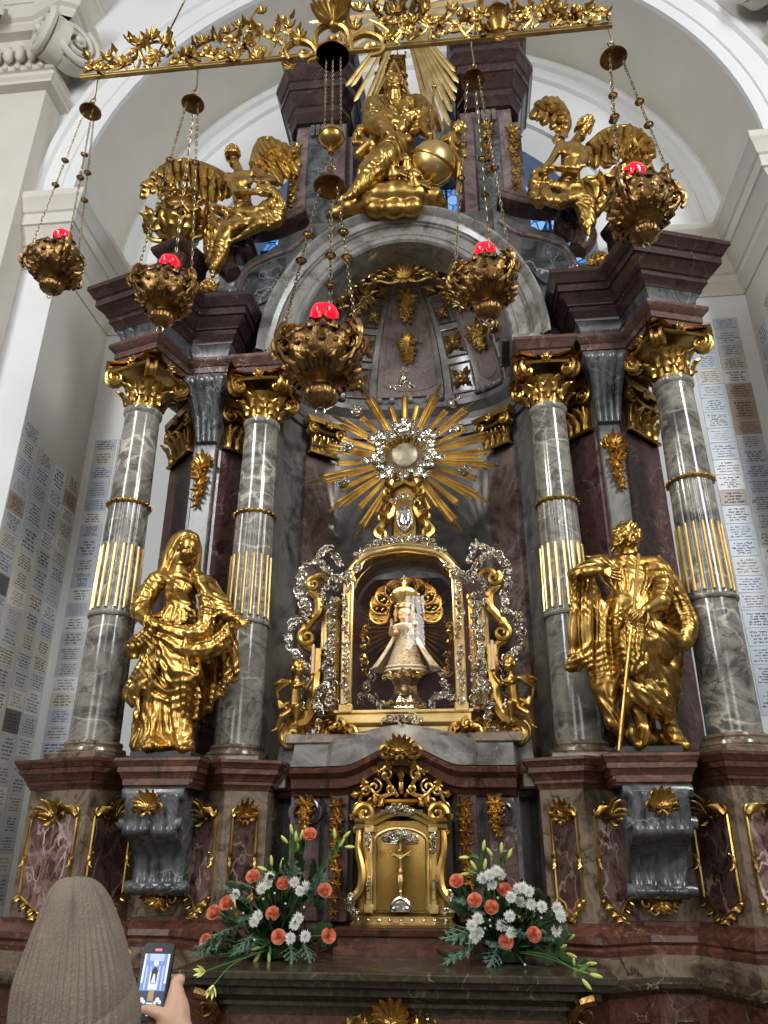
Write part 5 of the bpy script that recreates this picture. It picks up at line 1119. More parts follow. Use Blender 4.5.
m = MB(); m.tube([T(342,180,-.16), T(330,330,-.2), T(322,420,-.235), T(300,600,-.25), T(262,985,-.22)], 6.5*u, 8); m.build('staff', M['gold'], st_)

# --- wings and seated angels
def feather(mb, a, b, w, n, th=.007):
    a = np.asarray(a, float); b = np.asarray(b, float); d = b-a; L = np.linalg.norm(d); d = d/L; n = unit(np.asarray(n, float)-d*np.dot(n, d)); s = np.cross(d, n)
    for sg in (1, -1):
        def fn(u, v):
            x = (u-.5)*2; ww = w*(.55+.45*math.sin(math.pi*min(1, .25+v*.6)))*(1 if v < .8 else math.sqrt(max(0, 1-((v-.8)/.2)**2)))+.0005
            return a+d*L*v+s*x*ww*.5+n*(sg*th*(1-x*x*.7)*(1 if v < .95 else .4)+.18*w*(1-x*x)-.35*L*.12*v*v+.006*math.cos(3*math.pi*x))
        m0 = MB(); m0.grid(fn, 4, 9)
        if sg < 0: m0.f = [f[::-1] for f in m0.f]
        mb.merge(m0)
def wing(T, bone, tips, d, nf, w, parent, cover=2):
    B = bez([T(*p) for p in bone], 8); E = bez([T(*p) for p in tips], 8); m = MB(); pick = lambda Q, t: Q[min(len(Q)-1, int(t*(len(Q)-1)+.5))]
    q = random.Random(int(bone[0][0])); nf = max(8, int(nf*.7))
    for i in range(nf):
        t = i/(nf-1); b = pick(B, t); e = b+(pick(E, t)-b)*q.uniform(.86, 1.12); feather(m, b, e+V(q.uniform(-.02,.02), .03*(i % 2), 0), w*1.15, (0,-1,0))
    for c in range(cover):
        f = .66-.26*c; k = nf+1+c
        for i in range(k):
            t = min(1, (i+.5*(c % 2))/(k-1)); a = pick(B, t)+V(0,-.022*(c+1)-.012*(i % 2),0); feather(m, a, a+(pick(E, t)-pick(B, t))*f*q.uniform(.8, 1.1), w*.9, (0,-1,0))
    m.tube([p+V(0,-.04,0) for p in B], taper(len(B), .034, .014), 8); return m.build('wing', M['gold'], parent, ang=60)
def nude(sc, J, r, k=.02):
    """J: named joints of a slim figure; r a length unit"""
    sc.chain([J['pelvis'], J['belly'], J['chest']], [1.05*r, .92*r, 1.15*r], k, .8); sc.chain([J['shL'], J['chest'], J['shR']], [.5*r, .8*r, .5*r], k, .8)
    sc.cap(J['chest']+V(0,0,.6*r), J['head'], .5*r, .42*r, k)
    for s in 'LR':
        sc.chain([J['sh'+s], J['el'+s], J['wr'+s]], [.48*r, .38*r, .25*r], k*.7)
        if 'kn'+s in J: sc.chain([J['pelvis']+(J['kn'+s]-J['pelvis'])*.15, J['kn'+s], J['an'+s]], [.85*r, .58*r, .3*r], k); sc.chain([J['an'+s], J['to'+s]], [.32*r, .18*r], k*.5)
# left angel: torso upright, arms folded across, head lifted
T = tracer(130, 120, .2344, 4.98); u = .00195
J = dict(pelvis=T(490,410), belly=T(478,345), chest=T(472,258), head=T(440,160), shL=T(420,245), elL=T(455,312,-.10), wrL=T(565,305,-.22), shR=T(530,225), elR=T(615,262,-.08), wrR=T(545,262,-.20), knL=T(430,470,-.22), anL=T(365,600,-.14), toL=T(352,665,-.17), knR=T(560,445,-.26), anR=T(470,500,-.20), toR=T(430,520,-.2))
sc = Sculpt(*region(T,290,720,665,80,-.45,.3), .0075); nude(sc, J, 44*u)
sc.ell(T(445,265,-.06), (30*u,16*u,26*u), .03); sc.ell(T(500,262,-.06), (30*u,16*u,26*u), .03)
for a in ([T(350,375,.0), T(430,400,-.1), T(540,400,-.16), T(620,430,-.1)], [T(330,420,-.05), T(420,460,-.18), T(500,440,-.2), T(610,400,-.12)], [T(345,430,-.1), T(360,520,-.14), T(350,600,-.12)], [T(385,450,-.18), T(385,540,-.18), T(360,630,-.14)], [T(330,460,-.05), T(335,540,-.08), T(345,610,-.1)], [T(560,380,-.16), T(620,350,-.1), T(640,410,-.08), T(590,450,-.12)], [T(410,470,-.2), T(400,560,-.18), T(362,630,-.16)]): sc.chain(bez(a, 3), 24*u, .03)
sc.chain(bez([T(560,300,-.16), T(610,310,-.14), T(640,360,-.12), T(630,430,-.1)], 4), 26*u, .03)
sc.folds(T, [((345,390),(400,410),(470,400)), ((340,410),(400,440),(480,425)), ((350,450),(365,520),(350,610)), ((375,450),(385,520),(365,620)), ((330,440),(340,500),(342,580)), ((420,430),(430,490),(395,570)), ((520,400),(570,420),(625,400)), ((540,380),(590,390),(635,370)), ((500,420),(560,450),(600,440)), ((560,320),(600,330),(630,380))], 12*u, .007)
sc.folds(T, [((365,440),(375,520),(358,600)), ((400,440),(405,520),(378,600)), ((360,400),(420,425),(490,412))], 11*u, .008, sub=True)
ripple(sc, u, T(0,385)[2], .012, 1.0)
hs = Sculpt(T(440,140)-V(.16,.18,.17), T(440,140)+V(.16,.18,.16), .0045); P = head(hs, T(440,138,-.02), 82*u, (.55,-.75,.38)); curls(hs, P, 82*u, 8, 110, -.3, .09, .05, .24); hs.cap(T(446,215), T(442,165), 24*u, 19*u, .015)
h1 = fine([T(550,280,-.26), T(625,320,-.2)], .07, .0042); hand(h1, T(565,305,-.22), unit(T(620,300,-.26)-T(565,305,-.22)), (0,.7,-.6), 58*u, .4, 1)
h2 = fine([T(490,240,-.24), T(560,280,-.18)], .07, .0042); hand(h2, T(545,262,-.2), unit(T(495,250,-.22)-T(545,262,-.2)), (0,.9,-.3), 56*u, .3, -1)
a1 = sculpture('gilded_angel', 'gilded winged angel with folded arms seated on the left scroll', 'statue', [sc.mb(), hs.mb(), h1.mb(), h2.mb()], M['gold'], tuple(T(480,430)), 'winged angels on the pediment')
wing(T, [(425,262,.12), (340,215,.16), (240,188,.18), (150,212,.18), (70,290,.16)], [(415,335,.10), (345,352,.14), (255,335,.16), (130,318,.16), (48,330,.15)], 0, 15, .085, a1)
wing(T, [(525,205,.14), (545,130,.18), (575,95,.2), (640,112,.2), (700,150,.2)], [(600,265,.14), (640,272,.18), (672,258,.2), (700,235,.2), (722,190,.2)], 0, 12, .085, a1)
# right angel: leaning, head bowed to the side, arms to the left, wing raised
T = tracer(515, 90, .2474, 4.98); u = .00205
J = dict(pelvis=T(225,410), belly=T(225,340), chest=T(232,250), head=T(272,165), shL=T(185,222), elL=T(148,285,-.08), wrL=T(112,325,-.18), shR=T(290,248), elR=T(255,318,-.14), wrR=T(150,318,-.22), knL=T(190,455,-.26), anL=T(120,440,-.22), toL=T(85,440,-.22), knR=T(320,410,-.2), anR=T(290,510,-.16), toR=T(300,585,-.18))
sc = Sculpt(*region(T,50,640,395,85,-.45,.3), .0075); nude(sc, J, 42*u)
sc.ell(T(215,245,-.07), (30*u,14*u,26*u), .03); sc.ell(T(262,255,-.07), (28*u,14*u,26*u), .03)
for a in ([T(80,380,-.1), T(150,390,-.16), T(230,400,-.16), T(310,390,-.1)], [T(75,430,-.14), T(140,440,-.2), T(220,445,-.22), T(290,420,-.16)], [T(90,340,-.14), T(75,400,-.12), T(100,455,-.16)], [T(290,380,-.08), T(350,370,-.1), T(370,410,-.1), T(320,430,-.14)], [T(250,440,-.18), T(275,500,-.18), T(290,550,-.16)], [T(300,430,-.18), T(300,490,-.18), T(305,540,-.15)], [T(340,400,-.1), T(355,450,-.1), T(320,500,-.12)], [T(120,400,-.2), T(130,440,-.22), T(180,455,-.24)]): sc.chain(bez(a, 3), 23*u, .03)
sc.folds(T, [((90,370),(140,395),(210,385)), ((85,400),(140,420),(220,410)), ((80,430),(150,450),(230,430)), ((240,390),(290,400),(350,385)), ((250,430),(275,490),(295,540)), ((280,420),(295,480),(300,540)), ((310,420),(318,470),(310,530)), ((95,350),(85,390),(95,430)), ((120,360),(115,400),(120,440)), ((330,380),(355,400),(345,440)), ((180,360),(230,370),(280,360))], 12*u, .007)
sc.folds(T, [((100,385),(150,405),(215,398)), ((265,420),(283,480),(298,535)), ((250,400),(300,415),(350,400))], 11*u, .008, sub=True)
ripple(sc, u, T(0,370)[2], .012, 1.0)
hs = Sculpt(T(280,140)-V(.17,.18,.17), T(280,140)+V(.17,.18,.17), .0045); P = head(hs, T(286,145,-.02), 82*u, (.62,-.66,-.42), (.25,0,1)); curls(hs, P, 82*u, 18, 110, -.25, .085, .05, .24); hs.cap(T(255,215), T(275,165), 24*u, 19*u, .015)
h1 = fine([T(90,290,-.3), T(160,340,-.15)], .07, .0042); hand(h1, T(150,318,-.22), unit(T(95,312,-.26)-T(150,318,-.22)), (0,.6,-.7), 58*u, .45, -1); hand(h1, T(116,322,-.18), unit(T(95,345,-.24)-T(116,322,-.18)), (.5,-.5,-.3), 54*u, .5, 1)
a2 = sculpture('gilded_angel', 'gilded winged angel with bowed head seated on the right scroll', 'statue', [sc.mb(), hs.mb(), h1.mb()], M['gold'], tuple(T(230,430)), 'winged angels on the pediment')
wing(T, [(185,215,.14), (215,150,.2), (190,75,.22), (140,50,.2), (95,72,.16)], [(160,190,.14), (165,170,.16), (150,140,.16), (115,120,.14), (75,105,.12)], 0, 11, .09, a2)
wing(T, [(295,240,.14), (360,185,.18), (440,165,.2), (500,185,.2), (545,230,.2)], [(300,300,.12), (360,300,.14), (430,285,.16), (500,290,.18), (555,280,.18)], 0, 13, .085, a2)

# --- gilded urns at the ends
def urn(T, c, s, lab, Y):
    t = thing('gilded_urn', lab, 'urn', (-1.93 if c[0] < 300 else 1.93, 4.91, 6.461), 'gilded flower urns'); q = .0019*s; o = V(-1.93 if c[0] < 300 else 1.93, 4.91, 6.461+150*q)
    m = MB(); m.lathe([(58*q,-150*q),(60*q,-136*q),(46*q,-126*q),(34*q,-105*q),(40*q,-92*q),(75*q,-70*q),(108*q,-25*q),(112*q,15*q),(98*q,50*q),(80*q,66*q),(86*q,80*q),(100*q,88*q),(90*q,92*q),(60*q,85*q)], o, 48, rfn=lambda a, z: 1+(.05*math.cos(12*a) if -90*q < z < 45*q else 0)); m.build('body', M['gold'], t, ang=60)
    for sg in (-1, 1):
        m = MB(); m.tube([o+V(sg*(100*q)+sg*p[0], -.02+p[1], 20*q+p[2]) for p in spiral((0,0), 62*q, 1.6, 60, -sg, 26)], taper(27, 15*q, 7*q), 8); m.tube(bez([o+V(sg*70*q,0,-80*q), o+V(sg*125*q,0,-60*q), o+V(sg*150*q,0,0), o+V(sg*120*q,0,70*q)], 6), 12*q, 8)
        for i in range(4): m.leaf(o+V(sg*110*q,-.02,(-50+35*i)*q), V(sg,-.2,.5), (0,-1,0), 75*q, 50*q, .7, 2)
        m.build('handle', M['gold'], t)
    m = MB()
    for a in (math.radians(220), math.radians(270), math.radians(320)): d = V(math.cos(a), math.sin(a), 0); m.leaf(o+d*80*q+V(0,0,-70*q), V(0,0,1)+d*.4, d, 120*q, 75*q, .6, 3); m.tube([o+d*112*q+V(-d[1],d[0],0)*w*60*q+V(0,0,(40-45*math.cos(w*1.4))*q) for w in np.linspace(-1,1,9)], 9*q, 6)
    m.build('shell_ornament', M['gold'], t)
    r = random.Random(int(c[0])); m = MB()
    for i in range(26):
        a = r.uniform(0, 6.28); e = r.uniform(.2, 1.4); d = V(math.cos(a)*math.cos(e), math.sin(a)*math.cos(e), math.sin(e)); p = o+V(0,0,85*q)+d*r.uniform(50, 100)*q*V(1,1,1.2)
        for k in range(5): b = 2*math.pi*k/5; x = unit(np.cross(d, V(.3,.2,1))); y = np.cross(d, x); m.leaf(p, x*math.cos(b)+y*math.sin(b)+d*.4, d, 34*q, 30*q, .5, 1)
        m.ball(p+d*10*q, 11*q, 6, 5)
        m.leaf(p, d+V(0,0,-.5), d, 60*q, 30*q, .7, 2)
    m.build('flower_bunch', M['gold'], t)
urn(tracer(130,120,.2344,4.80), (195,455), 1.0, 'gilded flower urn at the far left end of the cornice', 4.8)
urn(tracer(515,90,.2474,4.72), (545,400), 1.0, 'gilded flower urn behind the hanging lamp on the right cornice', 4.8)

# --- the golden group above the arch
T = tracer(310, 50, .2214, 4.98); u = .0020
def group_piece(name, label, lo, hi, fn, h=.009, cat='statue', group='figures of the golden group over the arch', extra=()):
    sc = Sculpt(*region(T, lo[0]-8, lo[1]-8, hi[0]+8, hi[1]+8, min(lo[2],hi[2]), max(lo[2],hi[2])), h); L = list(fn(sc) or []); return sculpture(name, label, cat, [sc.mb()]+[x.mb() for x in L], M['gold'], tuple(T((lo[0]+hi[0])/2, max(lo[1], hi[1]), 0)), group)
def clouds(sc):
    r = random.Random(4)
    for x, y, d, q in ((130,740,-.05,38),(190,715,-.08,45),(250,690,-.1,50),(320,660,-.12,60),(400,655,-.12,60),(470,660,-.1,58),(540,670,-.06,50),(575,700,-.02,34),(230,640,-.02,40),(350,610,-.04,55),(440,600,-.02,55),(520,610,.0,45),(160,690,.0,40),(300,720,-.1,42),(380,720,-.12,42),(460,715,-.1,40),(105,750,0,26),(280,600,.05,50),(380,560,.08,60),(460,540,.1,60),(540,560,.1,55)): sc.ell(T(x, y, d), (q*u*1.25, q*u, q*u*.9), .03)
    sc.folds(T, [(14*u,(150,690),(220,670),(280,630)), (16*u,(300,600),(330,560),(380,590),(390,640),(340,660)), (16*u,(300,630),(360,690),(450,680),(470,620)), (14*u,(420,610),(430,660),(390,710)), (14*u,(470,610),(500,660),(480,720)), (14*u,(520,620),(545,660),(530,720)), (14*u,(560,640),(580,680),(565,720)), (14*u,(180,720),(250,730),(320,700)), (13*u,(430,590),(470,560),(500,600))], 14*u, .015)
group_piece('gilded_cloud', 'swirling golden cloud bank resting on the top of the arch', (80,530,-.35), (610,790,.4), clouds, .0095, 'cloud')
def elder(sc):
    sc.chain([T(390,470,.06), T(390,380,.02), T(385,280,.02)], [75*u,78*u,78*u], .04, .8); sc.chain([T(290,260,.02), T(385,250,.02), T(480,255,.04)], [42*u,56*u,44*u], .04)
    sc.chain([T(285,265,.0), T(285,330,-.10), T(330,350,-.2), T(372,400,-.26)], [52*u,50*u,40*u,24*u], .03); sc.chain([T(490,260,.02), T(530,300,-.02), T(520,350,-.1), T(540,385,-.16)], [50*u,46*u,34*u,20*u], .03)
    sc.chain([T(390,450,-.05), T(330,500,-.26), T(255,590,-.25), T(185,655,-.27)], [70*u,54*u,40*u,22*u], .03); sc.chain([T(190,648,-.27), T(160,668,-.32)], [22*u,12*u], .01)
    for a in ([T(300,240,-.06), T(350,300,-.1), T(400,330,-.12), T(470,290,-.1)], [T(420,240,-.06), T(430,310,-.12), T(400,380,-.12)], [T(480,240,-.02), T(510,300,-.06), T(470,370,-.08)], [T(450,230,-.05), T(500,230,-.02), T(530,280,.02)], [T(290,420,-.06), T(360,430,-.15), T(440,410,-.12)], [T(340,480,-.24), T(300,560,-.24), T(260,580,-.24)], [T(380,440,-.15), T(340,520,-.24), T(290,590,-.22)]): sc.chain(bez(a, 3), 24*u, .025)
    sc.folds(T, [((310,240),(330,300),(380,330)), ((340,240),(360,290),(400,310)), ((420,250),(440,310),(420,370)), ((450,250),(465,310),(440,370)), ((480,250),(490,320),(460,370)), ((270,270),(290,310),(330,330)), ((265,300),(290,340),(340,350)), ((400,240),(415,290),(405,350)), ((500,240),(520,280),(500,340)), ((310,410),(370,420),(430,400)), ((320,500),(290,540),(250,570))], 13*u, .007)
    ripple(sc, u, T(0,235)[2], .014, .8)
    H = 106*u; hs = Sculpt(T(382,160,-.14)-V(.22,.22,.30), T(382,160,-.14)+V(.22,.24,.22), .005); hs.cap(T(385,240,0), T(382,180,-.08), 40*u, 36*u, .03); P = head(hs, T(380,157,-.14), H, (-.1,-.85,-.45)); curls(hs, P, H, 28, 60, -.4, .08, .2, .1); beard(hs, P, H, .6, 29, 30)
    h1 = fine([T(360,380,-.3), T(395,450,-.2)], .07, .005); hand(h1, T(372,398,-.26), (.2,-.2,-1), (0,.9,-.2), 60*u, .3, 1); h2 = fine([T(520,370,-.2), T(560,420,-.14)], .07, .005); hand(h2, T(540,385,-.16), (.1,-.3,.5), (-.6,-.4,0), 56*u, .9, 1); return hs, h1, h2
e_ = group_piece('gilded_figure', 'golden bearded old man in a mantle seated above the clouds', (140,100,-.4), (570,700,.3), elder)
m = MB(); m.tube([T(560,170,-.18), T(545,390,-.18), T(535,420,-.18)], 6*u, 8); m.ball(T(561,165,-.18), 13*u, 8, 6); m.build('sceptre', M['gold'], e_)
orb = thing('gilded_orb', 'large golden orb with a band beside the seated old man', 'orb', tuple(T(555,610,-.05)))
m = MB(); m.ball(T(555,515,-.08), 98*u, 32, 22); m.build('ball', M['gold_bright'], orb)
m = MB(); c = T(555,515,-.08); R_ = Matrix.Rotation(.5, 3, 'Y') @ Matrix.Rotation(.35, 3, 'X')
m.tube([c+np.array(R_ @ Vector((99*u*math.cos(a), 99*u*math.sin(a), 0))) for a in np.linspace(0, 2*math.pi, 41)[:-1]], 6*u, 6, closed=True); m.tube([c+np.array(R_ @ Vector((99*u*math.cos(a), 0, 99*u*math.sin(a)))) for a in np.linspace(-1.6, 1.6, 21)], 5*u, 6); m.build('band', M['gold'], orb)
def putto(sc, hd, chest, pel, arms, legs, look, q=1.0, seed=1):
    hd, chest, pel = T(*hd), T(*chest), T(*pel); r = 30*u*q
    sc.chain([pel, (pel+chest)/2, chest], [1.1*r, 1.05*r, 1.0*r], .025); sc.cap(chest, hd, .6*r, .55*r, .02)
    for a in arms: p = [T(*x) for x in a]; sc.chain([chest+(p[0]-chest)*.4]+p, [.55*r,.48*r,.3*r][:len(p)+1] if len(p) == 2 else [.5*r,.32*r], .015); sc.ell(p[-1], .34*r, .01)
    for a in legs: p = [T(*x) for x in a]; sc.chain([pel]+p, ([.8*r,.62*r,.36*r,.2*r])[:len(p)+1], .02)
    H = 2.3*r; hs = Sculpt(hd-V(1,1,1)*H, hd+V(1,1,1)*H, .0055); P = head(hs, hd, H, look); curls(hs, P, H, seed, 60, -.1, .09, 0, .2); return hs
group_piece('gilded_cherub', 'golden cherub clinging to the right side of the orb', (560,310,-.3), (720,690,.25), lambda sc: [putto(sc, (672,355,-.05), (640,400,-.02), (655,470,0), [((600,400,-.1),(575,440,-.14)), ((690,440,-.1),(700,480,-.1))], [((680,520,-.1),(668,600,-.06),(662,655,-.1)), ((640,540,-.06),(665,590,.02),(680,640,.0))], (-.75,-.6,-.1), 1.0, 41)])
group_piece('gilded_cherub', 'golden angel child holding drapery at the left of the old man', (170,310,-.35), (330,640,.3), lambda sc: ([putto(sc, (232,375,-.05), (255,425,-.05), (265,500,-.04), [((200,420,-.12),(205,380,-.14)), ((300,440,-.12),(300,490,-.16))], [((230,550,-.16),(215,610,-.12),(200,640,-.16)), ((285,550,-.16),(260,610,-.16),(245,640,-.2))], (-.5,-.8,-.1), 1.0, 42)], sc.chain([T(220,470,-.12), T(270,430,-.14), T(310,400,-.12)], [20*u,30*u,16*u], .02), sc.chain([T(300,410,-.1), T(290,480,-.14), T(245,530,-.14)], [16*u,26*u,22*u], .02))[0])
for hd, look, sd, lab in (((370,530,-.22), (-.1,-.95,-.2), 43, 'golden winged cherub head in the middle of the clouds'), ((430,510,-.14), (.6,-.7,-.1), 44, 'golden cherub head beside the orb, turned to the right'), ((490,480,-.12), (-.4,-.8,-.2), 45, 'golden cherub head leaning on the orb'), ((470,580,-.2), (-.6,-.7,-.2), 46, 'golden cherub head at the foot of the orb')):
    def ch(sc, hd=hd, look=look, sd=sd):
        H = 74*u; c = T(*hd); P = head(sc, c, H, look); curls(sc, P, H, sd, 60, -.1, .09, 0, .2)
        for s in (-1,1):
            for i in range(4): sc.chain([c+V(s*.03,.0,-.05), c+V(s*(.08+.012*i),-.0,-.05-.022*i), c+V(s*(.13+.004*i),.01,-.03-.035*i)], [.016,.016,.008], .01)
        sc.ell(c+V(0,.02,-.08), (.06,.05,.05), .03)
    group_piece('gilded_cherub', lab, (hd[0]-85, hd[1]-70, -.45), (hd[0]+85, hd[1]+90, .15), ch, .0065)
# triangle halo, flecked glory and the rays
glory = thing('sunburst', 'large gilded sunburst with long ray bundles above the golden group', 'sunburst', tuple(at(405,18,5.14)), None)
C0 = at(403,14,5.12)
def ray(mb, c, ang, r0, r1, w, th=.012, tilt=0.0, plane=((1,0,0),(0,0,1),(0,-1,0))):
    X, Z, N = [V(*q) for q in plane]; d = X*math.cos(ang)+Z*math.sin(ang); s = -X*math.sin(ang)+Z*math.cos(ang); a = c+d*r0; b = c+d*r1
    vs = [a-s*w*.35, a+N*th, a+s*w*.35, a-N*th*.5, b-s*w*.5, b+N*th, b+s*w*.5, b-N*th*.5, b+d*w*.9]
    mb.add(vs, [(0,1,5,4),(1,2,6,5),(2,3,7,6),(3,0,4,7),(4,5,8),(5,6,8),(6,7,8),(7,4,8),(3,2,1,0)])
r = random.Random(12)
def bundle(parent, c, deg, R, n, w, mat, spread, N=(0,-1,0), name='ray'):
    for i in range(n):
        t = (i-(n-1)/2); m = MB(); ray(m, c+V(0,-.012*(n-abs(t)),0), math.radians(deg+t*spread), .22, R*(1-.10*abs(t)-.05*r.random()), w); m.build(name, mat, parent, ang=20)
for px, py, n in ((346,92,2),(363,122,2),(356,100,1),(449,140,4),(455,112,4),(457,84,3),(440,146,2),(334,60,1)):
    d = at(px, py, 5.12)-C0; bundle(glory, C0, math.degrees(math.atan2(d[2], d[0])), float(np.linalg.norm(d)), n, .05, M['gold_bright'], 2.6)
for deg, R in ((-25,.95),(-8,1.05),(8,1.0),(24,1.1),(44,1.1),(66,1.2),(90,1.2),(114,1.2),(138,1.0),(160,.9),(182,.95),(205,.9)): bundle(glory, C0, deg, R, 3, .045, M['gold_bright'], 2.6)
m = MB()
for i in range(60): a = r.uniform(0, 6.28); q = .30*math.sqrt(r.random()); p = C0+V(q*math.cos(a), -.03-.1*r.random(), q*math.sin(a)); m.leaf(p, (math.cos(a), -.3, math.sin(a)), (0,-1,0), .12, .09, .8, 2); m.ball(p, .03, 6, 5)
m.build('cloud_wreath', M['gold'], glory)
hal = thing('triangle_halo', 'golden triangle halo behind the old man on a flecked backing', 'halo', tuple(T(370,210,.1)))
m = MB(); tri = [T(380,45,.06), T(300,205,.06), T(452,205,.06)]; m.tube([tri[0]+(tri[1]-tri[0])*t for t in np.linspace(0,1,5)], 5*u, 4); m.tube([tri[0]+(tri[2]-tri[0])*t for t in np.linspace(0,1,5)], 5*u, 4); m.tube([tri[1], tri[2]], 5*u, 4); m.build('triangle', M['gold_bright'], hal)
m = MB(); A, B_, C_, D_ = T(325,20,.16), T(430,20,.16), T(445,240,.16), T(265,240,.16); m.add([A,B_,C_,D_]+[p+V(0,.03,0) for p in (A,B_,C_,D_)], [(0,3,2,1),(0,1,5,4),(1,2,6,5),(2,3,7,6),(3,0,4,7),(4,5,6,7)])
for i in range(170): s, t = r.random(), r.random(); p = (A*(1-s)+B_*s)*(1-t)+(D_*(1-s)+C_*s)*t; m.leaf(p, (r.uniform(-1,1), -.5, r.uniform(-1,1)), (0,-1,0), .055, .05, .9, 1)
m.build('flecked_backing', M['gold'], hal)

# ------------------------------------------------------------------ the shrine with the robed child figure
M['glass'] = glass('clear_glass', (.96,.97,.98,1))
M['velvet'] = simple('dark_red_lining', '#3a1f1d', .8)
def lace(mb, pts, seed, size, n=None, out=(0,-1,0), flatl=1):
    """silver foliage lace: C-scrolls, curled leaves and beads scattered along a path"""
    r = random.Random(seed); P = bez([V(*p) for p in pts], 6); n = n or len(P)
    for i in range(n):
        p = P[int(i*(len(P)-1)/max(1, n-1))]+V(r.uniform(-.3,.3)*size, -r.random()*.02, r.uniform(-.3,.3)*size); a = r.uniform(0, 360)
        mb.tube([p+q for q in spiral((0,0), size*r.uniform(.35,.7), r.uniform(.8,1.4), a, r.choice((-1,1)), 12)], taper(13, size*.13, size*.06), 5)
        for k in range(2): b = r.uniform(0, 6.28); mb.leaf(p, (math.cos(b), -.2, math.sin(b)), out, size*r.uniform(.7,1.2), size*.5, .8, 2, .3)
        mb.ball(p+V(0,-.01,0), size*.14, 6, 5)
shr = thing('glass_shrine', 'ornate gold and silver glass-fronted shrine in the middle of the altar', 'shrine', (0, 5.1, 2.42))
yf, ybk = 4.90, 5.42
m = MB(); m.box(-.60,.60,4.86,5.45,2.42,2.47,c=.006); m.sweep([(-.56,5.4),(-.42,4.88),(.42,4.88),(.56,5.4)], [(-.1,2.47),(.02,2.47),(.03,2.49),(.0,2.50),(.0,2.545),(.02,2.555),(.02,2.57),(-.1,2.57)]); m.build('base', M['gold_bright'], shr, ang=25)
m = MB(); lace(m, [(-.1,4.85,2.50),(0,4.83,2.51),(.1,4.85,2.50)], 3, .05, 12); m.build('silver_base_mount', M['silver'], shr)
m = MB(); m.box(-.52,.52,5.42,5.45,2.56,3.62); m.build('back_panel', M['velvet'], shr)
m = MB(); m.box(-.53,.53,4.92,5.44,2.565,2.575); m.build('inner_floor', M['velvet'], shr)
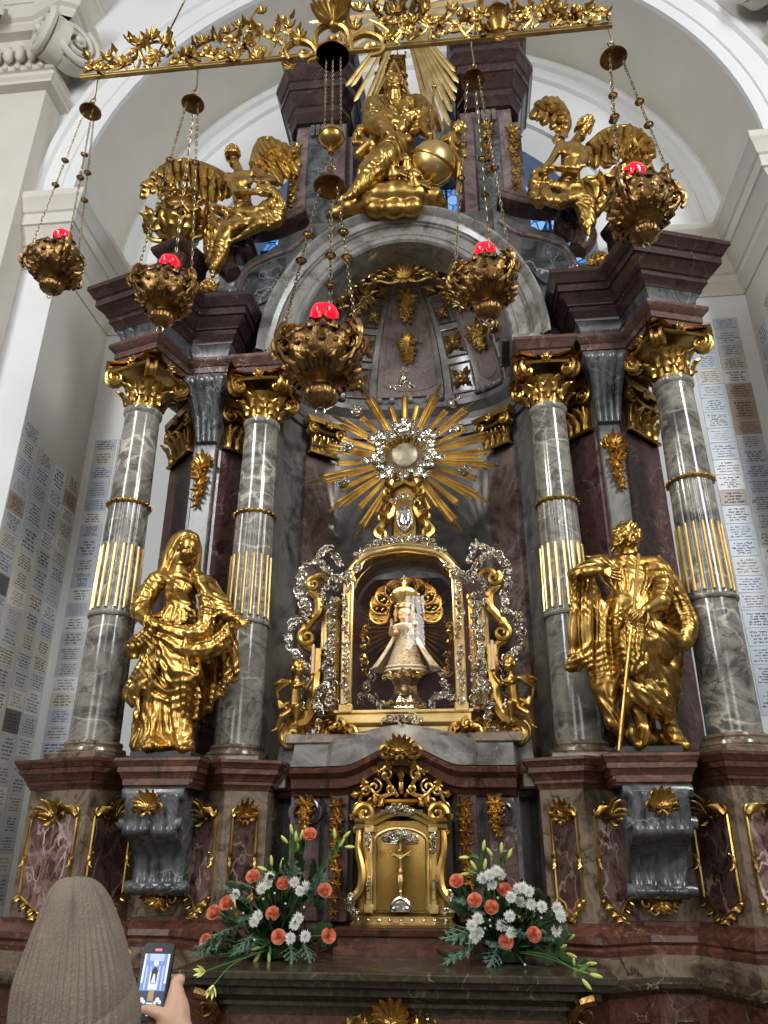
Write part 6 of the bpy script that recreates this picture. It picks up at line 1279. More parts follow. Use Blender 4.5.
for s in (-1, 1):
    for x, y, w_, tp in ((.365,4.885,.035,3.46),(.455,4.97,.022,3.34),(.53,5.02,.036,3.30)):
        m = MB(); xx = s*x; m.box(xx-w_,xx+w_,y-.02,y+.03,2.56,tp,c=.006); m.box(xx-w_*.35,xx+w_*.35,y-.032,y-.018,2.62,tp-.05,c=.004); m.box(xx-w_*1.3,xx+w_*1.3,y-.03,y+.03,2.555,2.61,c=.006); m.box(xx-w_*1.3,xx+w_*1.3,y-.03,y+.03,tp-.04,tp,c=.006); m.build('post', M['gold_bright'] if w_ > .03 else M['gold'], shr)
    m = MB(); m.add([(s*.40,4.90,2.58),(s*.50,5.02,2.58),(s*.50,5.02,3.34),(s*.40,4.90,3.40)], [(0,1,2,3)]); m.build('side_pane', M['glass'], shr)
    m = MB(); lace(m, [(s*.365,4.85,2.62),(s*.37,4.84,2.8),(s*.362,4.84,3.0),(s*.37,4.84,3.2),(s*.36,4.84,3.42)], 7+s, .042, 26); lace(m, [(s*.30,4.85,3.5),(s*.37,4.84,3.45),(s*.47,4.9,3.4)], 11+s, .05, 10); lace(m, [(s*.44,4.92,2.6),(s*.45,4.92,2.9),(s*.46,4.93,3.3)], 13+s, .035, 16); m.build('silver_foliage', M['silver'], shr)
    # big outer scrolls of the frame with silver lace along them
    sc_pts = [(.50,3.44),(.56,3.50),(.62,3.46),(.63,3.38),(.58,3.33),(.575,3.24),(.62,3.18),(.67,3.10),(.66,3.02),(.60,2.98)]
    m = MB(); m.tube(bez([V(s*x,4.95,z) for x, z in sc_pts], 5), taper(46,.022,.03,.036), 8); m.tube([V(s*.61+q[0],4.93+q[1],3.43+q[2]) for q in spiral((0,0), .05, 1.4, 60, s*-1, 20)], taper(21,.022,.012), 8); m.tube([V(s*.64+q[0],4.93+q[1],3.06+q[2]) for q in spiral((0,0), .06, 1.5, 100, -s, 20)], taper(21,.024,.012), 8)
    m.tube(bez([V(s*.57,4.94,2.98),V(s*.575,4.94,2.8),V(s*.585,4.93,2.62),V(s*.63,4.92,2.52),V(s*.70,4.9,2.49),V(s*.73,4.88,2.42),V(s*.70,4.87,2.36)], 5), taper(31,.045,.028,.05), 8); m.tube([V(s*.70+q[0],4.88+q[1],2.42+q[2]) for q in spiral((0,0), .075, 1.3, 120, -s, 22)], taper(23,.03,.014), 8)
    for i in range(9): m.leaf(V(s*(.46+.025*i),4.88,2.46-.004*i), V(s*(.4-.1*i),-.2,(-1 if i%2 else .6)), (0,-1,0), .1, .08, .7, 3)
    m.build('outer_scroll', M['gold'], shr)
    m = MB(); lace(m, [(s*.50,4.93,3.50),(s*.58,4.92,3.60),(s*.67,4.93,3.56),(s*.71,4.94,3.44),(s*.68,4.94,3.32),(s*.66,4.94,3.22),(s*.74,4.94,3.16),(s*.76,4.94,3.04),(s*.70,4.94,2.92),(s*.64,4.93,2.86)], 17+s, .06, 44)
    lace(m, [(s*.44,4.9,3.56),(s*.50,4.9,3.66),(s*.56,4.9,3.64)], 23+s, .055, 10); lace(m, [(s*.50,4.93,3.0),(s*.52,4.93,2.86),(s*.50,4.93,2.78)], 29+s, .045, 8); lace(m, [(s*.50,4.90,2.75),(s*.55,4.88,2.62),(s*.52,4.86,2.5),(s*.58,4.86,2.42)], 31+s, .05, 16); lace(m, [(s*.47,4.90,2.62),(s*.49,4.92,2.85),(s*.49,4.93,3.1),(s*.48,4.93,3.32)], 37+s, .05, 26); lace(m, [(s*.55,4.95,3.28),(s*.53,4.94,3.40),(s*.46,4.9,3.46)], 39+s, .05, 12); lace(m, [(s*.60,4.94,2.95),(s*.60,4.93,2.7)], 43+s, .035, 10); lace(m, [(s*.64,4.93,2.8),(s*.66,4.93,2.66),(s*.63,4.9,2.58)], 33+s, .04, 8); m.build('silver_lace', M['silver'], shr)
    m = MB()
    for cx, cz, r0, dr in ((.33,2.42,.05,s),(.43,2.41,.055,-s),(.40,2.47,.04,s)): m.tube([V(s*cx+q[0],4.83+q[1],cz+q[2]) for q in spiral((0,0), r0, 1.4, 90, dr, 18)], taper(19,.018,.009), 7)
    for i in range(8): m.leaf(V(s*(.31+.022*i),4.83,2.45), (s*(.6-.2*i),-.3,-.8+.25*(i%3)), (0,-1,0), .09, .06, .8, 2)
    m.build('foot_scroll', M['gold'], shr)
m = MB(); og = bez([V(-.375,4.88,3.42),V(-.36,4.87,3.46),V(-.33,4.87,3.52),V(-.25,4.87,3.60),V(-.14,4.87,3.63),V(0,4.86,3.645),V(.14,4.87,3.63),V(.25,4.87,3.60),V(.33,4.87,3.52),V(.36,4.87,3.46),V(.375,4.88,3.42)], 5)
m.tube(og, .030, 8); m.tube([p+V(0,.03,.03) for p in og], .026, 8); m.tube([p+V(0,.3,.05) for p in og], .02, 6)
k = len(og); m.grid(lambda a, b: og[int(round(a*(k-1)))]+V(0,.03+.5*b,.03), k-1, 1)
m.build('arched_head', M['gold_bright'], shr, ang=50)
m = MB(); lace(m, [(-.30,4.83,3.60),(-.15,4.82,3.68),(0,4.82,3.70),(.15,4.82,3.68),(.30,4.83,3.60)], 41, .045, 24); m.build('silver_crest', M['silver'], shr)
m = MB(); fr_ = [(-.335,2.575),(.335,2.575)]+[(p[0]*.93,p[2]-.02) for p in og[::-1] if abs(p[0]) < .36]; m.add([(x,4.895,z) for x, z in fr_], [tuple(range(len(fr_)))]); m.build('front_pane', M['glass'], shr)
sl = bpy.data.lights.new('shrine_light', 'AREA'); sl.shape = 'RECTANGLE'; sl.size = .5; sl.size_y = .06; sl.energy = 9; sl.color = (1.0, .88, .68)
slo = bpy.data.objects.new('shrine_light', sl); COL.objects.link(slo); slo.location = (0, 4.95, 3.53); slo.rotation_euler = (math.radians(-22), 0, 0)
# golden rays and cloud inside, behind the figure
glo = thing('inner_glory', 'golden scalloped halo with rays inside the glass shrine', 'halo', (0, 5.3, 2.6))
m = MB(); cg = V(0,5.30,3.22)
for i in range(44): ray(m, cg, 2*math.pi*i/44, .05, .27+.10*(i % 3)/2, .016, .006)
m.build('ray', M['gold'], glo, ang=20)
m = MB()
for i in range(9):
    a = math.radians(-8+196*i/8); c = V(.185*math.cos(a), 5.20, 3.30+.165*math.sin(a)); m.lathe([(.02,0),(.055,.008),(.072,.02),(.075,.03)], (0,0,0), 14)
    q = m.v[-14*4:]; del m.v[-14*4:]; m.v += [(c[0]+x, c[1]-z, c[2]+y) for x, y, z in q]
    m.tube([c+V(.072*math.cos(t), -.03, .072*math.sin(t)) for t in np.linspace(0, 2*math.pi, 17)[:-1]], .010, 6, closed=True); m.ball(c+V(0,-.02,0), .02, 8, 6)
    for k in range(6): m.ball(c+V(.045*math.cos(k), -.03, .045*math.sin(k)), .011, 6, 5)
for s in (-1,1): lace(m, [(s*.2,5.25,3.3),(s*.29,5.22,3.2),(s*.30,5.2,3.0),(s*.26,5.2,2.8)], 51+s, .05, 16)
m.build('scalloped_cloud', M['gold'], glo)
m = MB()
for s in (-1,1): lace(m, [(s*.16,5.12,2.62),(s*.24,5.1,2.7),(s*.30,5.1,2.66),(s*.22,5.12,2.85)], 61+s, .055, 18)
m.build('silver_foliage', M['silver'], glo)
# the figure: bell-shaped brocade robe, ruff, small hands, crown
M['brocade'] = marble('gold_brocade', ['#8a6f4a', '#cbb795', '#e6d9bd', '#b39a6c'], '#8c6c38', 26, 22, .12, .55, 2.5)
M['cream'] = simple('cream_lace', '#e4dac6', .7, bump=.2, bscale=60)
M['skin_wax'] = simple('painted_wax_skin', '#c99f80', .45)
fig = thing('robed_child_figure', 'small crowned child figure in a wide cream and gold brocade robe inside the shrine', 'figurine', (0, 5.08, 2.84))
def robe(scale, y0, z0, z1, r0, r1, folds, a0, a1, mat, nm, dy=0):
    mm = MB(); n = 48; L = 10
    for sg in (0, 1):
        mm.grid(lambda u, v: (lambda a, r, z: ((r-sg*.006)*math.cos(a)*1.15, y0+dy+(r-sg*.006)*math.sin(a)*.72, z))(a0+(a1-a0)*u, (r0+(r1-r0)*v**1.25)*(1+.035*math.sin(folds*(a0+(a1-a0)*u))*v), z1+(z0-z1)*v), n, L)
    return mm.build(nm, mat, fig)
robe(1, 5.08, 2.845, 3.12, .05, .125, 11, 0, 2*math.pi, M['brocade'], 'robe')
robe(1, 5.08, 2.865, 3.15, .055, .205, 9, math.radians(-40), math.radians(50), M['brocade'], 'mantle'); robe(1, 5.08, 2.865, 3.15, .055, .205, 9, math.radians(130), math.radians(220), M['brocade'], 'mantle')
m = MB()
for z, q in ((2.85,.128),(2.875,.122)): m.tube([(q*1.15*math.cos(a), 5.08+q*.74*math.sin(a), z) for a in np.linspace(0, 2*math.pi, 33)[:-1]], .006, 5, closed=True)
for s in (-1,1): m.tube([(s*(.05+.155*t**1.25)*.88, 5.08-(.05+.15*t**1.25)*.52, 3.14-.275*t) for t in np.linspace(0,1,9)], .007, 5); m.tube([(s*(.232-.06*t), 5.06-.1*t, 2.867) for t in np.linspace(0,1,6)], .007, 5)
m.build('lace_hem', M['cream'], fig)
m = MB(); m.lathe([(.02,3.10),(.06,3.13),(.075,3.155),(.065,3.165),(.03,3.17)], (0,5.07,0), 40, rfn=lambda a, z: 1+.10*math.cos(14*a)); m.build('ruff', M['cream'], fig)
hs = Sculpt((-.1,4.92,3.10), (.1,5.2,3.40), .004); P = head(hs, V(0,5.06,3.235), .13, (0,-.95,-.25)); hs.cap((0,5.07,3.12),(0,5.07,3.2),.028,.028,.01); m = hs.mb(); m.build('head', M['skin_wax'], fig)
m = MB(); q = random.Random(3)
for i in range(40): a = q.uniform(0, 2*math.pi); x, y = .058*math.cos(a), .062*math.sin(a); 
for i in range(26):
    a = math.radians(-20+220*i/25); x, y = .056*math.cos(a), .06*math.sin(a)+.01; m.tube([(x,5.06+y,3.28),(x*1.15,5.06+y*1.1,3.24),(x*1.12,5.06+y*1.05,3.19)], [.012,.013,.007], 6)
m.build('hair', simple('fair_hair', '#a07c48', .5), fig)
m = MB(); m.lathe([(.055,3.275),(.06,3.28),(.056,3.30),(.066,3.33),(.085,3.36),(.09,3.385),(.07,3.41),(.035,3.43),(.01,3.435)], (0,5.06,0), 32, rfn=lambda a, z: 1+(.10*math.cos(8*a) if z > 3.32 else 0)); m.ball((0,5.06,3.455), .022, 10, 8); m.box(-.006,.006,5.054,5.066,3.47,3.52); m.box(-.02,.02,5.054,5.066,3.49,3.502)
for i in range(8): a = 2*math.pi*i/8; m.ball((.062*math.cos(a),5.06+.062*math.sin(a),3.295), .011, 6, 5); m.ball((.09*math.cos(a),5.06+.09*math.sin(a),3.375), .012, 6, 5)
m.build('crown', M['gold_bright'], fig)
h1 = fine([(-.12,4.92,3.02),(-.05,5.06,3.16)], .05, .0035); h1.chain([V(-.05,5.05,3.11), V(-.085,4.99,3.09), V(-.082,4.955,3.13)], [.022,.02,.012], .01); hand(h1, V(-.082,4.953,3.135), (0.05,-.15,1), (0,-1,0), .05, .15, 1); h1.mb().build('hand', M['skin_wax'], fig)
h1 = fine([(.12,4.92,3.02),(.05,5.06,3.16)], .05, .0035); h1.chain([V(.05,5.05,3.11), V(.085,4.99,3.08), V(.08,4.955,3.085)], [.022,.02,.012], .01); hand(h1, V(.08,4.95,3.085), (-.1,-1,.1), (0,0,1), .05, .6, -1); h1.mb().build('hand', M['skin_wax'], fig)
m = MB(); m.ball((.082,4.915,3.125), .024, 14, 10); m.box(.079,.085,4.912,4.918,3.145,3.19); m.box(.070,.094,4.912,4.918,3.165,3.172); m.build('orb', M['gold_bright'], fig)
pdl = thing('silver_pedestal', 'stepped silver pedestal under the crowned child figure', 'pedestal', (0, 5.1, 2.575))
m = MB(); m.lathe([(.155,2.576),(.16,2.60),(.14,2.62),(.145,2.64),(.12,2.66),(.085,2.70),(.08,2.75),(.10,2.79),(.13,2.82),(.135,2.84),(.12,2.842)], (0,5.09,0), 8, sx=1, sy=.8, a0=math.pi/8, a1=math.pi/8+2*math.pi); m.build('body', M['silver'], pdl, ang=20)
m = MB(); lace(m, [(-.12,4.98,2.80),(0,4.965,2.815),(.12,4.98,2.80)], 71, .04, 12); lace(m, [(-.13,4.97,2.62),(0,4.955,2.62),(.13,4.97,2.62)], 73, .04, 10); m.ball((0,5.01,2.72), (.03,.02,.035), 10, 8); m.build('gilt_mount', M['gold_bright'], pdl)

# the candle-bearing cherubs at both sides of the shrine
for MIR in (1, -1):
    S = side(); sx = -1
    ch_ = thing('gilded_cherub', 'small golden cherub holding a candle at the %s foot of the shrine' % S, 'statue', (-.73, 4.87, 2.47), 'candle cherubs')
    sc = Sculpt((-.93,4.68,2.40), (-.56,5.02,3.02), .0055); r = .031
    sc.chain([V(-.735,4.87,2.60), V(-.73,4.865,2.66), V(-.725,4.86,2.745)], [1.15*r,1.1*r,1.05*r], .015); sc.cap((-.725,4.86,2.745),(-.715,4.85,2.815),.6*r,.55*r,.01)
    sc.chain([V(-.70,4.855,2.755), V(-.655,4.83,2.715), V(-.618,4.82,2.765), V(-.615,4.82,2.785)], [.5*r,.42*r,.36*r,.42*r], .008); sc.chain([V(-.75,4.86,2.755), V(-.72,4.80,2.725), V(-.665,4.80,2.735)], [.5*r,.42*r,.34*r], .008)
    sc.chain([V(-.74,4.86,2.59), V(-.80,4.82,2.545), V(-.83,4.84,2.47), V(-.85,4.81,2.455)], [.8*r,.62*r,.38*r,.22*r], .012); sc.chain([V(-.73,4.855,2.59), V(-.70,4.80,2.60), V(-.705,4.815,2.50), V(-.715,4.785,2.485)], [.8*r,.66*r,.4*r,.22*r], .012)
    for i in range(4): sc.chain([V(-.765,4.89,2.77), V(-.83-.01*i,4.92,2.79-.025*i), V(-.885+.012*i,4.92,2.765-.035*i)], [.012,.014,.006], .006)
    sc.chain([V(-.78,4.87,2.63), V(-.82,4.86,2.60), V(-.83,4.86,2.64), V(-.79,4.87,2.60)], .016, .01)
    hs = Sculpt((-.79,4.76,2.76), (-.64,4.94,2.94), .004); P = head(hs, V(-.714,4.845,2.845), .095, (.6,-.75,-.1)); curls(hs, P, .095, 77, 70, -.1, .09, 0, .2)
    sh = lambda m: (setattr(m, 'v', [(x+.045, y-.02, z-.015) for x, y, z in m.v]), m)[1]
    m = sc.mb(); m.merge(hs.mb()); sh(m).build('body', M['gold'], ch_, ang=180)
    m = MB(); m.lathe([(.008,2.785),(.012,2.79),(.022,2.805),(.020,2.81),(.008,2.812)], (-.615,4.82,0), 14); sh(m).build('candle_cup', M['gold'], ch_)
    c_ = thing('candle', 'thin pale candle held by the %s golden cherub beside the shrine' % S, 'candle', (-.615, 4.82, 2.812), 'shrine candles')
    m = MB(); m.lathe([(.0105,2.812),(.0100,2.99),(.004,2.996)], (-.615,4.82,0), 12); sh(m).build('wax', simple('candle_wax', '#c9a892', .4), c_)
    m = MB(); m.tube([(-.615,4.82,2.995),(-.613,4.82,3.01)], .0015, 5); sh(m).build('wick', M['top'], c_)
MIR = 1

# the radiant sun on top of the shrine
sun = thing('radiant_sun', 'golden ray sun with silver cloud ring above the glass shrine', 'sunburst', (0, 5.25, 3.75))
c = V(0,5.28,4.54)
rr_ = [(90,.60),(78,.52),(66,.70),(52,.56),(40,.72),(27,.56),(15,.74),(2,.66),(-8,.70),(-20,.60),(-33,.72),(-45,.58),(-57,.74),(-68,.50),(103,.52),(117,.72),(131,.56),(144,.70),(157,.58),(168,.72),(181,.56),(193,.74),(205,.58),(216,.72),(228,.56),(240,.74),(250,.52)]
for i, (deg, R) in enumerate(rr_):
    m = MB(); n = 3 if R > .65 else 2
    for k in range(n): t = k-(n-1)/2; ray(m, c+V(0,-.01*(n-abs(t)),0), math.radians(deg+t*2.8), .14, R*(1-.14*abs(t)), .030, .018)
    m.build('ray', M['gold_bright'], sun, ang=20)
m = MB()
for i in range(36): ray(m, c+V(0,-.06,0), 2*math.pi*i/36, .05, .185, .014, .006)
m.build('inner_rays', M['gold_bright'], sun, ang=20)
m = MB(); m.lathe([(0,-.012),(.085,-.011),(.10,-.0)], (0,0,0), 28); m.v = [(c[0]+x, c[1]-.09+z, c[2]+y) for x, y, z in m.v]; m.build('medallion', simple('pale_medallion', '#8f866f', .4, .3, bump=.6, bscale=30, var=.3, vscale=20), sun)
m = MB(); r = random.Random(5)
for i in range(34):
    a = 2*math.pi*i/34; q = .20+r.uniform(-.025,.03); p = c+V(q*math.cos(a), -.08-r.random()*.05, q*math.sin(a)); m.ball(p, (.035+.012*r.random(),.03,.03+.01*r.random()), 9, 7)
for i in range(40): a = r.uniform(0,6.28); q = r.uniform(.16,.25); p = c+V(q*math.cos(a), -.11, q*math.sin(a)); m.tube([p+s_ for s_ in spiral((0,0), .03, 1.1, r.uniform(0,360), 1, 10)], .007, 5)
m.build('cloud_ring', M['silver'], sun)
for a, q in ((90,.235),(35,.23),(145,.23),(-15,.23),(195,.235),(-60,.23),(240,.23)):
    p = c+V(q*math.cos(math.radians(a)), -.14, q*math.sin(math.radians(a))); hs = Sculpt(p-.075, p+.075, .0055); P = head(hs, p, .085, (0,-.9,-.4)); curls(hs, P, .085, a+300, 50, -.1, .09, 0, .2)
    m = hs.mb()
    for s in (-1,1):
        for k in range(3): m.leaf(p+V(s*.03,0,-.01), (s,-.1,.3-.4*k), (0,-1,0), .085, .04, .5, 2)
    m.build('cherub_head', M['silver'], sun, ang=180)
m = MB()
for x, z in ((-.37,4.92),(.38,4.95),(-.46,4.30),(.44,4.35),(-.43,4.60),(.40,4.72)): lace(m, [(x-.03,5.16,z),(x+.03,5.15,z+.02)], int(x*100), .05, 6); m.ball((x,5.16,z), (.04,.03,.035), 9, 7)
m.build('silver_cloudlet', M['silver'], sun)
m = MB(); lace(m, [(-.08,5.16,5.12),(0,5.15,5.16),(.08,5.16,5.12)], 81, .05, 9); m.ball((0,5.15,5.20), (.03,.03,.04), 10, 8); m.box(-.008,.008,5.142,5.158,5.23,5.31); m.box(-.03,.03,5.142,5.158,5.26,5.275); m.build('finial', M['silver'], sun)
m = MB()
for s in (-1,1):
    m.tube(bez([V(s*.09,5.14,4.30),V(s*.13,5.13,4.18),V(s*.09,5.12,4.05),V(s*.14,5.11,3.95),V(s*.20,5.10,3.86),V(s*.16,5.08,3.80)], 5), taper(26,.022,.03,.034), 8)
    for cx, cz, r0 in ((.155,3.98,.045),(.12,4.18,.04),(.18,3.84,.05)): m.tube([V(s*cx+q[0],5.09+q[1],cz+q[2]) for q in spiral((0,0), r0, 1.5, 90, s, 18)], taper(19,.015,.008), 6)
    for i in range(8): m.leaf(V(s*(.08+.01*i),5.09,4.28-.06*i), V(s*(1 if i%2 else -.5),-.2,.4), (0,-1,0), .09, .06, .7, 2)
m.tube([(-.1,5.12,4.22),(0,5.11,4.27),(.1,5.12,4.22)], .02, 8); m.box(-.17,.17,5.05,5.3,3.70,3.77,c=.012); m.box(-.10,.10,5.14,5.28,3.76,4.30,c=.02); m.build('scrolled_stem', M['gold'], sun)
m = MB(); m.lathe([(0,-.03),(.03,-.027),(.045,-.018),(.052,0)], (0,0,0), 24, sy=1.7); m.v = [(x, 5.125+z, 3.98+y) for x, y, z in m.v]; m.build('oval_mirror', simple('mirror', '#e6e8ea', .03, 1.0), sun)
m = MB(); m.tube([(.056*math.cos(a), 5.12, 3.98+.096*math.sin(a)) for a in np.linspace(0,2*math.pi,29)[:-1]], .010, 6, closed=True); lace(m, [(-.06,5.1,4.10),(0,5.09,4.13),(.06,5.1,4.10)], 91, .04, 6); lace(m, [(-.2,5.0,3.72),(0,4.99,3.74),(.2,5.0,3.72)], 93, .045, 12); m.build('silver_mount', M['silver'], sun)

# ------------------------------------------------------------------ the tabernacle
tab = thing('tabernacle', 'polished golden tabernacle with a crucifix on its arched door', 'tabernacle', (0, 4.75, 1.385))
m = MB(); m.box(-.245,.245,4.68,4.94,1.44,1.93,c=.012); m.build('case', M['gold'], tab)
m = MB(); m.sweep([(-.25,4.94),(-.25,4.70),(-.15,4.66),(.15,4.66),(.25,4.70),(.25,4.94)], [(-.05,1.386),(.03,1.386),(.035,1.40),(.02,1.41),(.02,1.43),(.03,1.44),(.005,1.455),(-.05,1.46)]); m.add([(x,y,1.387) for x,y in ((-.25,4.94),(-.25,4.7),(.25,4.7),(.25,4.94))],[(0,1,2,3)]); m.build('base', M['gold_bright'], tab, ang=25)
for i in range(9):
    m = MB(); x = -.24+.06*i; y = 4.64 if abs(x) < .15 else 4.64+.04*(abs(x)-.15)/.1; m.ball((x, y, 1.42), (.013,.01,.013), 10, 7); m.build('silver_stud', M['silver'], tab)
def door_pt(x, z, q=0): return (x, 4.655-.02*math.cos(x*9)-q, z)
dz = lambda x: 1.80+.075*math.sqrt(max(0, 1-(x/.145)**2))
m = MB(); m.grid(lambda u, v: door_pt(-.14+.28*u, 1.47+(dz(-.14+.28*u)-1.47)*v), 20, 14); dr = m.build('door', goldmat('mirror_gilding', '#d2ae62', '#a07c3a', .17, 0), tab, ang=60)
m = MB(); e = [door_pt(-.145,1.47,.006)]+[door_pt(-.145+.29*i/20, dz((-.145+.29*i/20)*.97)+.004, .006) for i in range(21)]+[door_pt(.145,1.47,.006)]; m.tube(e, .011, 8); m.build('door_frame', M['gold_bright'], dr)
m = MB(); m.box(-.006,.006,4.612,4.622,1.54,1.80,c=.002); m.box(-.055,.055,4.612,4.622,1.735,1.747,c=.002); cr = m.build('crucifix', M['gold_bright'], dr)
sc = Sculpt((-.075,4.57,1.55), (.075,4.64,1.79), .0028); sc.chain([V(0,4.604,1.655), V(.003,4.602,1.69), V(0,4.602,1.725)], [.011,.010,.014], .006); sc.cap((0,4.602,1.73),(-.004,4.60,1.755),.006,.006,.004); sc.ell((-.005,4.597,1.762),(.010,.010,.013),.003)
for s in (-1,1): sc.chain([V(s*.014,4.603,1.732), V(s*.034,4.604,1.746), V(s*.056,4.606,1.762)], [.006,.005,.0035], .004); sc.chain([V(s*.006,4.604,1.655), V(s*.008,4.596,1.61), V(s*.003,4.603,1.57), V(s*.003,4.597,1.558)], [.009,.007,.0045,.003], .004)
sc.ell((0,4.602,1.66),(.014,.011,.014),.005); sc.mb().build('corpus', M['gold_bright'], cr, ang=180)
m = MB(); lace(m, [(-.09,4.60,1.82),(-.045,4.60,1.845),(0,4.60,1.85),(.045,4.60,1.845),(.09,4.60,1.82)], 101, .035, 22)
for i in range(13): a = math.pi*i/12; m.tube([(.02*math.cos(a),4.61,1.80+.02*math.sin(a)), (.085*math.cos(a),4.615,1.80+.06*math.sin(a))], [.006,.002], 5)
m.build('silver_glory', M['silver'], dr)
m = MB()
for s in (-1,1): m.tube(bez([V(s*.05,4.60,1.475),V(s*.045,4.60,1.50),V(s*.025,4.60,1.52),V(0,4.60,1.53)],5), .010, 6); m.ball((s*.035,4.60,1.48), .014, 8, 6)
m.prism([(-.05,1.465),(.05,1.465),(.042,1.505),(.02,1.515),(0,1.545),(-.02,1.515),(-.042,1.505)], 4.595, 4.625); m.build('crown_mount', M['silver'], dr)
for s in (-1,1):
    m = MB(); m.box(*sorted((s*.158,s*.198)),4.635,4.70,1.455,1.86,c=.008); m.box(*sorted((s*.150,s*.205)),4.625,4.70,1.455,1.50,c=.006); m.box(*sorted((s*.148,s*.207)),4.622,4.70,1.855,1.89,c=.006); m.box(*sorted((s*.166,s*.190)),4.628,4.64,1.52,1.84,c=.004); m.build('pilaster', M['gold_bright'], tab)
    m = MB(); m.tube(bez([V(s*.235,4.68,1.90),V(s*.24,4.66,1.78),V(s*.215,4.65,1.66),V(s*.225,4.64,1.57),V(s*.275,4.63,1.51),V(s*.295,4.63,1.47)],6), taper(31,.018,.022,.028), 8); m.tube([V(s*.285+q[0],4.63+q[1],1.51+q[2]) for q in spiral((0,0), .035, 1.3, 90, s, 18)], taper(19,.014,.007), 6); m.tube([V(s*.245+q[0],4.67+q[1],1.87+q[2]) for q in spiral((0,0), .03, 1.3, 0, -s, 16)], .010, 6); m.build('scroll_bracket', M['gold'], tab)
    m = MB(); lace(m, [(s*.178,4.62,1.84),(s*.18,4.62,1.77)], 103+s, .03, 8); lace(m, [(s*.18,4.62,1.62),(s*.18,4.62,1.57)], 105+s, .022, 5); lace(m, [(s*.27,4.62,1.55),(s*.275,4.61,1.49),(s*.235,4.61,1.46)], 107+s, .035, 9); m.ball((s*.275,4.605,1.52), .024, 9, 7); m.build('silver_mount', M['silver'], tab)
    m = MB(); m.tube([V(s*.205+q[0],4.66+q[1],1.955+q[2]) for q in spiral((0,0), .055, 1.4, 0 if s > 0 else 180, s, 20)], taper(21,.024,.012), 8); m.build('top_volute', M['gold'], tab)
xs2 = np.linspace(-.26,.26,33); hp = lambda x: .065*max(0, math.cos(x/.19*math.pi/2))**1.3 if abs(x) < .19 else 0
pf = [(0,1.875),(.02,1.88),(.025,1.90),(.045,1.915),(.05,1.93),(0,1.935)]
m = MB(); m.grid(lambda u, v: (xs2[int(round(u*32))], 4.66-pf[int(round(v*5))][0], pf[int(round(v*5))][1]+hp(xs2[int(round(u*32))])), 32, 5); m.add([(x,4.66,1.935+hp(x)) for x in xs2]+[(x,4.94,1.935+hp(x)) for x in xs2], [(i,i+1,34+i,33+i) for i in range(32)]); m.build('curved_cornice', M['gold_bright'], tab, ang=30)
m = MB(); m.sweep([(-.12,4.9),(-.12,4.72),(.12,4.72),(.12,4.9)], [(-.05,1.98),(0,1.98),(.0,2.0),(.03,2.02),(.035,2.035),(-.05,2.035)]); m.box(-.12,.12,4.72,4.9,1.95,2.03); m.build('top_block', M['gold'], tab, ang=25)
m = MB(); lace(m, [(-.07,4.60,1.965),(0,4.59,1.985),(.07,4.60,1.965)], 111, .035, 12); m.build('silver_crest', M['silver'], tab)

# ------------------------------------------------------------------ the hanging bar and its sanctuary lamps
YL = 2.3
bar = thing('lamp_beam', 'long gilded beam with openwork scrolls hanging across the top, carrying the lamps', 'beam', (-.07, YL, 5.06))
E0, E1 = at(80,80,YL), at(612,23,YL); zb = (E0[2]+E1[2])/2
m = MB(); m.box(E0[0],E1[0],YL-.010,YL+.010,zb-.012,zb-.003,c=.002); m.box(E0[0],E1[0],YL-.010,YL+.010,zb+.003,zb+.012,c=.002); m.box(E0[0]+.01,E1[0]-.01,YL-.005,YL+.005,zb-.004,zb+.004); m.build('rail', M['gold_bright'], bar)
def PX(x, y, d=0.0): return at(x, y, YL+d)
def tendril(mb, pts, r0=.010, r1=.005): p = bez([PX(*q) for q in pts], 6); mb.tube(p, taper(len(p), r0, r1), 6)
def curl(mb, x, y, rpx, turns, a0, dr, w=.010): c = PX(x, y); mb.tube([c+q for q in spiral((0,0), rpx*.0031, turns, a0, dr, 22)], taper(23, w, w*.5), 6)
def sprig(mb, x, y, ang, L, n=6):
    c = PX(x, y); r = random.Random(int(x*7+y))
    for i in range(n): a = math.radians(ang-100+200*i/max(1, n-1)); mb.leaf(c, (math.cos(a), -.15, math.sin(a)), (0,-1,0), L*(.75-.3*abs(i/(n-1)-.5))*r.uniform(.85,1.15), L*.34, .35, 2, .4)
    mb.ball(c+V(0,-.01,0), L*.12, 6, 5)
m = MB()
for pts in ([(84,72),(100,60),(115,58),(130,70),(150,68)], [(110,74),(135,50),(160,42),(175,58),(160,70)], [(165,70),(185,62),(200,45),(225,35),(250,20)], [(190,68),(215,58),(240,30),(262,5)], [(232,62),(250,40),(275,30),(300,40)], [(150,70),(140,50),(150,36),(170,40)]): tendril(m, pts)
for x, y, r, t, a, d in ((100,66,6,1.2,0,1),(128,62,8,1.4,90,-1),(152,55,10,1.4,200,1),(178,60,8,1.3,30,1),(205,52,8,1.4,120,-1),(228,40,9,1.3,0,1),(250,30,8,1.4,90,-1),(262,50,9,1.4,180,1),(280,22,8,1.3,40,1),(300,34,7,1.2,0,-1),(285,55,7,1.2,0,-1)): curl(m, x, y, r, t, a, d)
for i, (x, y, a, L) in enumerate(((92,66,150,.05),(108,58,90,.06),(122,66,40,.05),(140,46,100,.08),(152,40,60,.09),(165,44,30,.08),(160,62,200,.05),(186,56,70,.06),(204,44,90,.07),(214,54,20,.05),(226,34,80,.06),(240,28,120,.06),(246,44,0,.07),(262,14,80,.06),(275,34,40,.06),(290,28,90,.06),(296,46,10,.05),(238,60,180,.09),(258,60,90,.08))): sprig(m, x, y, a, L)
q = random.Random(44)
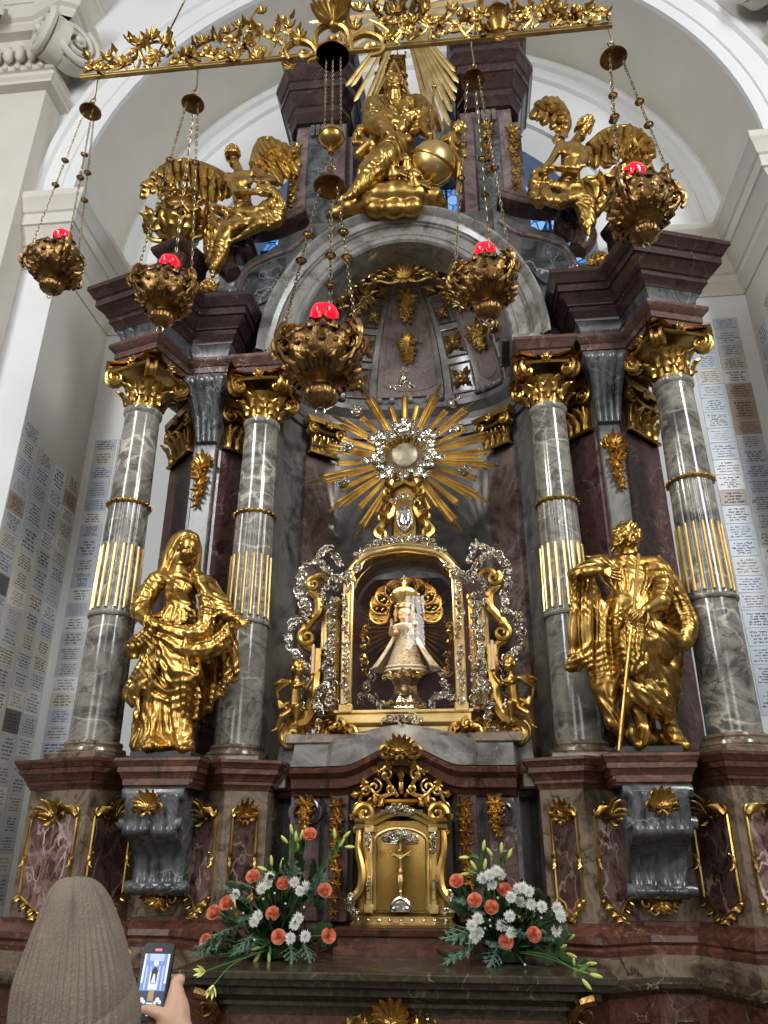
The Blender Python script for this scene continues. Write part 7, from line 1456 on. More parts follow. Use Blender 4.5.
def filigree(m, x0, x1, env):
    x = x0
    while x < x1:
        yb = 78+(23-78)*(x-80)/532-3; h = env(x); y = yb-4-q.random()*max(2, h-6)
        curl(m, x, y, q.uniform(4.5,8.5), q.uniform(1.1,1.6), q.uniform(0,360), q.choice((-1,1)), .010); a = q.uniform(0, 6.28); c = PX(x+8*math.cos(a), y-8*math.sin(a))
        m.leaf(c, (math.cos(a), -.2, math.sin(a)), (0,-1,0), q.uniform(.045,.07), .04, .6, 2, .4)
        if q.random() < .5: m.ball(PX(x, y), .010, 6, 5)
        if q.random() < .7: x2 = x+q.uniform(-16,16); tendril(m, [(x2, yb), ((x+x2)/2+5, (yb+y)/2), (x, y)], .007, .005)
        x += q.uniform(4.5, 7)
filigree(m, 90, 290, lambda x: 12+26*math.exp(-((x-150)/22)**2)+.22*max(0, x-170))
m.build('left_scrollwork', M['gold'], bar)
m = MB()
for pts in ([(610,18),(596,10),(580,14),(570,26)], [(590,26),(560,8),(535,8),(520,24)], [(520,34),(500,20),(480,25),(462,18)], [(470,40),(450,20),(430,28),(410,14)], [(430,44),(440,24),(460,8)], [(400,46),(385,28),(370,20)]): tendril(m, pts)
for x, y, r, t, a, d in ((596,18,7,1.3,90,1),(572,20,9,1.4,0,-1),(545,18,10,1.4,90,1),(525,18,9,1.4,180,-1),(505,26,8,1.3,0,1),(478,18,8,1.3,90,1),(455,28,9,1.4,0,-1),(430,18,9,1.4,90,1),(405,30,8,1.3,180,1),(385,22,9,1.4,40,1)): curl(m, x, y, r, t, a, d)
for x, y, a, L in ((604,14,40,.05),(590,10,90,.05),(578,14,120,.05),(562,10,80,.06),(548,6,100,.06),(535,12,60,.05),(515,14,90,.06),(498,16,100,.08),(494,30,200,.08),(480,14,80,.06),(465,22,90,.06),(452,12,60,.07),(440,30,30,.06),(425,12,110,.07),(412,24,60,.06),(396,14,90,.07),(500,40,270,.06)): sprig(m, x, y, a, L)
filigree(m, 388, 606, lambda x: 30-.05*(x-388))
m.build('right_scrollwork', M['gold'], bar)
m = MB(); m.lathe([(.0,-.09),(.03,-.08),(.05,-.04),(.045,0),(.03,.03),(.028,.05),(.05,.06),(.03,.08),(.02,.12),(.0,.14)], tuple(PX(498,22)), 16); m.build('small_urn', M['gold'], bar)
m = MB()
for pts, w in (([(290,60),(286,50),(296,42),(310,44),(318,56),(308,62)], .018), ([(318,52),(316,34),(330,24),(346,30),(350,44),(340,50)], .02), ([(352,52),(352,40),(366,34),(382,40),(382,52),(370,56)], .018)): p = bez([PX(*q) for q in pts], 7); m.tube(p, taper(len(p), w*.6, w*.5, w), 8)
for x, y, r, a, d in ((305,54,9,0,-1),(336,40,9,180,-1),(370,48,9,0,1)): curl(m, x, y, r, 1.3, a, d, .014)
c = PX(334, 26)
for i in range(9): a = math.radians(10+160*i/8); m.leaf(c, (math.cos(a), -.2, math.sin(a)), (0,-1,0), .14, .055, .5, 2, .4)
m.ball(c, .03, 8, 6)
for x, y, a in ((300,40,120),(355,30,60),(385,40,20),(292,68,250),(342,8,90),(320,10,110),(360,12,70)): sprig(m, x, y, a, .08)
m.build('centre_shell', M['gold'], bar)
m = MB(); m.tube([PX(346,52), PX(346,52)+V(0,0,1.6)], .012, 8); m.tube([PX(150,70,.02), PX(150,70,.02)+V(.35,0,1.5)], .004, 6); m.build('suspension_rod', M['gold_old'], bar)

M['red_glass'] = None
def redglass():
    m, t, b, N, L = newmat('red_lamp_glass'); b.inputs['Base Color'].default_value = lin('#d0101c'); b.inputs['Roughness'].default_value = .08; b.inputs['Emission Color'].default_value = lin('#ff1030'); b.inputs['Emission Strength'].default_value = 1.1; b.inputs['Transmission Weight'].default_value = .3; return m
M['red_glass'] = redglass(); M['iron_chain'] = goldmat('chain_brass', '#9a8a6c', '#5c4e3c', .3, 0)
def link_chain(mb, a, b, s=.017):
    a = np.asarray(a, float); b = np.asarray(b, float); L = np.linalg.norm(b-a); n = max(2, int(L/(s*1.15))); d = (b-a)/L; u = unit(np.cross(d, V(0,1,.1))); w = np.cross(d, u)
    for i in range(n):
        c = a+d*L*(i+.5)/n; q = u if i % 2 else w
        mb.tube([c+d*s*.78*math.cos(t)+q*s*.34*math.sin(t) for t in np.linspace(0, 2*math.pi, 9)[:-1]], s*.13, 4, closed=True)
def make_lamp():
    """unit lamp hung from the origin: canopy at 0, bowl below at -0.9"""
    t = thing('sanctuary_lamp', 'lamp', 'lamp', (0,0,0), 'hanging sanctuary lamps')
    m = MB(); m.lathe([(.062,-.065),(.064,-.058),(.055,-.045),(.034,-.02),(.022,-.008),(.020,.008),(.012,.014),(.008,.02)], (0,0,0), 28); m.lathe([(.062,-.065),(.053,-.046),(.032,-.022),(.0,-.012)], (0,0,0), 28); m.build('canopy', M['bronze'], t)
    m = MB(); m.lathe([(.063,-.066),(.067,-.062),(.065,-.056),(.058,-.055)], (0,0,0), 28); m.tube([(.020*math.cos(a),0,.038+.020*math.sin(a)) for a in np.linspace(0,2*math.pi,19)[:-1]], .0035, 6, closed=True); m.build('canopy_ring', M['gold_old'], t)
    zb_ = -.93
    pr = [(.012,-.215),(.034,-.210),(.056,-.192),(.062,-.172),(.056,-.152),(.040,-.138),(.044,-.124),(.082,-.112),(.112,-.090),(.130,-.058),(.139,-.022),(.139,.015),(.126,.048),(.100,.070),(.072,.084),(.056,.098),(.048,.112),(.052,.122),(.060,.130),(.052,.132),(.03,.12)]
    emb = lambda a, z: 1+(.05*math.cos(9*a+30*z)*math.sin(55*z) if -.065 < z < .07 else (.04*math.cos(16*a) if z < -.14 else 0))
    m = MB(); m.lathe([(r, z) for r, z in bez_prof(pr)], (0,0,zb_), 72, rfn=emb); bowl = m.build('bowl', M['gold_old'], t, ang=60)
    m = MB(); q = random.Random(2)
    for i in range(18):
        a = 2*math.pi*i/18; d = V(math.cos(a), math.sin(a), 0); m.leaf(V(0,0,zb_+.066)+d*.106, d*.62+V(0,0,-1), d, .06, .045, .12, 2, .35); m.leaf(V(0,0,zb_-.105)+d*.088, d*.9+V(0,0,1), d-V(0,0,.5), .07, .042, .1, 2, .35)
        if i % 2 == 0: m.leaf(V(0,0,zb_+.118)+d*.05, d*.6+V(0,0,.8), d, .035, .03, .6, 1); m.tube([V(0,0,zb_-.01)+d*.138+x for x in [np.array((-d[1]*p[0], d[0]*p[0], p[2])) for p in spiral((0,0), .024, 1.2, 90, 1, 12)]], .004, 5)
        m.ball(V(0,0,zb_-.108)+d*.086, .007, 6, 5); m.ball(V(0,0,zb_-.02)+d*.138, .012, 6, 5)
    m.build('repousse_leaf', M['gold_old'], bowl)
    m = MB(); m.tube([(.016*math.cos(a),0,zb_-.235+.018*math.sin(a)) for a in np.linspace(0,2*math.pi,19)[:-1]], .0032, 6, closed=True); m.build('bottom_ring', M['silver'], t)
    m = MB(); m.lathe([(.030,.12),(.038,.135),(.050,.165),(.054,.185),(.048,.208),(.03,.222),(.0,.226)], (0,0,zb_), 24, rfn=lambda a, z: 1+.03*math.cos(6*a)); m.build('red_glass', M['red_glass'], t)
    for k in range(3):
        a = math.radians(90+120*k); d = V(math.cos(a), math.sin(a), 0); o = V(0,0,zb_); up = V(0,0,1)
        m = MB(); m.tube(bez([o+d*.07-up*.10, o+d*.125-up*.075, o+d*.162-up*.02, o+d*.172+up*.045, o+d*.155+up*.09, o+d*.132+up*.085, o+d*.138+up*.06],5), taper(31,.012,.008,.014), 8)
        sd = V(-d[1], d[0], 0)
        for i in range(5): m.ball(o+d*(.125+.011*i)+up*(-.08+.032*i), (.014,.014,.018), 8, 6)
        for s in (-1,1): m.tube([o+d*.150+sd*s*.016+up*(-.01)+d*q[0]+up*q[2] for q in spiral((0,0), .045, 1.3, -60, 1, 16)], taper(17,.010,.005), 6); m.leaf(o+d*.165+up*.03+sd*s*.01, up+d*.15+sd*s*.5, -d, .075, .06, .6, 1, .3)
        m.leaf(o+d*.168+up*.0, up+d*.15, -d, .125, .085, .5, 2, .3); m.build('scroll_arm', M['gold_old'], t)
        top = d*.034+V(0,0,-.045); bot = o+d*.15+up*.09; m = MB(); b1, b2 = top+(bot-top)*.40, top+(bot-top)*.58
        link_chain(m, top, bot); ch = m.build('chain', M['iron_chain'], t)
        m = MB()
        for b_ in (b1, b2): m.lathe([(.0,-.02),(.008,-.018),(.018,-.004),(.019,.004),(.008,.016),(0,.02)], tuple(b_), 12); m.lathe([(.0195,-.003),(.023,0),(.0195,.003)], tuple(b_), 12)
        m.build('chain_bead', M['gold_old'], ch)
    return t
def bez_prof(pr): return [(max(0, p[0]), p[2]) for p in bez([V(r, 0, z) for r, z in pr], 3)]
def copy_tree(o, parent=None):
    c = o.copy(); COL.objects.link(c); c.parent = parent
    for ch in [q for q in o.children]: copy_tree(ch, c)
    return c
lamp0 = make_lamp()
def place_lamp(first, px, pyc, pyb, label, rot, s):
    o = lamp0 if first else copy_tree(lamp0); c = PX(px, pyc); b = at(px+(pyb-pyc)*(px-403)/-1500*-1 if False else px, pyb, YL)
    o.location = (c[0], YL, c[2]); o.rotation_euler = (0, 0, math.radians(rot)); o.scale = (s, s, s); o['label'] = label; return o
def stretch(o, drop):
    """lengthen the chains so the bowl hangs lower: only this lamp's own copies are moved"""
    for ch in o.children:
        n = ch.name.split('.')[0]
        if n in ('bowl','bottom_ring','red_glass','scroll_arm'): ch.location.z -= drop
        elif n == 'chain':
            ch.data = ch.data.copy(); k = (.80+drop)/.80
            for v in ch.data.vertices: v.co.z = -.045+(v.co.z+.045)*k
            for b in ch.children:
                b.data = b.data.copy()
                ys = [v.co.z for v in b.data.vertices]
                for v in b.data.vertices: off = (.40 if v.co.z > -.045-.80*.49 else .58)*drop*1.0; v.co.z -= off
lamps = []
for i, (px, pyc, lab, rot, s, zb_) in enumerate(((92,105,'brass sanctuary lamp with red glass hanging at the far left end of the beam',-12,.72,3.95),(194,97,'brass sanctuary lamp with red glass hanging before the left golden urn',14,.76,3.76),(330,176,'largest brass lamp with red glass hanging before the left of the arch',0,1.0,3.41),(473,72,'brass sanctuary lamp with red glass hanging before the right of the arch',-15,.78,3.70),(612,50,'brass sanctuary lamp with red glass hanging at the far right end of the beam',20,.86,4.02))):
    o = place_lamp(i == 0, px, pyc, 0, lab, rot, s); lamps.append((o, zb_, s))
for o, zb_, s in lamps: stretch(o, ((o.location.z-zb_)/s)-.93)
for o, zb_, s in lamps:
    if abs(o.location.x-PX(330,176)[0]) > .02:   # hook up to the beam
        MIR = 1; m = MB(); x = o.location.x; z0 = o.location.z+.055*s; m.tube(bez([V(x,YL,z0-.006),V(x+.006,YL,z0+.02),V(x,YL,zb-.03),V(x+.008,YL,zb+.03),V(x-.008,YL-.024,zb+.01)],4), .0035, 6)
        h_ = m.build('hook', M['iron_chain']); h_.parent = o; h_.matrix_parent_inverse = Matrix.Identity(4); w = Matrix.Translation(h_.location.copy()); M0 = Matrix.Translation(o.location) @ o.rotation_euler.to_matrix().to_4x4() @ Matrix.Diagonal((s,s,s,1)); h_.matrix_local = M0.inverted() @ w
# the middle lamp hangs from a dish, chains and a brass ball
o3 = lamps[2][0]; hang = thing('lamp_counterweight', 'bronze dish with chains and a brass ball above the largest hanging lamp', 'counterweight', tuple(PX(333,60)))
m = MB(); c = PX(333,50); m.lathe([(.074,-.045),(.077,-.036),(.058,-.015),(.024,0),(.012,.03),(.006,.06)], tuple(c), 28); m.lathe([(.074,-.045),(.05,-.02),(0,-.008)], tuple(c), 28); m.build('dish', M['bronze'], hang)
cb = PX(331,138); m = MB(); cb[0] = o3.location.x; m.ball(cb, .053, 24, 16); m.lathe([(.054,-.004),(.057,0),(.054,.004)], tuple(cb), 28); m.lathe([(.012,-.09),(.018,-.08),(.010,-.06),(.02,-.05)], tuple(cb), 14); m.build('ball', M['gold'], hang)
m = MB()
for dx in (-.03,.0,.035): link_chain(m, c+V(dx,.0,-.03), cb+V(dx*1.1,0,.045), .012)
link_chain(m, cb+V(0,0,-.085), V(o3.location.x, YL, o3.location.z+.05), .014); m.build('chain', M['iron_chain'], hang)

# ------------------------------------------------------------------ flower arrangements on the altar table
M['rose'] = simple('coral_rose_petal', '#eb9a7a', .55, var=.22, vscale=60); M['white'] = simple('white_petal', '#e9e9e4', .6); M['bud'] = simple('lily_bud', '#aebd5e', .45, var=.15, vscale=20); M['lily'] = simple('pale_yellow_lily', '#dfe08f', .5)
M['leafg'] = simple('dark_green_leaf', '#22381f', .4, var=.25, vscale=12); M['leafl'] = simple('fresh_green_leaf', '#4c7036', .45, var=.2, vscale=12); M['fir'] = simple('grey_green_fir', '#5f7a66', .6, var=.2, vscale=20); M['stem'] = simple('green_stem', '#40602f', .5)
def rose_mesh(R):
    m = MB()
    for ring, (n, r0, z1) in enumerate(((2,.16,.72),(3,.32,.70),(4,.50,.62),(5,.70,.48),(5,.88,.28),(6,1.04,.02))):
        for i in range(n):
            a0 = 2*math.pi*i/n+ring*.8; w = 2*math.pi/n*.72
            m.grid(lambda u, v: (lambda a, rr, z: (rr*math.cos(a)*R, rr*math.sin(a)*R, z*R))(a0+(u-.5)*2*w*(1-.15*v*v), r0*(.35+.65*math.sin(min(1.45, v*1.7)))+(.10*max(0, v-.7)/.3)*(.3+ring*.25)+.02*(u-.5), -.75+(z1+.75)*v*(1.25-.25*v)-.22*(u-.5)**2*4*v), 6, 7)
    m.ball((0,0,-.55*R), (.55*R,.55*R,.35*R), 10, 7); return m
def mum_mesh(R):
    m = MB(); q = random.Random(1)
    for ring in range(6):
        n = 18-ring*2; e = math.radians(2+ring*15)
        for i in range(n):
            a = 2*math.pi*i/n+ring*.3+q.uniform(-.06,.06); d = V(math.cos(a)*math.cos(e), math.sin(a)*math.cos(e), math.sin(e)); L = R*(1-.08*ring)
            m.leaf((0,0,.02*R*ring), d, (0,0,1), L*q.uniform(.85,1.05), R*.28, .5, 1, .5)
    m.ball((0,0,.05*R), .35*R, 8, 6); return m
def bud_mesh(L): m = MB(); m.lathe([(.05*L,0),(.12*L,.12*L),(.17*L,.4*L),(.15*L,.7*L),(.07*L,.93*L),(0,L)], (0,0,0), 12, rfn=lambda a, z: 1+.06*math.cos(3*a)); return m
def lily_mesh(L):
    m = MB()
    for i in range(6): a = math.pi/3*i; m.leaf((0,0,0), (math.cos(a)*.8,math.sin(a)*.8,.7), (-math.cos(a)*.5,-math.sin(a)*.5,1), L, L*.42, -.45 if False else .35, 1, .2)
    for i in range(5): a = 1.2*i; m.tube([(0,0,0),(.15*L*math.cos(a),.15*L*math.sin(a),.55*L)], .012*L*2, 5)
    return m
def sprig_mesh(L):
    m = MB(); ax = [V(0,0,L*t)+V(0,-.12*L*t*t,0) for t in np.linspace(0,1,8)]; m.tube(ax, taper(8,.004,.002), 5); q = random.Random(4)
    for i in range(46):
        t = .1+.9*i/46; p = V(0,-.12*L*t*t,L*t); a = q.uniform(0, 6.28)
        m.leaf(p, (math.cos(a), math.sin(a)*.6, .75), (0,-1,.3), .028*(1-.35*t), .007, .3, 1, .3)
    for s in (-1,1):
        for k in range(3):
            p = V(0,-.12*L*(.25+.2*k)**2, L*(.25+.2*k)); d = unit(V(s*.8,-.1,.8)); l2 = L*(.42-.09*k); m.tube([p, p+d*l2], [.003,.0015], 5)
            for i in range(18): a = q.uniform(0,6.28); t = (i+1)/18; m.leaf(p+d*l2*t, d*.7+V(math.cos(a)*.6, math.sin(a)*.5, math.sin(a)*.4), (0,-1,.3), .024*(1-.3*t), .007, .3, 1, .3)
    return m
def place(mesh_o, root, name, p, d, roll=0):
    o = bpy.data.objects.new(name, mesh_o); COL.objects.link(o); o.parent = root; d = Vector(d).normalized()
    o.rotation_euler = (d.to_track_quat('Z', 'Y').to_matrix() @ Matrix.Rotation(roll, 3, 'Z')).to_euler(); o.location = tuple(np.asarray(p)-V(*root['_root'])); return o
def proto(m, mat):
    o = m.build('proto', mat, ang=180, loc=(0,0,0)); me = o.data; bpy.data.objects.remove(o); return me
FM = dict(rose=proto(rose_mesh(.031), M['rose']), mum=proto(mum_mesh(.041), M['white']), bud=proto(bud_mesh(.055), M['bud']), lily=proto(lily_mesh(.06), M['lily']), fir=proto(sprig_mesh(.2), M['fir']), babys=proto(mum_mesh(.008), M['white']))
def arrangement(T, heart, label, roses, mums, buds, lilies, firs, leaves, specks, n0):
    hc = T(*heart); root = thing('flower_arrangement', label, 'flowers', (hc[0], hc[1], 1.26), 'altar flower arrangements'); r = random.Random(n0); src = V(hc[0], hc[1]+.04, 1.31)
    m = MB(); m.lathe([(.06,1.261),(.085,1.27),(.10,1.31),(.08,1.335),(0,1.345)], (hc[0],hc[1]+.05,0), 20); m.build('bowl', M['leafg'], root)
    def out(p): d = p-src; d[1] -= .35*np.linalg.norm(d)+.05; return unit(d)
    st = MB()
    def stem(p, w=.0035): st.tube(bez([src+V(r.uniform(-.03,.03),0,0), src*.55+p*.45+V(0,.02,.02), p], 4), w, 5)
    for x, y in roses: p = T(x, y, r.uniform(-.14,-.08)); place(FM['rose'], root, 'rose', p, out(p)*.6+V(0,-.6,.25), r.uniform(0,6)); stem(p)
    for x, y in mums: p = T(x, y, r.uniform(-.16,-.10)); place(FM['mum'], root, 'chrysanthemum', p, out(p)*.4+V(0,-.9,.15), r.uniform(0,6)); stem(p)
    for x, y, dx, dy in buds:
        p = T(x, y, -.06 if y < 600 or x < 500 else -.45); d = unit(V(dx,-.2,-dy)); place(FM['bud'], root, 'lily_bud', p-d*.028, d, r.uniform(0,6)); q = p-d*.028; st.tube(bez([src, src*.5+q*.5+V(0,0,.03), q-d*.05, q],4), .003, 5)
        for k in range(2): st_l.append((q-d*.05, unit(d+V(r.uniform(-.7,.7),r.uniform(-.5,.2),r.uniform(-.4,.5)))))
    for x, y, dx, dy in lilies: p = T(x, y, -.46); place(FM['lily'], root, 'lily', p, V(dx,-.7,-dy), r.uniform(0,6)); st.tube(bez([src, V(src[0]*.4+p[0]*.6, 4.02, 1.285), p],5), .0035, 5)
    for x0, y0, x1, y1 in firs:
        a, b = T(x0,y0,-.06), T(x1,y1,-.16); o = place(FM['fir'], root, 'fir_sprig', a, b-a, r.uniform(-.5,.5)); k = float(np.linalg.norm(b-a))/.2; o.scale = (max(.8,k),max(.8,k),k)
    for x, y in specks: p = T(x, y, -.15); place(FM['babys'], root, 'white_floret', p, V(0,-1,.3)); stem(p, .0015)
    st.build('stem', M['stem'], root)
    m = MB()
    for x, y in list(roses)+list(mums)+list(firs and [(q[2], q[3]) for q in firs]):
        e = T(x, y, .0)
        for k in range(5):
            t = r.uniform(.35, .92); p = src+(e-src)*t+V(r.uniform(-.035,.035), r.uniform(-.02,.06), r.uniform(-.035,.035)); L = r.uniform(.06,.11); d = unit(e-src)+V(r.uniform(-.8,.8), r.uniform(-.6,.1), r.uniform(-.6,.6)); m.leaf(p, d, (0,-.8,.6), L, L*.5, .5, 1, .15)
    for x0, y0, x1, y1, w in leaves: a, b = T(x0,y0,-.04), T(x1,y1,-.10); m.leaf(a, b-a, (0,-1,.4), float(np.linalg.norm(b-a))*1.1, w, .35, 3, .12)
    for i in range(130):
        a = r.uniform(math.radians(-20), math.radians(200)); L = r.uniform(.07,.20); d = V(math.cos(a), r.uniform(-.9,.1), math.sin(a)*.9); m.leaf(src+V(r.uniform(-.06,.06), r.uniform(-.08,.02), r.uniform(0,.06)), d, (0,-.6,.8), L, L*.42, .5, 1, .15)
    m.build('foliage', M['leafg'], root, ang=180)
    m = MB()
    for p, d in st_l: m.leaf(p, d, (0,-.8,.5), r.uniform(.06,.1), .018, .5, 1, .15)
    st_l.clear()
    if m.f: m.build('lily_leaf', M['leafl'], root, ang=180)
    return root
st_l = []
T = tracer(180, 810, .2344, 4.36)
arrangement(T, (400,560), 'flower arrangement of coral roses and white blooms left of the gold tabernacle',
  [(310,280),(440,310),(195,395),(140,435),(395,440),(420,540),(108,560),(635,535),(618,340),(553,100)],
  [(350,340),(385,290),(490,312),(515,348),(535,330),(240,365),(320,478),(335,455),(490,490),(505,465),(535,540),(472,548),(375,320)],
  [(445,125,-.7,-.7),(495,112,0,-1),(507,142,.1,-1),(475,82,-.2,-1),(520,105,.2,-1),(390,215,-.1,-1),(435,225,.3,-1),(350,250,-1,-.4),(690,140,.6,-.8),(725,158,1,.0),(660,100,-.1,-1),(712,105,.8,-.7),(320,592,-1,.2),(325,636,-.6,.8),(380,632,.1,1)],
  [(105,690,-.3,-.1),(140,750,.1,.5)],
  [(300,480,60,560),(320,520,215,610),(330,420,190,300),(340,440,240,460),(470,560,480,645),(520,560,565,640),(540,420,590,250),(240,500,40,600),(440,330,500,210),(560,330,600,260),(330,560,250,590)],
  [(480,420,560,300,.09),(560,500,680,520,.07),(330,560,200,640,.06),(280,600,180,680,.05),(420,380,380,250,.08),(520,260,500,150,.06),(560,280,600,190,.06),(300,330,180,330,.06),(470,260,420,200,.05),(600,560,660,590,.06),(580,400,640,420,.07)],
  [(220,420),(355,380),(530,415),(318,555),(405,355),(450,400),(270,440)], 3)
T = tracer(430, 830, .2344, 4.36)
arrangement(T, (330,500), 'flower arrangement of coral roses and white blooms right of the gold tabernacle',
  [(112,215),(318,252),(190,298),(262,328),(445,445),(325,475)],
  [(285,180),(255,195),(225,210),(265,235),(300,195),(375,255),(345,290),(385,310),(430,320),(475,330),(420,265),(395,250),(205,380),(180,410),(190,460),(210,440),(340,370),(305,410),(345,440),(540,335),(555,370),(537,432)],
  [(230,65,.2,-1),(255,95,-.6,-.9),(340,100,.5,-1),(305,75,.1,-1),(235,145,.2,-1),(150,188,-1,.1),(145,118,-1,.0),(185,150,-.5,-.8),(600,458,.9,-.5),(605,535,.9,.3),(690,570,1,-.1),(612,568,.1,-.9),(710,622,1,.2),(670,660,.7,.8),(565,500,.6,-.3),(445,350,.3,-.9),(385,380,-.1,-.2)],
  [],
  [(250,430,50,440),(220,470,45,550),(240,330,110,280),(290,500,250,575),(380,470,390,410),(440,470,520,445),(300,480,260,480),(210,340,190,330)],
  [(200,320,60,350,.11),(440,330,500,240,.13),(480,430,620,480,.14),(470,400,590,400,.12),(520,480,600,590,.05),(470,500,560,570,.05),(440,520,540,600,.05),(300,500,350,545,.08),(400,480,410,530,.08),(230,230,160,240,.06),(500,520,640,620,.04)],
  [(250,255),(290,290),(258,410),(235,420),(228,390),(475,375),(405,575),(255,385)], 5)

# ------------------------------------------------------------------ the visitor filming the altar
Y0 = 1.68
M['skin'] = simple('skin', '#c49a80', .5, var=.06, vscale=20); M['knit'] = simple('beige_knit_wool', '#7b6e60', .9, bump=.5, bscale=220, var=.08, vscale=30); M['coat'] = simple('dark_coat', '#2c2c30', .8, bump=.2, bscale=90); M['hairm'] = simple('brown_hair', '#4a3628', .6)
hp0 = at(80, 950, Y0); hx, hz = hp0[0]+.0, at(80, 876, Y0)[2]
per = thing('person', 'person seen from behind in a beige ribbed knit hat, filming with a phone', 'person', (hx, Y0, 0))
def WP(x, y, z): return V(hx+x, Y0+y, z)
sc = Sculpt(WP(-.34,-.25,0), WP(.40,.50,1.62), .011)
for s in (-1,1): sc.chain([WP(s*.09,.0,.88), WP(s*.10,.02,.48), WP(s*.10,-.03,.08)], [.085,.06,.042], .02); sc.chain([WP(s*.10,-.03,.05), WP(s*.11,.14,.035)], [.042,.035], .02)
sc.chain([WP(0,0,.92), WP(0,.0,1.10), WP(0,.0,1.28)], [.15,.14,.15], .05, .7); sc.cap(WP(-.15,0,1.33), WP(.15,0,1.33), .06, .06, .05)
sc.cap(WP(0,.0,1.33), WP(0,.02,1.50), .055, .052, .03); sc.ell(WP(0,.03,1.54), (.075,.095,.1), .02)
ph = V(*at(154, 981, 2.02)); wr = V(*at(186, 1052, 1.98)); wl = V(*at(118, 1050, 1.99))
sc.chain([WP(.19,0,1.32), WP(.23,.12,1.12), wr+V(.02,-.05,-.10), wr+V(.0,-.01,-.03)], [.058,.048,.036,.028], .03); sc.chain([WP(-.19,0,1.32), WP(-.22,.14,1.12), wl+V(-.03,-.06,-.10), wl], [.058,.048,.036,.028], .03)
sc.mb().build('body', M['skin'], per, ang=180)
sc = Sculpt(WP(-.37,-.28,.30), WP(.44,.50,1.50), .012)
sc.chain([WP(0,0,.55), WP(0,0,.95), WP(0,.0,1.28)], [.21,.19,.185], .05, .75); sc.cap(WP(-.16,0,1.325), WP(.16,0,1.325), .085, .085, .05); sc.cap(WP(0,.0,1.35), WP(0,.01,1.43), .085, .08, .03)
sc.chain([WP(.19,0,1.32), WP(.23,.12,1.12), wr+V(.03,-.10,-.16)], [.085,.072,.055], .03); sc.chain([WP(-.19,0,1.32), WP(-.22,.14,1.12), wl+V(-.04,-.11,-.16)], [.085,.072,.055], .03); sc.mb().build('coat', M['coat'], per, ang=180)
hs = Sculpt(WP(-.14,-.12,1.36), WP(.14,.18,1.66), .0055); P = head(hs, WP(0,.035,1.52), .235, (.1,.9,.25)); hs.mb().build('face', M['skin'], per, ang=180)
# knit hat: rib wales as real relief, three gathered seams at the crown, turned-up cuff
hat = [(0,0),(.26,.004),(.42,.016),(.55,.038),(.66,.072),(.76,.108),(.85,.142),(.93,.172),(.98,.20),(1.0,.25),(.98,.31)]
hp = bez([V(r*.107, 0, -d) for r, d in hat], 5)
NW = 288
def hatpt(u, v, off=0.0):
    p = hp[min(len(hp)-1, int(round(v*(len(hp)-1))))]; a = 2*math.pi*u; t = -p[2]/.31
    rib = .0022*math.cos(46*a)*min(1, max(.15, (t-.18)/.3)); seam = -.010*sum(math.exp(-((((a-c+math.pi) % (2*math.pi))-math.pi)/.07)**2) for c in (-2.25,-1.2,-.2,.9,1.95,3.0))*max(0, 1-t*1.7)*min(1,t*6); sl = .006*math.sin(2*a+1)+.004*math.sin(3*a+5*t)
    r = p[0]+rib+seam+sl*min(1,t*3)+off; lean = -.05*(1-t)+.012*math.sin(t*3)
    return (hx+.006+r*math.cos(a)*(1+.0*t)+.012*(t-.3)*0+lean*.6, Y0+.01+r*math.sin(a)*1.08-.02*(1-t), hz-(-p[2]))
m = MB(); m.grid(hatpt, NW, len(hp)-1, cu=True); hat_o = m.build('knit_hat', M['knit'], per, ang=180)
def cuff(u, v):
    a = 2*math.pi*u; drop = .245-.04*math.cos(a)-.045*math.sin(a); h = .075; q = [(-.002,.0),(.007,-.007),(.012,0),(.013,.02),(.012,.05),(.010,.075),(.002,.078)][min(6, int(round(v*6)))]
    t = min(1, (drop+max(0, q[1]))/.31); i = t*(len(hp)-1); base = hp[min(len(hp)-1, int(i))][0]; rib = .0022*math.cos(46*a); r = base+q[0]+rib+.006*math.sin(2*a+1)
    lean = -.05*(1-t)+.012*math.sin(t*3); return (hx+.006+r*math.cos(a)+lean*.6, Y0+.01+r*math.sin(a)*1.08-.02*(1-t), hz-drop-q[1])
m = MB(); m.grid(cuff, NW, 6, cu=True); m.build('hat_cuff', M['knit'], hat_o, ang=180)
# hands around the phone
def phone_axes():
    f = unit(V(hx, Y0, hz-.12)-ph); f = unit(f*V(.25,1,.7)); r = unit(np.cross(V(0,0,1), -f)); r = unit(np.cross(f, V(0,0,1)))*-1; u_ = np.cross(f, r)*1
    return f, r, u_
pf_, pr_, pu_ = phone_axes()
if pu_[2] < 0: pu_ = -pu_
if pr_[0] < 0: pr_ = -pr_
rollv = math.radians(3); pr_, pu_ = pr_*math.cos(rollv)-pu_*math.sin(rollv)*0+pu_*math.sin(-rollv)*0, pu_
def PH(x, y, z): return ph+pr_*x+pu_*y+pf_*z     # x to the right, y up, z toward the holder
tel = thing('phone', 'black smartphone held up, its screen showing the altar being filmed', 'phone', tuple(PH(0,-.075,0)))
w2, h2, th = .038, .078, .0042
def rrect(w, h, r, n=5): 
    o = []
    for cx, cy, a0 in ((w-r,h-r,0),(-w+r,h-r,90),(-w+r,-h+r,180),(w-r,-h+r,270)):
        for i in range(n+1): a = math.radians(a0+90*i/n); o.append((cx+r*math.cos(a), cy+r*math.sin(a)))
    return o
def slab(mb, poly, z0, z1): 
    n = len(poly); mb.add([PH(x,y,z1) for x,y in poly]+[PH(x,y,z0) for x,y in poly], [tuple(range(n)), tuple(range(n,2*n))[::-1]]+[(i,n+i,n+(i+1)%n,(i+1)%n) for i in range(n)]); return mb
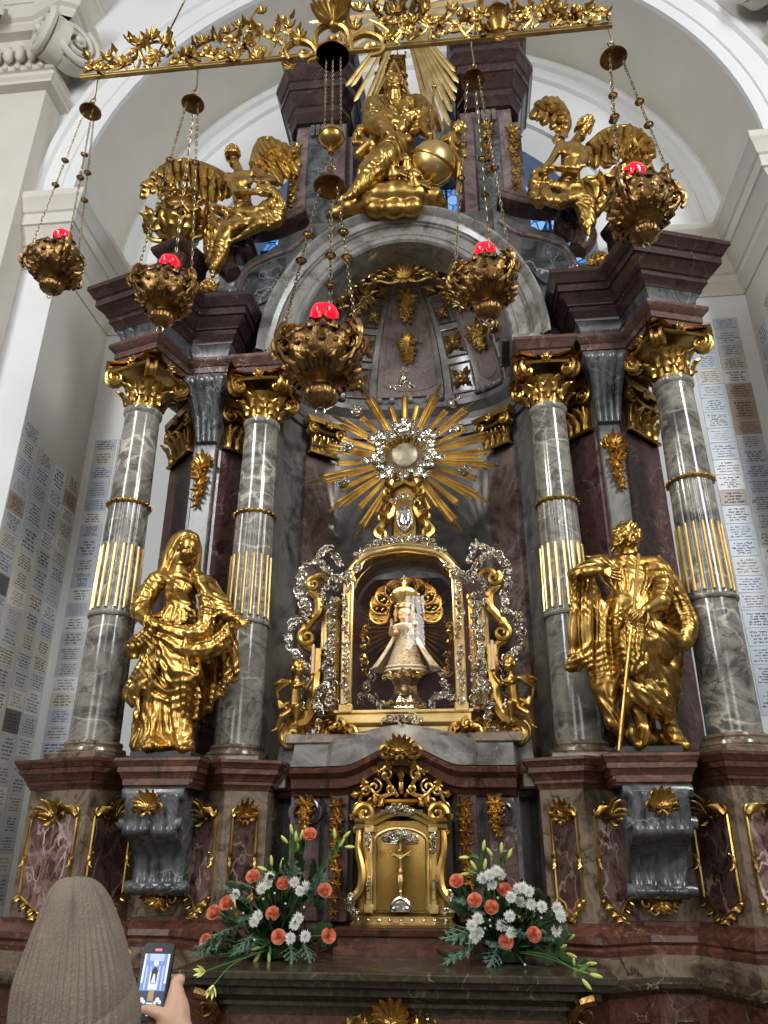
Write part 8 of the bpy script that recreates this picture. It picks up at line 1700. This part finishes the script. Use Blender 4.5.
slab(MB(), rrect(w2,h2,.010), -th, th).build('body', simple('black_phone_case', '#0b0b0d', .35), tel, ang=40)
scr = slab(MB(), rrect(w2-.004,h2-.004,.007), th, th+.0003).build('screen', emit('screen_black', '#050507', .3), tel, ang=40)
E_ = {k: emit('screen_'+k, c, 1.0) for k, c in dict(blue='#7f9be0', pale='#c9d6f4', white='#f4f6ff', dark='#39405e', gold='#b49a68', deep='#20222c', pink='#ff7f9f', grey='#8b90a0').items()}
def pic(nm, col, polys, dz=.0006):
    mm = MB()
    for p in polys: slab(mm, p, th+.0002, th+dz)
    return mm.build(nm, E_[col], scr, ang=40)
R = lambda x0, y0, x1, y1: [(x1,y1),(x0,y1),(x0,y0),(x1,y0)]
C_ = lambda x, y, r, k=14: [(x+r*math.cos(2*math.pi*i/k), y+r*math.sin(2*math.pi*i/k)) for i in range(k)]
pic('video_background', 'blue', [R(-.031,-.052,.031,.055)], .0005)
pic('video_wall', 'white', [R(-.031,-.005,-.026,.055), R(.026,-.005,.031,.055)], .0006); pic('video_column', 'pale', [R(-.022,-.018,-.018,.030), R(.018,-.018,.022,.030), R(-.012,-.018,-.009,.03), R(.009,-.018,.012,.03), R(-.018,.040,.018,.055)], .0007)
pic('video_niche', 'deep', [[(.008,.0),(.008,.018),(.004,.026),(0,.029),(-.004,.026),(-.008,.018),(-.008,.0)]], .0008); pic('video_shrine', 'white', [R(-.010,-.006,-.0075,.018), R(.0075,-.006,.010,.018), [(.005,-.004),(.002,.014),(-.002,.014),(-.005,-.004)], C_(0,.035,.006), R(-.010,-.018,.010,-.006)], .0009)
pic('video_base', 'dark', [R(-.031,-.052,.031,-.020)], .0006); pic('video_tabernacle', 'gold', [R(-.007,-.040,.007,-.020)], .0008); pic('video_flowers', 'white', [C_(-.020,-.038,.005,9), C_(-.014,-.042,.004,9), C_(-.024,-.044,.004,9), C_(.018,-.037,.005,9), C_(.024,-.042,.004,9), C_(.013,-.043,.004,9), R(-.008,-.046,.008,-.043)], .0008)
pic('record_bar', 'pink', [R(-.0085,.0605,.0085,.066)]); pic('control_button', 'grey', [C_(-.021,-.062,.0062)]); pic('control_ring', 'white', [C_(.0,-.062,.0072)]); pic('control_dot', 'white', [C_(.021,-.062,.0058)]); pic('control_mark', 'dark', [C_(-.021,-.062,.0045), C_(0,-.062,.0055)], .0009)
hR = Sculpt(np.minimum(PH(-.03,-.17,-.06), PH(.13,.04,.08))-.03, np.maximum(PH(-.03,-.17,-.06), PH(.13,.04,.08))+.03, .0032)
hR.chain([wr, PH(.072,-.085,-.004), PH(.060,-.045,-.008), PH(.050,-.004,-.010)], [.029,.030,.026,.014], .015); hR.cap(PH(.050,-.095,.004), PH(.066,-.06,-.004), .026, .024, .015)
hR.chain([PH(.054,-.075,.012), PH(.034,-.064,.022), PH(.010,-.058,.018), PH(-.008,-.057,.013)], [.018,.0135,.0115,.009], .008)
for i, (y, L) in enumerate(((.004,.05),(-.020,.056),(-.042,.054),(-.062,.044))): hR.chain([PH(.058,y,-.010), PH(.040,y+.002,-.021), PH(.012,y+.003,-.021), PH(.046-L-.012,y+.002,-.014)], [.0125,.0108,.0098,.0078], .004)
hR.mb().build('right_hand', M['skin'], per, ang=180)
hL = Sculpt(np.minimum(PH(-.12,-.20,-.06), PH(.03,-.04,.08))-.03, np.maximum(PH(-.12,-.20,-.06), PH(.03,-.04,.08))+.03, .0032)
hL.chain([wl, PH(-.055,-.125,.0), PH(-.035,-.10,-.004)], [.029,.028,.022], .015); hL.chain([PH(-.045,-.115,.012), PH(-.028,-.098,.016), PH(-.018,-.086,.012)], [.016,.013,.010], .008)
for i, (x, L) in enumerate(((-.034,.05),(-.016,.05),(.0,.046),(.014,.038))): hL.chain([PH(-.036+.008*i,-.108-.004*i,-.008), PH(x,-.092,-.018), PH(x+.004,-.075,-.019), PH(x+.006,-.062,-.014)], [.0125,.0108,.0095,.0078], .004)
hL.mb().build('left_hand', M['skin'], per, ang=180)
